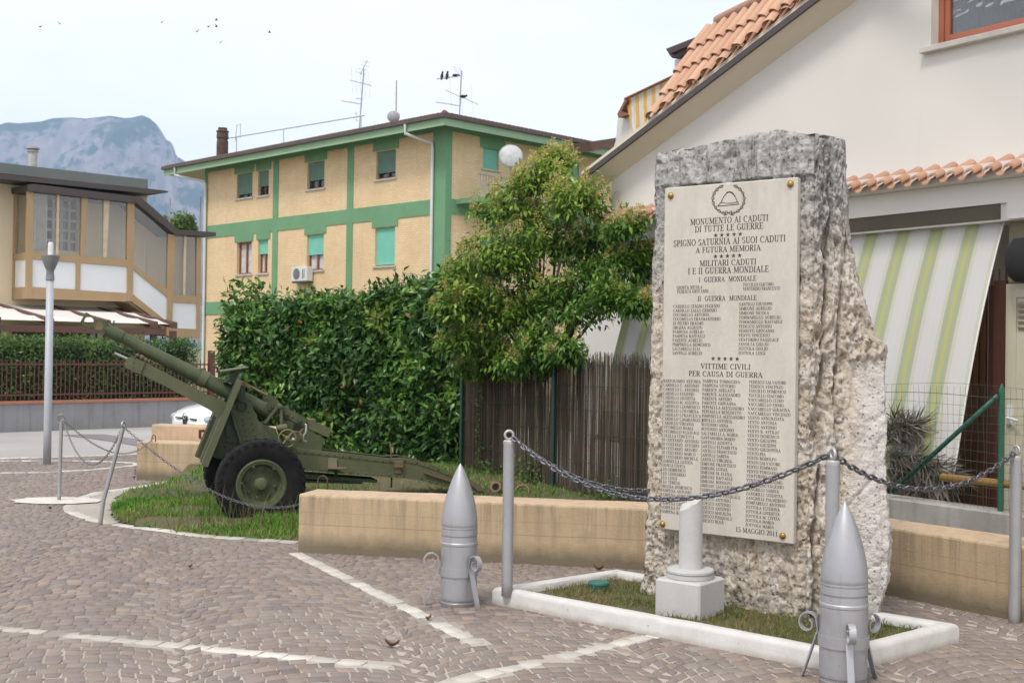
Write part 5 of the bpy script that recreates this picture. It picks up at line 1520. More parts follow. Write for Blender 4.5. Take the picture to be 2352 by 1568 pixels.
# wheels
wx, wz = GUN.xz((601, 1113), .80)
def wheel(s_):
    R_ = .425; yo = s_ * .80
    y_in = s_ * .60
    mid = s_ * .70; hw_ = .10
    root = MB()
    prof = [(.232, -.085), (.26, -.098), (.33, -.107), (.385, -.100), (.408, -.082), (.414, -.05), (.416, 0), (.414, .05), (.408, .082), (.385, .100), (.33, .107), (.26, .098), (.232, .085)]
    root.lathe(prof, 64, (wx, mid, wz), (0, 1, 0), caps=False)
    # chevron lugs
    for k in range(30):
        for sd in (-1, 1):
            a = 2 * math.pi * (k + (.5 if sd > 0 else 0)) / 30
            def P(r_, da, h): return (wx + r_ * math.cos(a + da), mid + sd * h, wz + r_ * math.sin(a + da))
            b_ = [P(.405, -.05, .02), P(.405, .05, .02), P(.372, .075, .112), P(.372, -.025, .112)]
            t_ = [P(R_, -.04, .02), P(R_, .04, .02), P(.398, .065, .110), P(.398, -.015, .110)]
            root.add(b_ + t_, [(4, 5, 6, 7), (0, 1, 5, 4), (1, 2, 6, 5), (2, 3, 7, 6), (3, 0, 4, 7)])
    w = bpy.data.objects.new('wheel', None); sc.collection.objects.link(w); w.parent = gun; XF[w.name] = XF[gun.name]
    root.build('tyre', M_rub, w, smooth=True, sharp=35)
    rim = MB()
    e = s_
    rim.lathe([(.236, e * .078), (.236, e * .092), (.222, e * .098), (.190, e * .090), (.186, e * .05), (.172, e * .035), (.165, e * .012), (.10, e * .012), (.098, e * .022), (.06, e * .028)], 48, (wx, mid, wz), (0, 1, 0), caps=False)
    for k in range(8):
        a = 2 * math.pi * (k + .25) / 8; rim.lathe([(.014, e * .010), (.014, e * .026), (.008, e * .032), (0, e * .032)], 8, (wx + .132 * math.cos(a), mid, wz + .132 * math.sin(a)), (0, 1, 0))
    for k in range(6):
        a = 2 * math.pi * (k + .1) / 6; rim.box(wx + .186 * math.cos(a) - .012, wx + .186 * math.cos(a) + .012, mid + e * .075, mid + e * .093, wz + .186 * math.sin(a) - .012, wz + .186 * math.sin(a) + .012)
    rim.build('rim', M_army, w, smooth=True, sharp=35)
    MB().lathe([(.066, e * .02), (.064, e * .05), (.052, e * .056), (.052, e * .085), (.044, e * .096), (.02, e * .102), (0, e * .102)], 28, (wx, mid, wz), (0, 1, 0)).build('hub', M_army2, w, smooth=True, sharp=35)
    return w
wheel(1); wheel(-1)
MB().tube([(wx, -.62, wz), (wx, .62, wz)], .04, 12).build('axle', M_armyd, gun, smooth=True)

# ------------------------------------------------------------------ far hedge, railing and wall across the road
WLF = Frame((-9.135, 23.85), 47.0)
t_ = fthing('roadside_wall', 'grey rendered wall with a terracotta coping across the road', 'wall', WLF)
x1 = WLF.xz((560, 925))[0]
MB().box(-4, x1, 0, .25, -.2, .50, 0, 0).build('wall_body', concrete_mat('grey_render', (.31, .31, .315), (.25, .25, .255), .5), t_)
MB().box(-4, x1, -.03, .28, .50, .55).build('coping', plain('terracotta_coping', (.42, .17, .10), (.34, .14, .09), .85, 0, 6), t_)
t_ = fthing('iron_railing', 'rust red picket railing on the wall before the far clipped hedge', 'railing', WLF)
M_rail = plain('rust_red_iron', (.135, .05, .04), (.10, .04, .035), .7, .2, 8)
ccr = crop(0, 1100, .29335)
z_t = WLF.xz(ccr((300, 845)))[1]; z_r1 = WLF.xz(ccr((300, 905)))[1]; z_r0 = WLF.xz(ccr((300, 1300)))[1]
xp = [WLF.xz(ccr((5 + 57.2 * i, 900)))[0] for i in (0, 20)]
stp = (xp[1] - xp[0]) / 20
xg = WLF.xz((492, 860))[0]
mb = MB(); x = xp[0] - 20 * stp; k = 0
while x < x1 - .05:
    if abs(x - xg) > .09:
        mb.tube([(x, .12, .53), (x, .12, z_t - .04), (x, .12, z_t + (.03 if k % 2 else 0))], [.011, .011, .003], 5)
    x += stp; k += 1
mb.build('pickets', M_rail, t_)
mb = MB()
for z in (z_r1, z_r0): mb.box(-4, x1, .108, .132, z - .016, z + .016)
mb.build('rails', M_rail, t_)
MB().box(xg - .055, xg + .055, .06, .18, .53, WLF.xz((492, 805))[1]).build('gate_post', M_rail, t_)
t_ = fthing('clipped_hedge', 'low dark green clipped hedge behind the rust red railing', 'hedge', WLF)
xh1 = WLF.xz((478, 830))[0]
HF2 = Frame(WLF.w(-3.2, .45, 0), 47.0)
t_.location = Vector(HF2.P); XF[t_.name] = HF2.M
zh = WLF.xz((240, 776), .45)[1]; zh2 = WLF.xz((440, 787), .45)[1]
M_far = leafmat('hedge_leaf', .2, .5)
hedge_mesh(HF2, xh1 + 3.2, 1.8, .8, 22000, .07, .04, [(.03, .08, .014), (.045, .11, .018), (.065, .15, .025), (.11, .21, .038)], .12, .10, lambda x: zh + (zh2 - zh) * max(0, x - 2.4) / (xh1 + .8) + .04 * noise.noise(Vector((x * 2, 1, 1))), True, t_)

# ------------------------------------------------------------------ white car
CAR = Frame((-4.94, 18.5), 219.0)
t_ = fthing('parked_car', 'white parked car seen nose first behind the ochre wall block', 'car', CAR)
M_car = Mat('white_car_paint', .22, 0, .6); M_car.color((.72, .76, .74)); M_car.b.inputs['Coat Weight'].default_value = .6; M_car = M_car.m
M_blk = plain('black_trim', (.012, .012, .013), None, .4)
M_cg = plain('tinted_glass', (.03, .04, .045), None, .08, 0, 6, .3, .7, 0, 80, .8)
def loft(mb, secs):
    k = len(secs[0]); vs = [p for s_ in secs for p in s_]; fs = []
    for i in range(len(secs) - 1):
        for j in range(k - 1): fs.append((i * k + j, i * k + j + 1, (i + 1) * k + j + 1, (i + 1) * k + j))
    fs += [tuple(range(k)), tuple(range((len(secs) - 1) * k, len(secs) * k))[::-1]]
    mb.add(vs, fs)
def csec(x, w, zb, zt, sh):
    h = [(w * .88, zb), (w * .98, zb + .10), (w, zb + .28), (w * .985, sh), (w * .93, sh + (zt - sh) * .55), (w * .80, sh + (zt - sh) * .86), (w * .45, zt), (0, zt + .012)]
    return [(x, y, z) for y, z in h] + [(x, -y, z) for y, z in h[-2::-1]]
mb = MB()
loft(mb, [csec(0.0, .50, .22, .50, .44), csec(-.05, .62, .18, .60, .50), csec(-.14, .74, .17, .67, .55), csec(-.32, .82, .17, .735, .60), csec(-.7, .86, .17, .81, .66), csec(-1.2, .87, .18, .90, .74), csec(-1.45, .87, .18, .93, .80), csec(-2.6, .87, .18, .95, .83), csec(-3.4, .86, .18, .98, .85), csec(-4.0, .82, .20, .97, .82), csec(-4.25, .70, .28, .86, .7)])
mb.build('body', M_car, t_, smooth=True, sharp=50)
mb = MB()
def gsec(x, w, z0, z1, w1): h = [(w, z0), ((w + w1) / 2 + .03, (z0 + z1) / 2), (w1, z1), (w1 * .5, z1 + .02), (0, z1 + .03)]; return [(x, y, z) for y, z in h] + [(x, -y, z) for y, z in h[-2::-1]]
loft(mb, [gsec(-1.15, .70, .86, .875, .66), gsec(-1.6, .76, .88, 1.16, .66), gsec(-2.0, .78, .90, 1.36, .60), gsec(-2.7, .78, .92, 1.42, .58), gsec(-3.3, .76, .94, 1.34, .58), gsec(-3.9, .66, .95, 1.0, .56)])
mb.build('windows', M_cg, t_, smooth=True, sharp=40)
mb = MB(); loft(mb, [gsec(-1.95, .66, 1.32, 1.375, .60), gsec(-2.7, .66, 1.38, 1.43, .58), gsec(-3.3, .64, 1.30, 1.36, .57)]); mb.build('roof', M_car, t_, smooth=True)
for s_ in (1, -1):
    mb = MB(); mb.ball((-.135, s_ * .60, .565), (.10, .145, .062), 16); mb.build('headlight', plain('headlight_glass', (.42, .46, .48), (.34, .38, .40), .12, .2), t_, smooth=True)
    MB().box(-.03, .012, s_ * .16, s_ * .36, .552, .572, 0, .008).build('grille_slot', M_blk, t_)
    MB().box(-.03, .006, s_ * .17, s_ * .50, .27, .33, 0, .01).build('lower_grille', M_blk, t_)
MB().prism([(-.085, .60), (.085, .60), (.05, .45), (0, .38), (-.05, .45)], -.02, .0).build('shield_grille', M_blk, t_).matrix_local = Matrix.Translation((-.005, 0, 0)) @ Matrix.Rotation(rad(90), 4, 'Z')
MB().torus((.012, 0, .60), (1, 0, 0), .045, .008, 16, 6).build('badge', M_ring, t_, smooth=True)
MB().box(0, .02, .20, .62, .345, .435, 0, .004).build('number_plate', plain('plate_white', (.75, .75, .74), None, .5), t_)
for x in (-.85, -3.35):
    for s_ in (1, -1):
        MB().lathe([(.20, -.09), (.30, -.085), (.31, -.03), (.31, .03), (.30, .085), (.20, .09), (.18, .07), (0, .06)], 24, (x, s_ * .78, .30), (0, s_, 0)).build('wheel', M_rub, t_, smooth=True, sharp=35)

# ------------------------------------------------------------------ walls with openings
def wall_holes(mb, u0, u1, z0, z1, holes, depth, P):
    """P(u, d, z) -> point; holes (ua, ub, za, zb) get reveals of the given depth"""
    us = sorted({u0, u1, *[h[0] for h in holes], *[h[1] for h in holes]}); zs = sorted({z0, z1, *[h[2] for h in holes], *[h[3] for h in holes]})
    us = [u for u in us if u0 <= u <= u1]; zs = [z for z in zs if z0 <= z <= z1]
    for a, b in zip(us[:-1], us[1:]):
        for c, d in zip(zs[:-1], zs[1:]):
            um, zm_ = (a + b) / 2, (c + d) / 2
            if any(h[0] < um < h[1] and h[2] < zm_ < h[3] for h in holes): continue
            mb.quad(P(a, 0, c), P(b, 0, c), P(b, 0, d), P(a, 0, d))
    for a, b, c, d in holes:
        mb.quad(P(a, 0, c), P(a, depth, c), P(a, depth, d), P(a, 0, d)); mb.quad(P(b, 0, c), P(b, 0, d), P(b, depth, d), P(b, depth, c))
        mb.quad(P(a, 0, d), P(a, depth, d), P(b, depth, d), P(b, 0, d)); mb.quad(P(a, 0, c), P(b, 0, c), P(b, depth, c), P(a, depth, c))

# ------------------------------------------------------------------ green and yellow apartment house
GB = Frame((-2.48, 44.0), 45.0)        # y runs along the long left front, x along the right front
apt = fthing('apartment_house', 'three storey house of yellow brick with green bands and mint roller shutters', 'house', GB)
c4 = crop(550, 200, .6376)
def U(p, x=0.0): return GB.yz(c4(p), x)
q = Mat('yellow_brick', .85)
x, y, z = q.xyz()
bt = q.n.new('ShaderNodeTexBrick'); bt.inputs['Scale'].default_value = 1; bt.inputs['Brick Width'].default_value = .25; bt.inputs['Row Height'].default_value = .085; bt.inputs['Mortar Size'].default_value = .010
bt.inputs['Color1'].default_value = (.77, .59, .36, 1); bt.inputs['Color2'].default_value = (.70, .53, .31, 1); bt.inputs['Mortar'].default_value = (.60, .455, .28, 1)
q.l.new(q.comb(q.math('ADD', x, y), z, 0.0), bt.inputs['Vector'])
c = q.mix(q.rng(q.noise(.9, 7), .42, .7, 0, .35), bt.outputs['Color'], (.50, .36, .20))
c = q.mix(q.rng(q.noise(1.0, 5, .6, q.mapping((4, 4, .3))), .58, .75, 0, .3), c, (.38, .27, .15))
q.color(c); M_brick = q.m
M_green = plain('green_paint', (.155, .325, .175), (.13, .28, .15), .85, 0, .8)
M_lgreen = plain('pale_green_paint', (.30, .45, .28), (.27, .40, .26), .85, 0, 1)
M_sof = plain('soffit_plaster', (.62, .60, .53), (.56, .54, .47), .9, 0, .5)
M_pipe = plain('white_pipe', (.66, .68, .67), (.58, .60, .59), .5, 0, 2)
M_mint = plain('mint_shutter', (.20, .58, .46), (.18, .52, .41), .7, 0, 2)
M_dmint = plain('eave_shaded_mint_shutter', (.13, .23, .18), (.11, .20, .15), .75, 0, 2)  # top-row mint, duller: eave shade partly put into the colour
M_wood = plain('brown_window_wood', (.24, .10, .045), (.18, .075, .035), .6, 0, 6)
M_dwood = plain('dark_window_wood', (.10, .06, .04), (.08, .05, .03), .6, 0, 6)
M_curt = plain('net_curtain', (.60, .60, .60), (.42, .42, .44), .9, 0, 5)
M_sill = plain('stone_sill', (.55, .52, .47), None, .8)
ULen = U((342, 1000))[0]
corner_e = GB.w(-.9, -.9, 0)
EZ = 1.65 + (804 - 284) / FOC * corner_e[1]            # height of the soffit
rows = {'top': [((530, 705), (622, 850)), ((655, 690), (718, 836)), ((945, 637), (1045, 796)), ((1350, 572), (1465, 737))],
        'low': [((530, 1110), (617, 1299)), ((655, 1097), (713, 1293)), ((942, 1066), (1040, 1276)), ((1342, 1024), (1460, 1249))]}
holes = []
for k_, ws in rows.items():
    zt_ = np.mean([U(a)[1] for a, b in ws]); 
    for a, b in ws:
        ua = U((a[0], (a[1] + b[1]) / 2))[0]; ub = U((b[0], (a[1] + b[1]) / 2))[0]
        um = ((a[0] + b[0]) / 2)
        holes.append((min(ua, ub), max(ua, ub), U((um, b[1]))[1], U((um, a[1]))[1], k_))
mb = MB()
wall_holes(mb, 0, ULen, -.2, EZ + .4, [h[:4] for h in holes], .22, lambda u, d, z: (d, u, z))
rw_h = []
mb2 = crop(1550, 500, .574)
def V_(p, y=0.0): return GB.xz(mb2(p), y)
RL = 13.0
rwin = [(V_((455, 150))[0], V_((560, 150))[0], V_((500, 235))[1], V_((500, 92))[1]), (V_((1000, 220))[0], V_((1085, 220))[0], V_((1040, 420))[1], V_((1040, 180))[1]), (V_((440, 760))[0], V_((575, 760))[0], V_((500, 1000))[1], V_((500, 690))[1])]
wall_holes(mb, 0, RL, -.2, EZ + .4, rwin, .22, lambda u, d, z: (u, d, z))
mb.quad((RL, 0, -.2), (RL, ULen, -.2), (RL, ULen, EZ), (RL, 0, EZ)); mb.quad((0, ULen, -.2), (RL, ULen, -.2), (RL, ULen, EZ), (0, ULen, EZ))
mb.build('brick_wall', M_brick, apt)
def win_unit(hl, kind, front, shut, shmat, wood):
    """window set in its reveal; front 'L' plane x=0, 'R' plane y=0"""
    ua, ub, za, zb = hl
    def bx(mb, u0, u1, d0, d1, z0, z1):
        if front == 'L': mb.box(d0, d1, u0, u1, z0, z1)
        else: mb.box(u0, u1, d0, d1, z0, z1)
    f = MB(); w = .07
    bx(f, ua, ua + w, .13, .20, za, zb); bx(f, ub - w, ub, .13, .20, za, zb); bx(f, ua + w, ub - w, .13, .20, za, za + w); bx(f, ua + w, ub - w, .13, .20, zb - w, zb)
    um = (ua + ub) / 2
    if ub - ua > .75: bx(f, um - .05, um + .05, .125, .20, za + w, zb - w)
    fo = f.build('window', wood, apt)
    p = MB(); bx(p, ua, ub, .195, .215, za, zb); p.build('pane', M_curt if kind == 'low' else M_cg, fo)
    if shut > 0:
        s_ = MB(); zz = zb - (zb - za) * shut; n = max(3, int((zb - zz) / .05)); hgt = (zb - zz) / n
        for i in range(n): bx(s_, ua + .01, ub - .01, .085, .115, zz + i * hgt + .006, zz + (i + 1) * hgt)
        bx(s_, ua + .012, ub - .012, .097, .112, zz, zb); s_.build('roller_shutter', shmat, fo)
    s_ = MB(); bx(s_, ua - .09, ub + .09, -.06, .12, za - .07, za - .002); s_.build('sill', M_sill, fo)
sh = {0: .84, 1: .62, 2: .68, 3: .78, 4: 0, 5: .42, 6: .56, 7: .97}
for i, h in enumerate(holes): win_unit(h[:4], h[4], 'L', sh[i], M_dmint if h[4] == 'top' else M_mint, M_dwood if h[4] == 'top' else M_wood)
for i, h in enumerate(rwin): win_unit(h, 'low', 'R', (.99, .6, .99)[i], M_mint, M_wood)
# green bands, lintels and pilasters stand 3 cm proud
t_b = [U((p, yy))[1] for p, yy in ((520, 999), (1500, 878))]; b_b = [U((p, yy))[1] for p, yy in ((400, 1082), (1570, 962))]
ZB1, ZB0 = sum(t_b) / 2, sum(b_b) / 2
ZL1, ZL0 = U((400, 1461))[1], U((400, 1536))[1]
ZT = np.mean([U(p)[1] for p in ((450, 682), (850, 615), (1130, 563), (1580, 492))])
def band(z0, z1, name='band'):
    m_ = MB(); m_.box(-.03, 0, -.03, ULen, z0, z1); m_.box(0, RL, -.03, 0, z0, z1); m_.build(name, M_green, apt)
band(ZB0, ZB1); band(ZL0, ZL1); band(ZT, EZ + .36)
pil = [(745, 775), (1180, 1215)]
for a, b in pil:
    ua, ub = sorted((U((a, 900))[0], U((b, 900))[0]))
    m_ = MB()
    for z0, z1 in ((-.2, ZL0), (ZL1, ZB0), (ZB1, ZT)): m_.box(-.03, 0, ua, ub, z0, z1)
    m_.build('pilaster', M_green, apt)
uc = U((1686, 700))[0]; xc = GB.xz(c4((1792, 700)))[0]; ue = U((356, 1000))[0]
m_ = MB()
for z0, z1 in ((-.2, ZL0), (ZL1, ZB0), (ZB1, ZT)):
    m_.box(-.03, 0, -.03, uc, z0, z1); m_.box(0, xc, -.03, 0, z0, z1)
m_.build('corner_pilaster', M_green, apt)
m_ = MB()
for z0, z1 in ((-.2, ZL0), (ZL1, ZB0), (ZB1, ZT)): m_.box(-.03, 0, ue, ULen, z0, z1)
m_.build('end_pilaster', M_green, apt)
for i, h in enumerate(holes):
    top = ZT if h[4] == 'top' else ZB0
    m_ = MB(); e = .17
    lo = h[3]
    if lo < top - .05:
        a_, b_ = h[0] - e, h[1] + e
        if i in (0, 4): b_ = h[1] + e; a_ = h[0] - .12
        if i in (1, 5): b_ = h[1] + .12
        m_.box(-.031, 0, a_, b_, lo + .02, top); m_.build('lintel', M_green, apt)
m_ = MB(); m_.box(V_((435, 100))[0], V_((560, 100))[0] + .3, -.031, 0, V_((450, 92))[1], ZT); m_.build('lintel', M_green, apt)
# roof
OV = .9
OE = 2.1
m_ = MB(); so = [(-OV, -OV, EZ), (RL + OV, -OV, EZ), (RL + OV, ULen + OE, EZ), (-OV, ULen + OE, EZ)]; si = [(-.01, -.01, EZ + .33), (RL, -.01, EZ + .33), (RL, ULen, EZ + .33), (-.01, ULen, EZ + .33)]
m_.add(so + si, [(0, 1, 5, 4), (1, 2, 6, 5), (2, 3, 7, 6), (3, 0, 4, 7)]); roof = m_.build('soffit', M_sof, apt)
m_ = MB()
for (x0, x1_, y0, y1_) in ((-OV - .03, -OV, -OV - .03, ULen + OE), (-OV, RL + OV, -OV - .03, -OV)): m_.box(x0, x1_, y0, y1_, EZ - .05, EZ + .26)
m_.build('fascia', M_lgreen, apt)
M_gut = plain('brown_gutter', (.10, .075, .06), (.08, .06, .05), .6, .1, 3)
m_ = MB(); m_.box(-OV - .15, -OV - .031, -OV - .15, ULen + OE + .05, EZ + .22, EZ + .36); m_.box(-OV - .031, RL + OV, -OV - .15, -OV - .031, EZ + .22, EZ + .36); m_.build('gutter', M_gut, apt)
M_tile = Mat('old_roof_tile', .9); c = M_tile.mix(M_tile.rng(M_tile.noise(3, 6), .35, .65), (.24, .13, .085), (.15, .095, .07)); M_tile.color(c); M_tile = M_tile.m
m_ = MB(); zr = EZ + .33; ins = 6.5; hr = 1.55
m_.add([(-OV, -OV, zr), (RL + OV, -OV, zr), (RL + OV, ULen + OE, zr), (-OV, ULen + OE, zr), (ins, ins, zr + hr), (RL - ins + 1, ins, zr + hr), (RL - ins + 1, ULen - ins, zr + hr), (ins, ULen - ins, zr + hr)], [(0, 1, 5, 4), (1, 2, 6, 5), (2, 3, 7, 6), (3, 0, 4, 7), (4, 5, 6, 7)])
sl_ = hr / (ins + OV)
y = -OV + .1
while y < ULen + OE - .05:
    m_.tube([(-OV - .06, y, zr + .02), (-OV + min(4, (y + OV) * .85, (ULen + OE - y) * .85), y, zr + .02 + sl_ * min(4, (y + OV) * .85, (ULen + OE - y) * .85))], .075, 6); y += .22
x = -OV + .1
while x < RL + OV:
    m_.tube([(x, -OV - .06, zr + .02), (x, -OV + min(4, (x + OV) * .85), zr + .02 + sl_ * min(4, (x + OV) * .85))], .075, 6); x += .22
m_.tube([(-OV - .04, -OV - .04, zr + .05), (ins, ins, zr + hr + .06)], .10, 8)
m_.build('tiled_roof', M_tile, apt)
# downpipes
for uu, ge in ((U((1694, 600))[0], -OV + 2.6), (U((357, 900))[0], None)):
    g0 = U((1520, 410), -OV - .1)[0] if ge is not None else U((165, 650), -OV - .1)[0]
    MB().tube([(-OV - .09, g0, EZ + .22), (-OV - .09, g0, EZ - .12), (-.14, uu, EZ - .42), (-.11, uu, EZ - .6), (-.11, uu, .2)], .06, 8).build('downpipe', M_pipe, apt, smooth=True, sharp=50)
# balcony rail and dish on the right front
xa_, za_ = V_((425, 258), -1.2); xb_, zb_ = V_((760, 258), -1.2); z0_ = V_((440, 450), -1.2)[1]
bal = MB(); bal.box(xa_, xa_ + 5, -1.2, -.032, ZB1 - .18, ZB1); bo = bal.build('balcony', M_green, apt)
m_ = MB(); m_.box(xa_, xa_ + 5, -1.2, -1.15, za_ - .05, za_); x = xa_
while x < xa_ + 5: m_.tube([(x, -1.17, z0_), (x, -1.17, za_ - .03)], .016, 5); x += .14
m_.build('railing', plain('grey_railing', (.32, .34, .33), None, .6), bo)
# air conditioner
t2 = thing('air_conditioner', 'white outdoor cooling unit on the yellow brick below a mint shutter', 'air conditioner', GB.w(0, 0, 0), 45)
u0, z0 = U((942, 1338), -.35); u1, z1 = U((850, 1258), -.35)
ua_, ub_ = sorted((u0, u1))
MB().box(-.36, -.05, ua_, ub_, z0, z1, 0, .02).build('casing', M_pipe, t2)
fu, fz = U((880, 1297), -.37)
MB().lathe([(.23, .0), (.23, .012), (.21, .016), (.06, .012), (0, .012)], 24, (-.36, fu, fz), (-1, 0, 0)).build('fan_grille', plain('dark_grey_grille', (.16, .17, .17), None, .6), t2, smooth=True, sharp=30)
m_ = MB(); uu = U((915, 1297), -.37)[0]
for k in range(2): m_.box(-.372, -.36, uu - .03 - k * .1, uu - k * .1, z0 + .1, z1 - .1)
m_.build('side_vents', M_gut, t2)
MB().box(-.34, 0, ua_ + .05, ub_ - .05, z0 - .06, z0 - .005).build('wall_bracket', M_gut, t2)

# roof furniture
M_mast = plain('antenna_metal', (.42, .42, .42), (.34, .34, .34), .5, .5)
c5 = crop(1250, 180, .2551)
def mast(label, foot, top_, booms, dx=2.5, group='aerials on the green house'):
    uf, zf_ = GB.yz(c5(foot), dx); ut, zt_ = GB.yz(c5(top_), dx)
    t = thing('tv_aerial', label, 'aerial', GB.w(dx, uf, zf_), 45, group)
    MB().tube([(0, 0, -.4), (0, ut - uf, zt_ - zf_)], .028, 6).build('mast', M_mast, t)
    for a, b, n_, el, up in booms:
        ua, za = GB.yz(c5(a), dx); ub, zb = GB.yz(c5(b), dx)
        m = MB(); A_ = np.array((0, ua - uf, za - zf_)); B_ = np.array((0, ub - uf, zb - zf_)); m.tube([A_, B_], .016, 4)
        for i in range(n_):
            p = A_ + (B_ - A_) * (i + .5) / n_
            e = np.array((0, .12, 1.0)) * el if up else np.array((1.0, .25, .05)) * el
            m.tube([p - e, p + e], .008, 4)
        m.build('boom', M_mast, t)
mast('tall aerial with three cross booms left of the grey roof dish', (378, 1130), (450, 300), [((245, 475), (560, 555), 5, .55, True), ((118, 778), (410, 826), 9, .14, False), ((340, 742), (430, 750), 3, .12, False), ((395, 400), (500, 180), 4, .3, False), ((330, 940), (350, 1090), 3, .12, False)])
mast('aerial with black birds sitting on its top boom', (1850, 980), (1885, 330), [((1525, 460), (1880, 410), 6, .16, False), ((1645, 620), (2125, 828), 3, .62, True), ((1505, 795), (1860, 852), 9, .13, False), ((1800, 275), (1870, 420), 4, .3, False)], 1.5)
uf, zf_ = GB.yz(c5((922, 900)), 2.0); ut, zt_ = GB.yz(c5((930, 475)), 2.0)
t = thing('roof_pole', 'bare thin pole standing above the grey roof dish', 'pole', GB.w(2.0, uf, zf_), 45)
MB().tube([(0, 0, -.8), (0, ut - uf, zt_ - zf_)], .03, 6).build('pole', M_mast, t)
ud, zd = GB.yz(c5((885, 1010)), .8); ur, _ = GB.yz(c5((985, 1010)), .8)
t = thing('satellite_dish', 'grey satellite dish on the tiled edge of the green house', 'satellite dish', GB.w(.8, ud, zd - .5), 45)
rd = abs(ud - ur) * .60
MB().lathe([(0, .12), (rd * .5, .10), (rd * .85, .04), (rd, 0), (rd * .98, -.02), (rd * .5, .07), (0, .09)], 28, (0, 0, .5), (-.67, -.74, .25)).build('reflector', plain('grey_dish', (.28, .29, .31), None, .6), t, smooth=True)
MB().tube([(0.1, 0, -.4), (.1, 0, .5)], .04, 6).build('foot', M_mast, t)
xd, zd = V_((637, 150), -1.3); rd = abs(V_((715, 150), -1.3)[0] - xd) * .72
t = thing('satellite_dish', 'white satellite dish on the balcony behind the privet tree', 'satellite dish', GB.w(xd, -1.3, zd - 1), 45)
MB().lathe([(0, .12), (rd * .5, .10), (rd * .85, .04), (rd, 0), (rd * .98, -.02), (0, .09)], 28, (0, 0, 1), (-.6, -.75, .2)).build('reflector', plain('pale_dish', (.50, .53, .52), None, .5), t, smooth=True)
MB().tube([(.1, .1, 0), (.1, .1, 1)], .04, 6).build('foot', M_mast, t)
uf, zf_ = U((445, 575), .5); ut, zt_ = U((445, 440), .5); w_ = abs(U((415, 500), .5)[0] - U((475, 500), .5)[0]) * .30
t = thing('chimney', 'sooty black chimney pot at the left end of the green house roof', 'chimney', GB.w(.5, uf, zf_), 45)
hh = zt_ - zf_
MB().lathe([(w_ * 1.02, -.5), (w_, hh * .42), (w_ * .92, hh * .44), (w_ * .92, hh * .52), (w_ * 1.05, hh * .55), (w_ * .98, hh * .8), (w_ * 1.1, hh * .82), (w_ * 1.1, hh * .86), (w_ * .8, hh * .9), (w_ * .8, hh), (w_ * .5, hh)], 20).build('flue', plain('sooty_clay', (.045, .035, .03), (.13, .075, .05), .9, 0, 4), t, smooth=True, sharp=30)
# handrail along the roof
p0 = U((480, 500), 1.2); p1 = U((1280, 366), 1.2)
t = thing('roof_handrail', 'thin pale handrail running along the tiled roof to the tall aerial', 'handrail', GB.w(1.2, p1[0], p1[1]), 45)
m = MB(); d0 = p0[0] - p1[0]; dz = p0[1] - p1[1]
m.tube([(0, 0, 0), (0, d0, dz)], .028, 6)
for f_ in (.02, .56, .93): m.tube([(0, d0 * f_, dz * f_), (0, d0 * f_, dz * f_ - .75)], .025, 5)
m.tube([(0, d0 * .94, dz - .2), (0, d0 * .93, dz + .5), (0, d0 * .90, dz + .55), (0, d0 * .90, dz - .1)], .02, 5)
m.build('rail', plain('pale_rail', (.48, .56, .55), None, .5), t)
# brown eaves of the next wing
e0 = GB.xz(mb2((1155, 75)), -2.6); e1 = GB.xz(mb2((1330, 40)), -2.6)
c6 = crop(2200, 0, .4464)
t = thing('neighbour_roof', 'brown boarded eaves between the green house and the white gable', 'roof', GB.w(e0[0], -2.6, e0[1]), 45)
P4 = [GB.xz(c6(p), -2.6) for p in ((35, 1190), (300, 1150), (300, 1235), (50, 1268))]
m = MB(); m.prism([(a - e0[0], b - e0[1]) for a, b in P4], 0, 1.5); m.build('eaves', plain('brown_boards', (.15, .085, .06), (.09, .055, .04), .8, 0, 6), t)

# ------------------------------------------------------------------ building with the glazed stair on the left
LB_ = Frame((-12.5, 36.0), 45.0)
ver = fthing('veranda_house', 'tan house with a glazed upper veranda stepping down to the right', 'house', LB_)
c1 = crop(0, 300, .638)
def B(p, y=0.0): return LB_.xz(c1(p), y)
def PB(pts, y=0.0): return [B(p, y) for p in pts]
M_tan = plain('tan_frame', (.40, .275, .145), (.35, .24, .125), .7, 0, 1.5)
M_cream = plain('cream_render', (.76, .64, .45), (.70, .58, .40), .9, 0, .8)
M_pan = plain('white_panel', (.70, .72, .73), (.66, .68, .69), .5, 0, 1)
M_dbr = plain('dark_brown_gutter', (.07, .055, .05), (.055, .045, .04), .6, 0, 3)
M_cop = plain('grey_green_flashing', (.15, .17, .155), (.12, .14, .13), .6, .1, 1)
q = Mat('window_glass', .03); q.b.inputs['Base Color'].default_value = (.6, .65, .65, 1)
tr = q.n.new('ShaderNodeBsdfTransparent'); tr.inputs['Color'].default_value = (.96, .97, .95, 1); gl = q.n.new('ShaderNodeBsdfGlossy'); gl.inputs['Roughness'].default_value = .02
fr_ = q.n.new('ShaderNodeFresnel'); fr_.inputs['IOR'].default_value = 1.55
mx = q.n.new('ShaderNodeMixShader'); q.l.new(q.math('ADD', q.math('MULTIPLY', fr_.outputs[0], .5), .05), mx.inputs[0]); q.l.new(tr.outputs[0], mx.inputs[1]); q.l.new(gl.outputs[0], mx.inputs[2]); q.l.new(mx.outputs[0], q.n['Material Output'].inputs['Surface'])
M_glass = q.m
DY = 1.0
xr = B((865, 700), DY)[0]; zt = B((400, 545), .2)[1]
m = MB(); xw0, zw1 = B((280, 690), DY); xw1, zw0 = B((462, 1012), DY)
wall_holes(m, -9, xr, -.2, zt, [(xw0, xw1, zw0, zw1)], .25, lambda u, d, z: (u, DY + d, z))
m.quad((xr, DY, -.2), (xr, DY + 8, -.2), (xr, DY + 8, zt), (xr, DY, zt))
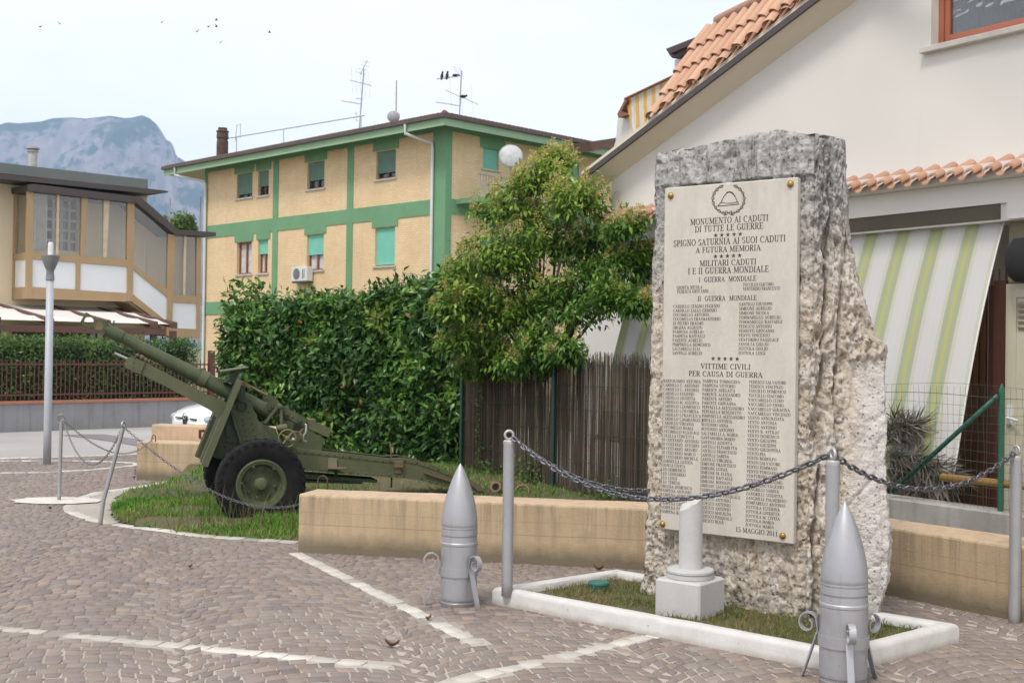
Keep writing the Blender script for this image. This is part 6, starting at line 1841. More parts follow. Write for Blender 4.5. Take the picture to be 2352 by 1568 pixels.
m.prism(PB([(862, 735), (1030, 905), (1180, 925), (1175, 1500), (862, 1500)], DY), DY, DY + .2)
m.build('wall', M_cream, ver)
m = MB(); n_ = 4
for i in range(n_ + 1): xx = xw0 + (xw1 - xw0) * i / n_; m.box(xx - .04, xx + .04, DY + .12, DY + .18, zw0, zw1)
for i in range(6): zz = zw0 + (zw1 - zw0) * i / 5; m.box(xw0, xw1, DY + .125, DY + .175, zz - .035, zz + .035)
wo = m.build('lattice_window', plain('pale_lattice', (.50, .46, .40), None, .7), ver)
MB().box(xw0, xw1, DY + .2, DY + .24, zw0, zw1).build('pane', M_cg, wo)
m = MB(); m.prism(PB([(-400, 440), (870, 585), (870, 640), (-400, 505)], .2), .2, 8); m.build('parapet', M_cop, ver)
m = MB(); m.prism(PB([(-400, 510), (870, 638), (990, 653), (985, 662), (870, 668), (-400, 540)], -.1), -.1, 8); m.build('roof_slab', M_dbr, ver)
zc = B((190, 500), 3)[1]; xc_ = B((192, 500), 3)[0]; zc1 = B((192, 398), 3)[1]
MB().lathe([(.13, -.5), (.13, (zc1 - zc) * .72), (.17, (zc1 - zc) * .76), (.17, (zc1 - zc) * .82), (.08, (zc1 - zc) * .84), (.08, zc1 - zc - .06), (.2, zc1 - zc - .05), (.2, zc1 - zc)], 14, (xc_, 3, zc)).build('flue_pipe', plain('pale_flue', (.45, .43, .40), (.3, .28, .26), .8), ver, smooth=True, sharp=30)
# veranda shell
m = MB(); m.prism(PB([(150, 618), (180, 613), (812, 690), (1032, 880), (1255, 897), (1255, 920), (1018, 912), (788, 725), (600, 705), (155, 655)]), -.15, DY); m.build('veranda_roof', M_dbr, ver)
fm = MB()
for pts in ([(158, 655), (192, 660), (184, 1285), (152, 1285)], [(476, 690), (512, 695), (490, 1040), (470, 1038)], [(745, 715), (785, 725), (775, 1300), (742, 1300)], [(985, 905), (1026, 912), (1003, 1520), (975, 1500)], [(1152, 925), (1178, 925), (1170, 1520), (1150, 1518)]):
    fm.prism(PB(pts), -.06, .06)
for pts in ([(186, 1013), (750, 1055), (750, 1098), (184, 1053)], [(184, 1216), (742, 1252), (742, 1302), (184, 1286)], [(776, 1083), (982, 1232), (982, 1278), (776, 1113)], [(776, 1258), (978, 1420), (960, 1440), (770, 1303)], [(1010, 1262), (1152, 1268), (1152, 1314), (1008, 1306)], [(1004, 1458), (1150, 1464), (1150, 1518), (1003, 1518)], [(443, 1073), (470, 1076), (466, 1237), (440, 1232)]):
    fm.prism(PB(pts), -.05, .05)
fm.build('frame', M_tan, ver)
M_mul = plain('pale_mullion', (.58, .47, .33), None, .6)
for pts in ([(332, 675), (346, 677), (340, 1025), (327, 1024)], [(606, 705), (640, 710), (622, 1045), (604, 1043)], [(1078, 915), (1092, 916), (1086, 1265), (1074, 1264)]): MB().prism(PB(pts), -.045, .045).build('mullion', M_mul, ver)
for pts in ([(184, 1054), (443, 1074), (440, 1231), (184, 1216)], [(470, 1077), (745, 1098), (742, 1251), (467, 1236)], [(777, 1114), (984, 1277), (979, 1419), (774, 1258)], [(1008, 1307), (1152, 1314), (1150, 1463), (1004, 1457)]):
    MB().prism(PB(pts), -.02, .02).build('infill_panel', M_pan, ver)
for pts in ([(190, 660), (476, 690), (470, 1035), (186, 1013)], [(510, 694), (746, 720), (744, 1054), (490, 1036)], [(786, 726), (986, 908), (982, 1232), (777, 1083)], [(1024, 914), (1153, 925), (1152, 1267), (1010, 1262)]):
    MB().prism(PB(pts), -.006, .006).build('glass_pane', M_glass, ver)
m = MB(); m.prism(PB([(184, 1225), (745, 1260), (970, 1438), (1160, 1475), (1155, 1515), (985, 1500), (950, 1450), (745, 1296), (184, 1282)]), .06, DY - .02); m.build('floor', M_tan, ver)
m = MB(); m.prism(PB([(1152, 930), (1176, 930), (1168, 1515), (1150, 1515)]), .07, DY); m.build('end_wall', M_cream, ver)
c0 = B((230, 850), .5); m = MB(); n_ = 14; x0_, x1_ = B((198, 800), .3)[0], B((276, 800), .3)[0]; zt_, zb_ = B((230, 672), .3)[1], B((230, 1000), .3)[1]
vs = []
for i in range(n_ * 2 + 1):
    xx = x0_ + (x1_ - x0_) * i / (n_ * 2); yy = .3 + .05 * math.sin(i * 1.6); vs += [(xx, yy, zb_), (xx, yy, zt_)]
m.add(vs, [(i * 2, i * 2 + 2, i * 2 + 3, i * 2 + 1) for i in range(n_ * 2)]); m.build('curtain', plain('white_curtain', (.70, .69, .66), None, .9), ver)
# left return of the veranda
xl = B((172, 900))[0]
m = MB(); z_ = [B((172, yy))[1] for yy in (650, 1013, 1053, 1216, 1286)]
for a, b in ((1, 2), (3, 4)): m.box(xl - .05, xl + .03, .07, DY, z_[b], z_[a])
m.box(xl - .05, xl + .03, DY - .12, DY - .01, z_[4], z_[0]); m.build('side_frame', M_tan, ver)
MB().box(xl - .02, xl + .02, .07, DY - .13, z_[3] + .0, z_[2]).build('side_panel', M_pan, ver)
MB().box(xl - .006, xl + .006, .07, DY - .13, z_[1], z_[0]).build('side_glass', M_glass, ver)
# ground floor: pergola with white sails
per = thing('pergola', 'reddish timber pergola with white cloth sails below the veranda', 'pergola', LB_.P, 45)
M_per = plain('reddish_timber', (.14, .065, .05), (.10, .05, .04), .7, 0, 4)
M_sail = plain('white_sail', (.64, .63, .59), (.58, .57, .53), .9, 0, 1)
zb = B((330, 1345), .9)[1]; zf = B((500, 1436), -2.4)[1]
xs = [B((p, yy), .9)[0] for p, yy in ((-300, 1300), (0, 1322), (322, 1345), (590, 1362), (700, 1372))]
bmz = MB()
for i, xx in enumerate(xs):
    MB().hexa([(xx - .07, -2.5, zf - .05), (xx + .07, -2.5, zf - .05), (xx + .07, 1.2, zb - .05), (xx - .07, 1.2, zb - .05), (xx - .07, -2.5, zf + .13), (xx + .07, -2.5, zf + .13), (xx + .07, 1.2, zb + .13), (xx - .07, 1.2, zb + .13)]).build('rafter', M_per, per)
    if i % 2 == 0 or i > 2: MB().box(xx - .08, xx + .08, -2.45, -2.3, -.2, zf - .12).build('post', M_per, per)
MB().box(xs[0] - .3, B((968, 1450), -2.44)[0], -2.52, -2.36, zf - .24, zf - .06).build('front_beam', M_per, per)
for a, b in zip(xs[:-1], xs[1:]):
    vs = []; n_ = 10
    for i in range(n_ + 1):
        f_ = i / n_; yy = 1.1 - 3.4 * f_; zz = zb + (zf - zb) * f_ + .12 - .05 * abs(math.sin(f_ * math.pi * 2.5))
        vs += [(a + .09, yy, zz), (b - .09, yy, zz)]
    MB().add(vs, [(i * 2, i * 2 + 1, i * 2 + 3, i * 2 + 2) for i in range(n_)]).build('sail', M_sail, per)
# shop front below
m = MB(); a_ = B((0, 1500), DY - .1); 
m.box(B((60, 1520), 1.1)[0], B((470, 1520), 1.1)[0], DY - .12, DY - .01, 0, 2.2); m.build('timber_front', plain('brown_boarding', (.13, .055, .03), (.09, .045, .025), .7, 0, 5), ver)
wo = MB(); xa_ = B((510, 1500), DY)[0]; xb_ = B((568, 1500), DY)[0]; zt_ = B((540, 1470), DY)[1]
wo.box(xa_, xb_, DY - .06, DY - .004, zt_ - 1.0, zt_); wo = wo.build('small_window', M_dwood, ver); MB().box(xa_ + .08, xb_ - .08, DY - .07, DY - .061, zt_ - .9, zt_ - .1).build('pane', M_curt, wo)

# ------------------------------------------------------------------ small tree between the houses
def round_tree(label, P, h, r_, n_, pal):
    t = thing('distant_tree', label, 'tree', (P[0], P[1], 0))
    MB().tube([(0, 0, 0), (.1, 0, h * .5), (0, 0, h * .85)], [.22, .16, .06], 8).build('trunk', M_bark, t, smooth=True)
    cs = rnd_dirs(16) * r_ * .62 * RNG.uniform(.5, 1, (16, 1)) + (0, 0, h - r_)
    Pp = cs[RNG.integers(0, 16, n_)] + rnd_dirs(n_) * r_ * .45 * RNG.uniform(.5, 1, (n_, 1))
    pal = np.array(pal)
    li = np.clip((((Pp[:, 2] - (h - r_)) / r_ * .4 + .5 + RNG.normal(0, .2, n_)) * len(pal)).astype(int), 0, len(pal) - 1)
    V, Fq, tone = leaf_arrays(Pp, rnd_dirs(n_), rnd_dirs(n_) * .5 + (0, 0, 1), RNG.uniform(.14, .26, n_), RNG.uniform(.08, .14, n_), pal[li] * RNG.uniform(.75, 1.25, (n_, 1)))
    np_mesh('crown', V, Fq, M_leaf, t, tone)
pt = _C + ray(418, 505) * 58 / ray(418, 505)[1]
round_tree('leafy tree seen between the tan veranda house and the green house', (pt[0], pt[1]), pt[2] + .75, 1.25, 2600, [(.07, .14, .03), (.11, .20, .04), (.16, .25, .05), (.2, .28, .07)])
for px, y0, y1, lab in ((389, 455, 530, 'thin bare mast rising left of the tree between the houses'), (459, 452, 540, 'thin dark mast rising right of the tree between the houses')):
    pb = _C + ray(px, y1) * 56 / ray(px, y1)[1]; pt2 = _C + ray(px, y0) * 56 / ray(px, y0)[1]
    t = thing('mast', lab, 'mast', (pb[0], pb[1], pt2[2] - 7)); MB().tube([(0, 0, 0), (0, 0, 7)], .04, 6).build('pole', M_mast, t)

# ------------------------------------------------------------------ white gabled house on the right
FAC = Frame((4.0, 9.7), -55.5)
house = fthing('gabled_house', 'white plastered house with a sloping tiled gable and a porch', 'house', FAC)
M_hwall = Mat('house_plaster', .9); q = M_hwall
c = q.mix(q.rng(q.noise(.5, 6), .35, .7), (.66, .64, .595), (.615, .59, .54)); c = q.mix(q.rng(q.noise(1.0, 5, .6, q.mapping((3, 3, .25))), .6, .8, 0, .22), c, (.50, .48, .44)); q.color(c); q.bump(q.noise(60, 4), .12, .003); M_hwall = q.m
c6 = crop(2200, 0, .4464); c7 = crop(2140, 0, .7228)
OH = -.22
u0 = FAC.xz(c6((0, 1497)), OH); u1 = FAC.xz(c6((1990, 15)), OH)        # lower edge of the dark verge board
t0 = FAC.xz(c6((20, 1436)), OH); t1 = FAC.xz(c6((1800, 45)), OH)       # upper edge
sl = ((u1[1] - u0[1]) / (u1[0] - u0[0]) + (t1[1] - t0[1]) / (t1[0] - t0[0])) / 2
def zlow(x): return u0[1] + sl * (x - u0[0])
def zup(x): return t0[1] + sl * (x - t0[0])
XL, XR = u0[0] - .1, 5.2
xwl = FAC.xz(c7((1870, 150)))[0]; zsill = FAC.xz(c7((1850, 255)), -.08)[1] + .06
XWR = xwl + 1.5
# window opening in the gable wall
wz0 = FAC.xz(c7((1890, 240)), 0)[1]
ZC = FAC.xz(c7((1420, 1010)), -.05)[1]
m = MB()
def wpoly(xa, xb, z0): return [(xa, z0), (xb, z0), (xb, zlow(xb)), (xa, zlow(xa))]
ZW1 = wz0 + 1.45
if ZW1 > zlow(xwl) - .15: ZW1 = zlow(xwl) - .15
m.prism(wpoly(FAC.xz((1398, 437))[0] + .05, xwl, 2.75), 0, .3); m.prism([(xwl, 2.75), (XWR, 2.75), (XWR, wz0), (xwl, wz0)], 0, .3); m.prism(wpoly(XWR, XR, 2.75), 0, .3); m.prism(wpoly(xwl, XWR, ZW1), 0, .3)
m.build('gable_wall', M_hwall, house)
M_terra = plain('terracotta_window_frame', (.38, .125, .065), (.33, .11, .06), .55, 0, 4)
f = MB(); fw = .05
f.box(xwl, xwl + fw, .10, .17, wz0, ZW1); f.box(XWR - fw, XWR, .10, .17, wz0, ZW1); f.box(xwl + fw, XWR - fw, .10, .17, wz0, wz0 + fw); f.box(xwl + fw, XWR - fw, .10, .17, ZW1 - fw, ZW1)
f.box(xwl + fw + .004, xwl + fw * 2, .115, .16, wz0 + fw, ZW1 - fw); f.box(xwl + fw * 2, XWR - fw, .115, .16, wz0 + fw + .004, wz0 + fw * 2)
fo = f.build('window', M_terra, house)
MB().box(xwl + fw * 2, XWR - fw, .135, .141, wz0 + fw * 2, ZW1 - fw).build('pane', M_glass, fo)
m = MB(); n_ = 60; vs = []
for i in range(n_ + 1): xx = xwl + (XWR - xwl) * i / n_; vs += [(xx, .24 + .02 * math.sin(i * 1.3), wz0), (xx, .24 + .02 * math.sin(i * 1.3), ZW1)]
m.add(vs, [(i * 2, i * 2 + 2, i * 2 + 3, i * 2 + 1) for i in range(n_)]); m.build('curtain', plain('dim_curtain', (.07, .078, .078), (.035, .04, .04), .9), fo)
m = MB(); cl9 = crop(3400, 0, .25507)
for P9 in ([(625, 290), (650, 200), (690, 150), (720, 165), (680, 230), (645, 285)], [(690, 260), (760, 215), (850, 180), (910, 130), (905, 175), (820, 215), (740, 255)], [(720, 150), (790, 135), (800, 150), (740, 165)], [(1010, 95), (1040, 60), (1115, 20), (1110, 70), (1060, 105)], [(1150, 100), (1200, 60), (1290, 30), (1240, 85), (1180, 110)], [(1370, 85), (1390, 20), (1470, -20), (1620, -20), (1560, 15), (1440, 40)], [(605, 40), (700, -20), (760, -30), (745, 15), (640, 55)], [(890, 45), (940, 0), (990, -20), (985, 5)]):
    m.prism(FAC.pts(P9, .19, cl9), .19, .193)
m.build('lace_valance', plain('white_lace', (.62, .64, .60), (.5, .53, .5), .9, 0, 20), fo)
MB().box(xwl - .07, XWR + .07, -.07, .10, wz0 - .055, wz0 - .003, 0, .006).build('sill', M_sill, fo)
# verge board, soffit, roof
m = MB(); xe = XR
m.prism([(XL, zlow(XL)), (xe, zlow(xe)), (xe, zup(xe)), (XL, zup(XL))], OH - .03, OH); m.build('verge_board', plain('dark_brown_verge', (.085, .068, .066), (.065, .053, .052), .6, .1, 5), house)
m = MB(); cv = [(XL, OH, zlow(XL) + .012), (xe, OH, zlow(xe) + .012), (xe, .0, zlow(xe) - .10), (XL, .0, zlow(XL) - .10), (XL, OH, zlow(XL) + .12), (xe, OH, zlow(xe) + .12), (xe, .28, zlow(xe) + .12), (XL, .28, zlow(XL) + .12)]; m.hexa(cv); m.build('soffit', plain('cream_soffit', (.68, .62, .50), (.62, .56, .45), .9, 0, 1), house)
# steep tiled slope above the verge board
hd = np.array((math.sin(rad(-20.5)), math.cos(rad(-20.5)), 0))
P0 = FAC.w(t0[0], OH, t0[1]); P1 = FAC.w(t1[0], OH, t1[1]); bdir = (P0 - P1) / np.linalg.norm(P0 - P1)
nn = np.cross(hd, bdir); nn /= np.linalg.norm(nn); nn = nn if nn[2] > 0 else -nn
up = np.cross(nn, hd); up = up if up[2] > 0 else -up
ad = -hd
def on_roof(p):
    d = ray(*p); t = np.dot(P0 - _C, nn) / np.dot(d, nn); r_ = _C + d * t - P0
    return float(np.dot(r_, ad)), float(np.dot(r_, up))
A0_ = on_roof(c6((545, 1000))); A1_ = on_roof(c6((1000, 300)))
s_a = (on_roof(c6((1240, 400)))[0] - on_roof(c6((830, 580)))[0]) / 5
s_b = (on_roof(c6((960, 385)))[1] - on_roof(c6((570, 965)))[1]) / 3
rt = on_roof(c6((1250, 140)))[1]
print('roof', A0_, A1_, s_a, s_b, rt, np.degrees(np.arccos(nn[2])))
bl = (np.dot(P1 - P0, ad), np.dot(P1 - P0, up)); bslope = bl[1] / bl[0]
M_rt = Mat('terracotta_roof_tile', .85); q = M_rt
c = q.mix(q.rng(q.noise(2.2, 6), .35, .7), (.53, .315, .205), (.45, .25, .165)); c = q.mix(.55, c, q.attr()); c = q.mix(q.rng(q.noise(30, 5), .5, .75, 0, .35), c, (.30, .19, .13)); q.color(c); M_rt = q.m
m = MB(); tn = []; na = int(5.2 / s_a)
a_min = min(A0_[0], A1_[0])
for i in range(na):
    a = a_min + s_a * (i + .5)
    for j in range(-1, 40):
        b0 = A0_[1] + s_b * j - .06; b1 = b0 + s_b + .05
        if b1 > rt + .05: continue
        if b1 < bslope * a - .05: continue
        r0, r1 = s_a * .34, s_a * .30
        n_ = 7; vs = []
        for (b, r_, o_) in ((b0, r0, .055), (b1, r1, .025)):
            for k in range(n_ + 1):
                th = math.pi * k / n_
                vs.append(P0 + ad * (a - r_ * math.cos(th)) + up * b + nn * (o_ + r_ * .85 * math.sin(th)))
        st_ = n_ + 1
        for k in range(n_ + 1):
            th = math.pi * k / n_; vs.append(P0 + ad * (a - (r0 - .014) * math.cos(th)) + up * (b0 + .001) + nn * (.055 + (r0 - .016) * .85 * math.sin(th)))
        fs = [(k, k + 1, st_ + k + 1, st_ + k) for k in range(n_)] + [(k + 1, k, 2 * st_ + k, 2 * st_ + k + 1) for k in range(n_)]
        m.add(vs, fs); cc = np.array(random.choice([(.56, .34, .22), (.49, .285, .19), (.57, .37, .235), (.51, .30, .21)])) * random.uniform(.9, 1.1); tn += [(*cc, 1)] * len(fs)
import bmesh
def cut_at_verge(o):
    inv = XF[o.name].inverted(); perp = np.cross(nn, bdir); perp = perp if perp[2] > 0 else -perp
    bm = bmesh.new(); bm.from_mesh(o.data)
    bmesh.ops.bisect_plane(bm, geom=bm.verts[:] + bm.edges[:] + bm.faces[:], plane_co=inv @ Vector(P0 + perp * .012), plane_no=inv.to_3x3() @ Vector(perp), clear_inner=True)
    bm.to_mesh(o.data); bm.free()
ro = m.build('roof_tiles', M_rt, house, world=True, smooth=True, sharp=50, col=tn)
cut_at_verge(ro)
m = MB(); q0 = lambda a, b, o_: P0 + ad * a + up * b + nn * o_
m.add([q0(a_min - .02, bslope * a_min - .1, .012), q0(a_min + 5.3, bslope * (a_min + 5.3) - .1, .012), q0(a_min + 5.3, rt, .012), q0(a_min - .02, rt, .012)], [(0, 1, 2, 3)])
m.add([q0(a_min - .02, bslope * a_min - .1, .012), q0(a_min - .02, rt, .012), q0(a_min - .02, rt, -.10), q0(a_min - .02, bslope * a_min - .1, -.10)], [(0, 1, 2, 3)])
cut_at_verge(m.build('roof_slope', plain('pan_tile', (.36, .19, .115), (.28, .15, .10), .9, 0, 5), house, world=True))
m = MB(); a = a_min + .3
while a < a_min + 5.2:
    m.tube([q0(a, rt + .0, .045), q0(a + .52, rt + .0, .055)], [.06, .052], 10); a += .48
m.build('ridge_tiles', plain('ridge_tile', (.42, .25, .17), (.36, .21, .15), .85, 0, 4), house, world=True, smooth=True, sharp=40)
# dormer box and striped balcony awning beyond the slope
Q0 = P0 + ad * A1_[0] + up * A1_[1]
DF = Frame((Q0[0], Q0[1]), -69.5)
dorm = fthing('dormer', 'dark brown eaves of a dormer rising left of the tiled slope', 'dormer', DF)
m = MB(); m.prism(DF.pts([(665, 412), (980, 288), (935, 405), (722, 492), (700, 470)], .25, c6), .25, 2.0); m.prism(DF.pts([(690, 440), (930, 340), (930, 352), (692, 454)], .2, c6), .2, .25); m.build('eaves', plain('dark_brown_boards', (.075, .042, .042), (.055, .033, .033), .7, 0, 6), dorm)
m = MB(); m.prism(DF.pts([(738, 505), (930, 425), (860, 600), (795, 600), (790, 592), (738, 568)], .4, c6), .4, 1.8); m.build('wall', M_hwall, dorm)
aw = fthing('balcony_awning', 'yellow and white striped awning side cloth on the roof terrace', 'awning', DF)
q = Mat('yellow_striped_cloth', .9); x, y, z = q.xyz()
cl = DF.pts([(330, 835), (800, 612), (800, 920), (560, 1010), (382, 1140)], .45, c6)
per_ = (DF.xz(c6((600, 760)), .45)[0] - DF.xz(c6((395, 860)), .45)[0]) / 3
xs_ = q.math('ADD', x, q.math('MULTIPLY', q.math('SUBTRACT', z, cl[0][1]), .10)); ph = q.math('FRACT', q.math('DIVIDE', q.math('SUBTRACT', xs_, cl[0][0] + .05), per_))
c = q.mix(q.math('LESS_THAN', ph, .45), (.66, .62, .53), (.66, .40, .12)); q.color(q.mix(q.rng(q.noise(5, 4), .4, .7, 0, .25), c, (.5, .42, .28))); q.bump(q.noise(3, 3, .5, q.mapping((6, 1, 1.5))), .5, .08)
m = MB(); m.prism(cl, .45, .47); m.build('cloth', q.m, aw)
m = MB(); m.prism(DF.pts([(262, 985), (330, 860), (385, 1145), (215, 1275), (245, 1180)], .5, c6), .5, 1.6); m.build('side_wall', M_hwall, aw)
m = MB(); m.prism(DF.pts([(256, 960), (322, 832), (334, 850), (292, 935), (330, 965), (268, 990)], .40, c6), .40, .5); m.tube([(DF.xz(c6((322, 834)), .42) [0], .42, DF.xz(c6((322, 834)), .42)[1]), (DF.xz(c6((800, 608)), .42)[0], .42, DF.xz(c6((800, 608)), .42)[1])], .02, 6); m.build('bracket', M_wood, aw)
# tiled cornice over the porch
xc0 = FAC.xz(c7((200, 1110)), -.1)[0]; zc_ = FAC.xz(c7((1430, 1005)), -.25)[1]
pk = [FAC.xz(c7(p), -.26)[0] for p in ((1470, 975), (2150, 885))]; spc = (pk[1] - pk[0]) / 7.5
m = MB(); tn = []; n_ = 10
x = xc0
i = 0
while x < 5.2:
    for cover in (0, 1):
        xx = x + (spc / 2 if cover else 0); vs = []
        for (yy, dz) in ((-.27, 0), (0.02, .13)):
            for k in range(n_ + 1):
                th = math.pi * k / n_; r_ = spc * (.31 if cover else .30)
                vs.append((xx - r_ * math.cos(th), yy + (0 if cover else .02), zc_ + dz + (.035 + r_ * .8 * math.sin(th) if cover else .035 - r_ * .62 * math.sin(th))))
        for k in range(n_ + 1):
            th = math.pi * k / n_; r_ = spc * (.31 if cover else .30) ; ri = r_ - .016
            vs.append((xx - ri * math.cos(th), -.27 + (0 if cover else .02), zc_ + (.035 + ri * .8 * math.sin(th) - .004 if cover else .035 - ri * .62 * math.sin(th) - .022)))
        st_ = n_ + 1; fs = [(k, k + 1, st_ + k + 1, st_ + k) for k in range(n_)] + [(k + 1, k, 2 * st_ + k, 2 * st_ + k + 1) for k in range(n_)]
        m.add(vs, fs); cc = np.array(random.choice([(.36, .19, .115), (.31, .165, .105), (.40, .22, .14)])); tn += [(*cc, 1)] * len(fs)
    x += spc
m.build('cornice_tiles', M_rt, house, smooth=True, sharp=50, col=tn)
MB().prism([(xc0, zc_ + .0), (5.2, zc_ + .0), (5.2, zc_ + .12), (xc0, zc_ + .12)], -.17, 0).build('cornice_bed', M_hwall, house)
# beam and porch
zbm = FAC.xz(c7((1440, 1135)), -.03)[1]; xst = FAC.xz(c7((2262, 1060)), -.03)[0]; zst = FAC.xz(c7((2300, 1133)), -.03)[1]
m = MB(); m.box(xc0, xst, -.03, .25, zbm, zc_ - .002); m.box(xst, 5.2, -.03, .25, zst, zc_ - .002); m.build('porch_beam', M_white, house)
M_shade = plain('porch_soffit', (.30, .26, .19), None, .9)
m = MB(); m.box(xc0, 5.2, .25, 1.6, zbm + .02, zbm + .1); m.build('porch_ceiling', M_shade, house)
xbr = FAC.xz((2255, 800), .35)[0]; xdo = FAC.xz((2313, 800), .12)[0]
m = MB(); m.box(xc0, xdo, 1.45, 1.6, -.1, zbm + .02); m.box(xc0, FAC.xz((1468, 700), .5)[0], .35, .5, -.1, zbm - .1); m.build('porch_wall', M_hwall, house)
m = MB(); x0_ = FAC.xz((2180, 800), .45)[0]; m.box(x0_, FAC.xz((2276, 800), .45)[0], .40, .46, .1, FAC.xz((2285, 575), .45)[1] + .4)
for k in range(14): xx = x0_ + k * .065; m.box(xx, xx + .012, .385, .402, .1, 2.4)
m.build('brown_shutter', plain('reddish_brown_door', (.125, .042, .014), (.095, .034, .012), .55, 0, 4), house)
m = MB(); m.box(FAC.xz((2277, 800), .3)[0], FAC.xz((2296, 800), .3)[0], .26, .40, .0, 2.25); m.box(FAC.xz((2298, 800), .2)[0], xdo - .003, .10, .40, .0, FAC.xz((2305, 645), .15)[1]); m.build('door_jamb', plain('dark_brown_jamb', (.07, .02, .012), None, .5), house)
zd1 = FAC.xz((2330, 652), .12)[1]
m = MB(); m.box(xdo, xdo + 1.0, .10, .15, .1, zd1); m.box(xdo + .03, xdo + .10, .085, .10, .1, zd1 - .04); m.box(xdo + .9, xdo + .97, .085, .10, .1, zd1 - .04); m.box(xdo + .1, xdo + .9, .085, .10, zd1 - .11, zd1 - .04)
do = m.build('cream_door', plain('cream_door_paint', (.52, .49, .38), (.47, .44, .34), .6, 0, 2), house)
m = MB()
for k in range(5): m.hexa([(xdo + .12, .088, zd1 - .19 - k * .045), (xdo + .5, .088, zd1 - .19 - k * .045), (xdo + .5, .098, zd1 - .17 - k * .045), (xdo + .12, .098, zd1 - .17 - k * .045), (xdo + .12, .078, zd1 - .17 - k * .045), (xdo + .5, .078, zd1 - .17 - k * .045), (xdo + .5, .09, zd1 - .15 - k * .045), (xdo + .12, .09, zd1 - .15 - k * .045)])
m.build('louvre', plain('grey_louvre', (.30, .27, .19), None, .6), do)
m = MB(); hx_, hz_ = FAC.xz((2326, 950), .1); m.box(xdo + .035, xdo + .075, .07, .085, hz_ - .09, hz_ + .07); m.tube([(xdo + .055, .085, hz_ - .03), (xdo + .055, .04, hz_ - .03), (xdo + .16, .04, hz_ - .05)], .010, 8); m.build('door_handle', M_pipe, do, smooth=True, sharp=40)
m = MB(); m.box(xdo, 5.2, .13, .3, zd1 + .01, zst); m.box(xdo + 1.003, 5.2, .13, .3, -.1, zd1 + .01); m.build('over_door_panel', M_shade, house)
bl_ = FAC.xz((2352, 600), -.0)
t = thing('hanging_object', 'rounded black object hanging above the cream door at the right edge', 'black object', FAC.w(bl_[0] + .0, .02, bl_[1] - .17), -55.5)
MB().lathe([(.02, .36), (.09, .35), (.14, .28), (.155, .16), (.13, .06), (.08, .01), (0, .0)], 24, (0, 0, 0)).build('body', M_darkhole, t, smooth=True, sharp=40)
MB().tube([(0, 0, .34), (0, 0, .48), (0, .10, .50)], .012, 8).build('arm', M_blk, t)
# white garden wall glimpsed through the tree
gw0 = FAC.xz((1325, 700), 1.9)[0]; gw1 = FAC.xz((1500, 700), 1.9)[0]; gwz = FAC.xz((1420, 598), 1.9)[1]
t = thing('garden_wall', 'white plastered garden wall glimpsed behind the privet tree', 'wall', FAC.w(gw0, 1.9, 0), -55.5)
MB().box(0, gw1 - gw0 + 1.5, 0, .2, -.1, gwz, 0, .02).build('wall_body', M_white, t)
# green striped roller awning
AX0 = FAC.xz((1478, 600), .1)[0]; AX1 = FAC.xz((2311, 492), .12)[0]
awn = fthing('striped_awning', 'green yellow and white striped awning cloth hanging from the porch beam', 'awning', FAC)
q = Mat('green_striped_cloth', .85); x, y, z = q.xyz()
cc_ = crop(3040, 700, .638)
p_a = FAC.xz(cc_((490, 240)), -.05)[0]; p_b = FAC.xz(cc_((895, 200)), -.05)[0]; per_ = (p_b - p_a) / 2
ph = q.math('ABSOLUTE', q.math('SUBTRACT', q.math('FRACT', q.math('ADD', q.math('DIVIDE', q.math('SUBTRACT', x, p_a), per_), 20.5)), .5))
c = q.mix(q.rng(ph, .045, .07), (.49, .51, .20), (.41, .46, .32))
c = q.mix(q.rng(ph, .175, .205), c, (.61, .61, .49)); c = q.mix(q.rng(ph, .275, .30), c, (.67, .67, .645))
ln = q.math('LESS_THAN', q.math('FRACT', q.math('MULTIPLY', ph, 22)), .22); c = q.mix(q.math('MULTIPLY', q.math('MULTIPLY', ln, q.math('GREATER_THAN', ph, .25)), .4), c, (.52, .53, .52))
q.color(c); q.bump(q.noise(2.2, 3, .5, q.mapping((2.5, 1, .4))), .35, .05)
trn = q.n.new('ShaderNodeBsdfTranslucent'); q.l.new(c, trn.inputs['Color']); mx = q.n.new('ShaderNodeMixShader'); mx.inputs[0].default_value = .3
q.l.new(q.b.outputs[0], mx.inputs[1]); q.l.new(trn.outputs[0], mx.inputs[2]); q.l.new(mx.outputs[0], q.n['Material Output'].inputs['Surface'])
M_oliv = plain('shaded_olive_brown', (.10, .085, .055), (.08, .07, .045), .7, 0, 3)
n_u, n_v = 60, 24; vs = []
zA0, zA1 = zbm - .075, .72
for i in range(n_u + 1):
    for j in range(n_v + 1):
        f_ = j / n_v; xx = AX0 + (AX1 - AX0) * i / n_u
        yy = .12 - .66 * (f_ ** .92) - .035 * math.sin(f_ * math.pi) + .010 * math.sin(xx * 7 + f_ * 2) * f_
        vs.append((xx, yy, zA0 + (zA1 - zA0) * f_))
m = MB(); m.add(vs, [(i * (n_v + 1) + j, (i + 1) * (n_v + 1) + j, (i + 1) * (n_v + 1) + j + 1, i * (n_v + 1) + j + 1) for i in range(n_u) for j in range(n_v)])
m.build('cloth', q.m, awn, smooth=True)
MB().tube([(AX0, -.545, zA1), (AX1, -.545, zA1)], .018, 8).build('bottom_bar', M_pipe, awn)
MB().tube([vs[n_u * (n_v + 1) + j] for j in range(n_v + 1)], .008, 6).build('edge_hem', M_pipe, awn)
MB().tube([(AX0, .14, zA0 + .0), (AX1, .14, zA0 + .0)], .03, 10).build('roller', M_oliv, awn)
MB().box(AX0 - .04, AX1 + .03, -.01, .10, zbm - .125, zbm - .004).build('shade_band', M_oliv, awn)  # added dark box: olive-brown recess under the beam with its shade painted in
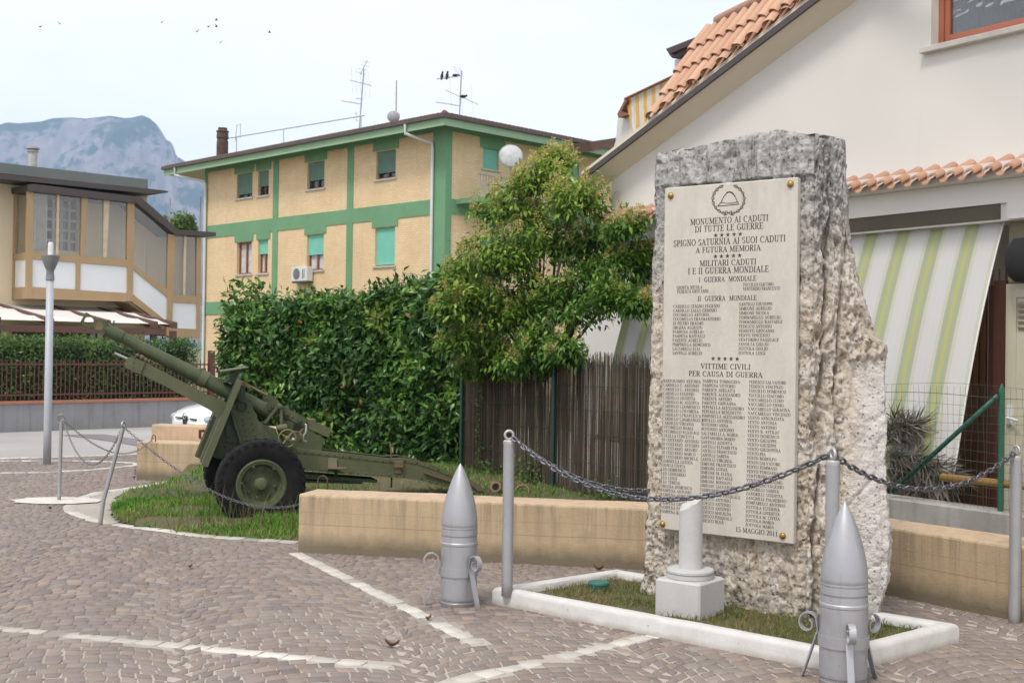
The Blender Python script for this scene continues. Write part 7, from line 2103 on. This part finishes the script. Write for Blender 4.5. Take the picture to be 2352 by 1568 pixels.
# low ochre pipe and dark pole near the porch
p0 = FAC.xz((2190, 1098), -.9)
t = thing('ochre_rail', 'ochre painted pipe lying level behind the green wire fence', 'rail', FAC.w(p0[0], -.9, p0[1]), -55.5)
MB().tube([(-.1, 0, 0), (2.2, 0, 0)], .030, 10).build('pipe', plain('ochre_pipe', (.40, .23, .06), (.32, .18, .05), .6, 0, 4), t, smooth=True)

# ------------------------------------------------------------------ green wire fence
wf = fthing('wire_fence', 'green welded wire fence with a braced post on the grey wall', 'fence', FEN)
px_ = FEN.xz((2290, 1000), -.0)[0]; zpt = FEN.xz((2291, 892), 0)[1]
m = MB(); m.tube([(px_, .05, .5), (px_, .05, zpt)], .021, 8); m.tube([(px_, .05, zpt - .02), (px_, .05, zpt + .035)], [.022, .004], 8); m.build('post', plain('fence_green_paint', (.025, .14, .085), (.02, .11, .07), .5, .1, 9), wf, smooth=True, sharp=40)
bx0, bz0 = FEN.xz((2050, 1128), 0.02)
MB().tube([(px_ - .01, .02, zpt - .05), (bx0, .02, bz0)], .019, 8).build('brace', plain('dark_green_paint_post', (.012, .09, .06), (.012, .07, .05), .4, .1, 9), wf, smooth=True)
x0_, x1_ = FEN.xz((2030, 1000))[0] - .4, px_ + .9
c8 = crop(3300, 1400, .319)
zs = [FEN.xz(c8((500, yy)), 0)[1] for yy in (135, 238)]; dzz = zs[0] - zs[1]
m = MB(); z = zs[0]; k = 0
while z > .57:
    m.tube([(xx, .0, z + .010 * math.sin(xx * 4 + k) + (.012 * math.sin(xx * 2.2) if k == 0 else 0)) for xx in np.linspace(x0_, x1_, 24)], .0024 if k in (1, 8) else .0013, 3); z -= dzz; k += 1
x = x0_; 
while x < x1_:
    m.tube([(x + .006 * math.sin(zz * 14 + x * 30), .0, zz) for zz in np.linspace(.56, zs[0], 9)], .0012, 3); x += .052
m.build('wire_mesh', plain('green_wire', (.05, .11, .085), None, .5, .2), wf)
# withered palm fronds
fr0 = FEN.xz((2075, 1040), .35)
pf_ = thing('dead_palm_fronds', 'heap of withered grey palm fronds behind the wire fence', 'palm fronds', FEN.w(fr0[0], .38, .55), math.degrees(FEN.a))
M_palm = leafmat('withered_palm', .15, .7)
Vs, Fs, Ts = [], [], []; off = 0; rch = MB()
c9 = lambda p, y=.38: tuple(np.array(FEN.xz(c8(p), y)) - (fr0[0], .55))
for (a, b, bend, n_, ll) in (((60, 800), (405, 600), .06, 170, .22), ((60, 860), (380, 640), .03, 150, .2), ((60, 900), (480, 1080), -.03, 170, .16), ((60, 1000), (800, 1180), .08, 220, .22), ((250, 1050), (860, 1200), .05, 180, .2), ((80, 1120), (500, 1230), .0, 70, .2), ((380, 630), (470, 1000), 0, 40, .12), ((40, 760), (200, 520), 0, 130, .16), ((60, 1250), (420, 1180), 0, 60, .2)):
    A_ = c9(a); B_ = c9(b); f_ = np.linspace(0, 1, n_)
    base = np.stack([A_[0] + (B_[0] - A_[0]) * f_, RNG.normal(0, .04, n_), A_[1] + (B_[1] - A_[1]) * f_ + bend * np.sin(f_ * math.pi)], 1)
    ax = np.array((B_[0] - A_[0], 0, B_[1] - A_[1])); ax /= np.linalg.norm(ax)
    D = ax * .8 + RNG.normal(0, .45, (n_, 3)) + (0, -.1, -.25)
    cols = np.array([(.20, .175, .14), (.13, .11, .085), (.26, .23, .185), (.09, .08, .065)])[RNG.integers(0, 4, n_)] * RNG.uniform(.8, 1.2, (n_, 1))
    V, Fq, tone = leaf_arrays(base, D, rnd_dirs(n_), RNG.uniform(.6, 1.3, n_) * ll, RNG.uniform(.008, .014, n_), cols, .3, .1)
    Vs.append(V); Fs.append(Fq + off); Ts.append(tone); off += len(V)
    rch.tube([base[0] * (1, 0, 1), base[n_ // 2] * (1, 0, 1), base[-1] * (1, 0, 1)], .008, 5)
# hanging skirt of dry leaves
n_ = 1300; base = np.stack([RNG.uniform(c9((40, 1200))[0], c9((760, 1200))[0], n_), RNG.normal(.05, .06, n_), RNG.uniform(c9((400, 1420))[1], c9((400, 1100))[1], n_)], 1)
V, Fq, tone = leaf_arrays(base, np.array((0, 0, -1.0)) + RNG.normal(0, .28, (n_, 3)), rnd_dirs(n_) + (0, -1, 0), RNG.uniform(.10, .30, n_), RNG.uniform(.012, .028, n_), np.array([(.17, .14, .11), (.10, .085, .065), (.24, .20, .16)])[RNG.integers(0, 3, n_)])
Vs.append(V); Fs.append(Fq + off); Ts.append(tone)
np_mesh('leaflets', np.concatenate(Vs), np.concatenate(Fs), M_palm, pf_, np.concatenate(Ts))
rch.build('leaf_ribs', plain('dry_rib', (.24, .21, .17), (.16, .14, .11), .9, 0, 9), pf_)

# ------------------------------------------------------------------ mountain
cm = lambda p: (.3908 * p[0], 183.75 + .3908 * p[1])
rid = [cm(p) for p in ((-700, 300), (-300, 262), (0, 243), (40, 230), (110, 235), (240, 225), (310, 205), (420, 200), (500, 207), (560, 200), (650, 190), (740, 205), (790, 198), (835, 187), (880, 205), (920, 240), (945, 275), (980, 335), (1010, 350), (1025, 390), (1037, 430), (1060, 443), (1100, 470), (1200, 540), (1400, 660), (1700, 900))]
xsr = [p[0] for p in rid]; ysr = [p[1] for p in rid]
nxm, nym = 260, 110; V = np.zeros((nxm, nym, 3))
for i in range(nxm):
    px = -260 + (920) * i / (nxm - 1); py = np.interp(px, xsr, ysr)
    d0 = ray(px, py)
    zr_ = EYE + d0[2] / d0[1] * 2500
    for j in range(nym):
        v = j / (nym - 1) * 1.25; Y = 1350 + 1150 * v; X = d0[0] / d0[1] * Y
        if v <= 1:
            prof_ = .62 * v ** 1.15 + .38 * (max(0, (v - .72) / .28)) ** .8
        else: prof_ = 1 - (v - 1) * 2.2
        e = noise.ridged_multi_fractal(Vector((X * .0035, Y * .0035, 2)), 1.0, 2.1, 5, 1.0, 2.0)
        f2 = noise.fractal(Vector((X * .012, Y * .006, 4)), .9, 2.1, 5)
        w = math.sin(min(v, 1) * math.pi) ** .8
        z = zr_ * prof_ + w * ((e - 1.1) * 75 + f2 * 60 + 26 * noise.fractal(Vector((X * .022, Y * .006, 7)), .8, 2.1, 4))
        if v < 1: z = min(z, EYE + (d0[2] / d0[1]) * Y * .985)
        V[i, j] = (X, Y, max(z, -.5))
idx = np.arange(nxm * nym).reshape(nxm, nym)
Fq = np.stack([idx[:-1, :-1], idx[1:, :-1], idx[1:, 1:], idx[:-1, 1:]], -1).reshape(-1, 4)
q = Mat('mountain_rock', .95)
n1 = q.noise(.007, 9, .68); n2 = q.noise(.035, 8, .7, q.mapping((1, 1, .45))); geo = q.n.new('ShaderNodeNewGeometry'); nz = q.xyz(geo.outputs['Normal'])[2]
f = q.math('ADD', q.math('MULTIPLY', q.rng(nz, .45, .98), .42), q.math('MULTIPLY', q.math('SUBTRACT', n1, .5), 1.5))
c = q.mix(q.rng(n2, .35, .65), (.235, .215, .225), (.16, .15, .165))
c = q.mix(q.rng(q.math('ADD', f, q.math('MULTIPLY', n2, .5)), .44, .58), c, (.045, .072, .072)); q.color(c)
tag(np_mesh('mountain', V.reshape(-1, 3), Fq, q.m, None, None, True), kind='structure')

# ------------------------------------------------------------------ birds, fallen leaves
M_bird = plain('dark_feathers', (.02, .02, .022), None, .8)
for p in ((92, 62), (137, 55), (371, 52), (452, 73), (478, 62), (497, 62), (497, 47), (506, 98), (619, 75)):
    d = ray(*p); P = _C + d * 62
    t = thing('flying_bird', 'tiny dark bird flying high in the pale sky', 'bird', P, random.uniform(0, 360), 'birds flying in the sky')
    up_ = random.uniform(.02, .09)
    m = MB(); m.ball((0, 0, 0), (.085, .026, .026), 8)
    for s_ in (1, -1): m.add([(.04, s_ * .015, .01), (-.035, s_ * .015, .01), (-.02, s_ * .10, up_), (-.045, s_ * .19, up_ * 1.2), (.03, s_ * .10, up_)], [(0, 1, 2, 4), (4, 2, 3)])
    m.add([(-.07, -.015, 0), (-.07, .015, 0), (-.13, .025, 0), (-.13, -.025, 0)], [(0, 1, 2, 3)])
    m.build('body', M_bird, t)
for p, hunch, lab in (((1592, 420), 0, 'upright black bird at the outer end of the aerial boom'), ((1667, 415), 0, 'upright black bird, second along the aerial boom'), ((1800, 410), 1, 'crouching black bird on the aerial boom nearest the mast'), ((1910, 718), 1, 'small dark bird on the lower slanting boom of the aerial')):
    d = ray(*c5(p)); t_d = np.dot(GB.P + GB.ex * 1.5 - _C, GB.ex) / np.dot(d, GB.ex); P = _C + d * t_d
    t = thing('perched_bird', lab, 'bird', P, 40)
    m = MB()
    m.tube([(0, 0, -.14 if not hunch else -.04), (.01, 0, -.05 if not hunch else -.02), (.02, 0, .06 if not hunch else .02), (.03, 0, .12 if not hunch else .04)] if not hunch else [(-.16, 0, 0), (-.06, 0, .0), (.06, 0, .02), (.13, 0, .04)], [.02, .06, .06, .035], 8); m.ball((.04, 0, .16) if not hunch else (.15, 0, .06), .045, 8)
    m.build('body', M_bird, t, smooth=True)
M_dl = plain('dry_leaf', (.16, .08, .045), (.09, .05, .03), .85, 0, 30)
LG = 'dry leaves on the paving'
for p, s_, lab in (((984, 1422), .035, 'curled brown leaf at the end of the white stone line'), ((901, 1483), .05, 'dark curled leaf lying alone on the near cobbles'), ((1375, 1308), .05, 'reddish leaf lying behind the white kerb'), ((437, 1303), .03, 'small dark leaf on the middle of the cobbles'), ((915, 1255), .04, 'brown leaf near the foot of the ochre wall'), ((115, 1169), .04, 'small dark leaf by the pale mortar patch')):
    P = g(*p, .016); t = thing('dry_leaf', lab, 'leaf', P, random.uniform(0, 360), LG)
    vs = []; n_ = 6
    for i in range(n_ + 1):
        f_ = i / n_; w = s_ * .45 * math.sin(math.pi * (f_ * .92 + .04)); zc2 = s_ * .5 * (2 * f_ - 1) ** 2
        vs += [(s_ * (f_ - .5) * 1.6, -w, zc2 + s_ * .3), (s_ * (f_ - .5) * 1.6, 0, zc2), (s_ * (f_ - .5) * 1.6, w, zc2 + s_ * .35)]
    MB().add(vs, [(i * 3 + j, i * 3 + 3 + j, i * 3 + 4 + j, i * 3 + 1 + j) for i in range(n_) for j in range(2)]).build('blade', M_dl, t)

# ------------------------------------------------------------------ air between here and the mountain
hz = bpy.data.materials.new('haze'); hz.use_nodes = True
nd = hz.node_tree.nodes; nd.remove(nd['Principled BSDF'])
pv = nd.new('ShaderNodeVolumePrincipled'); pv.inputs['Color'].default_value = (.48, .70, 1.0, 1); pv.inputs['Density'].default_value = 1.9e-4; pv.inputs['Anisotropy'].default_value = .1
hz.node_tree.links.new(pv.outputs['Volume'], nd['Material Output'].inputs['Volume'])
tag(MB().box(-1400, 1400, -60, 3100, -1.1, 545).build('haze', hz), 'thin blue haze in the air towards the mountain', 'haze', kind='stuff')
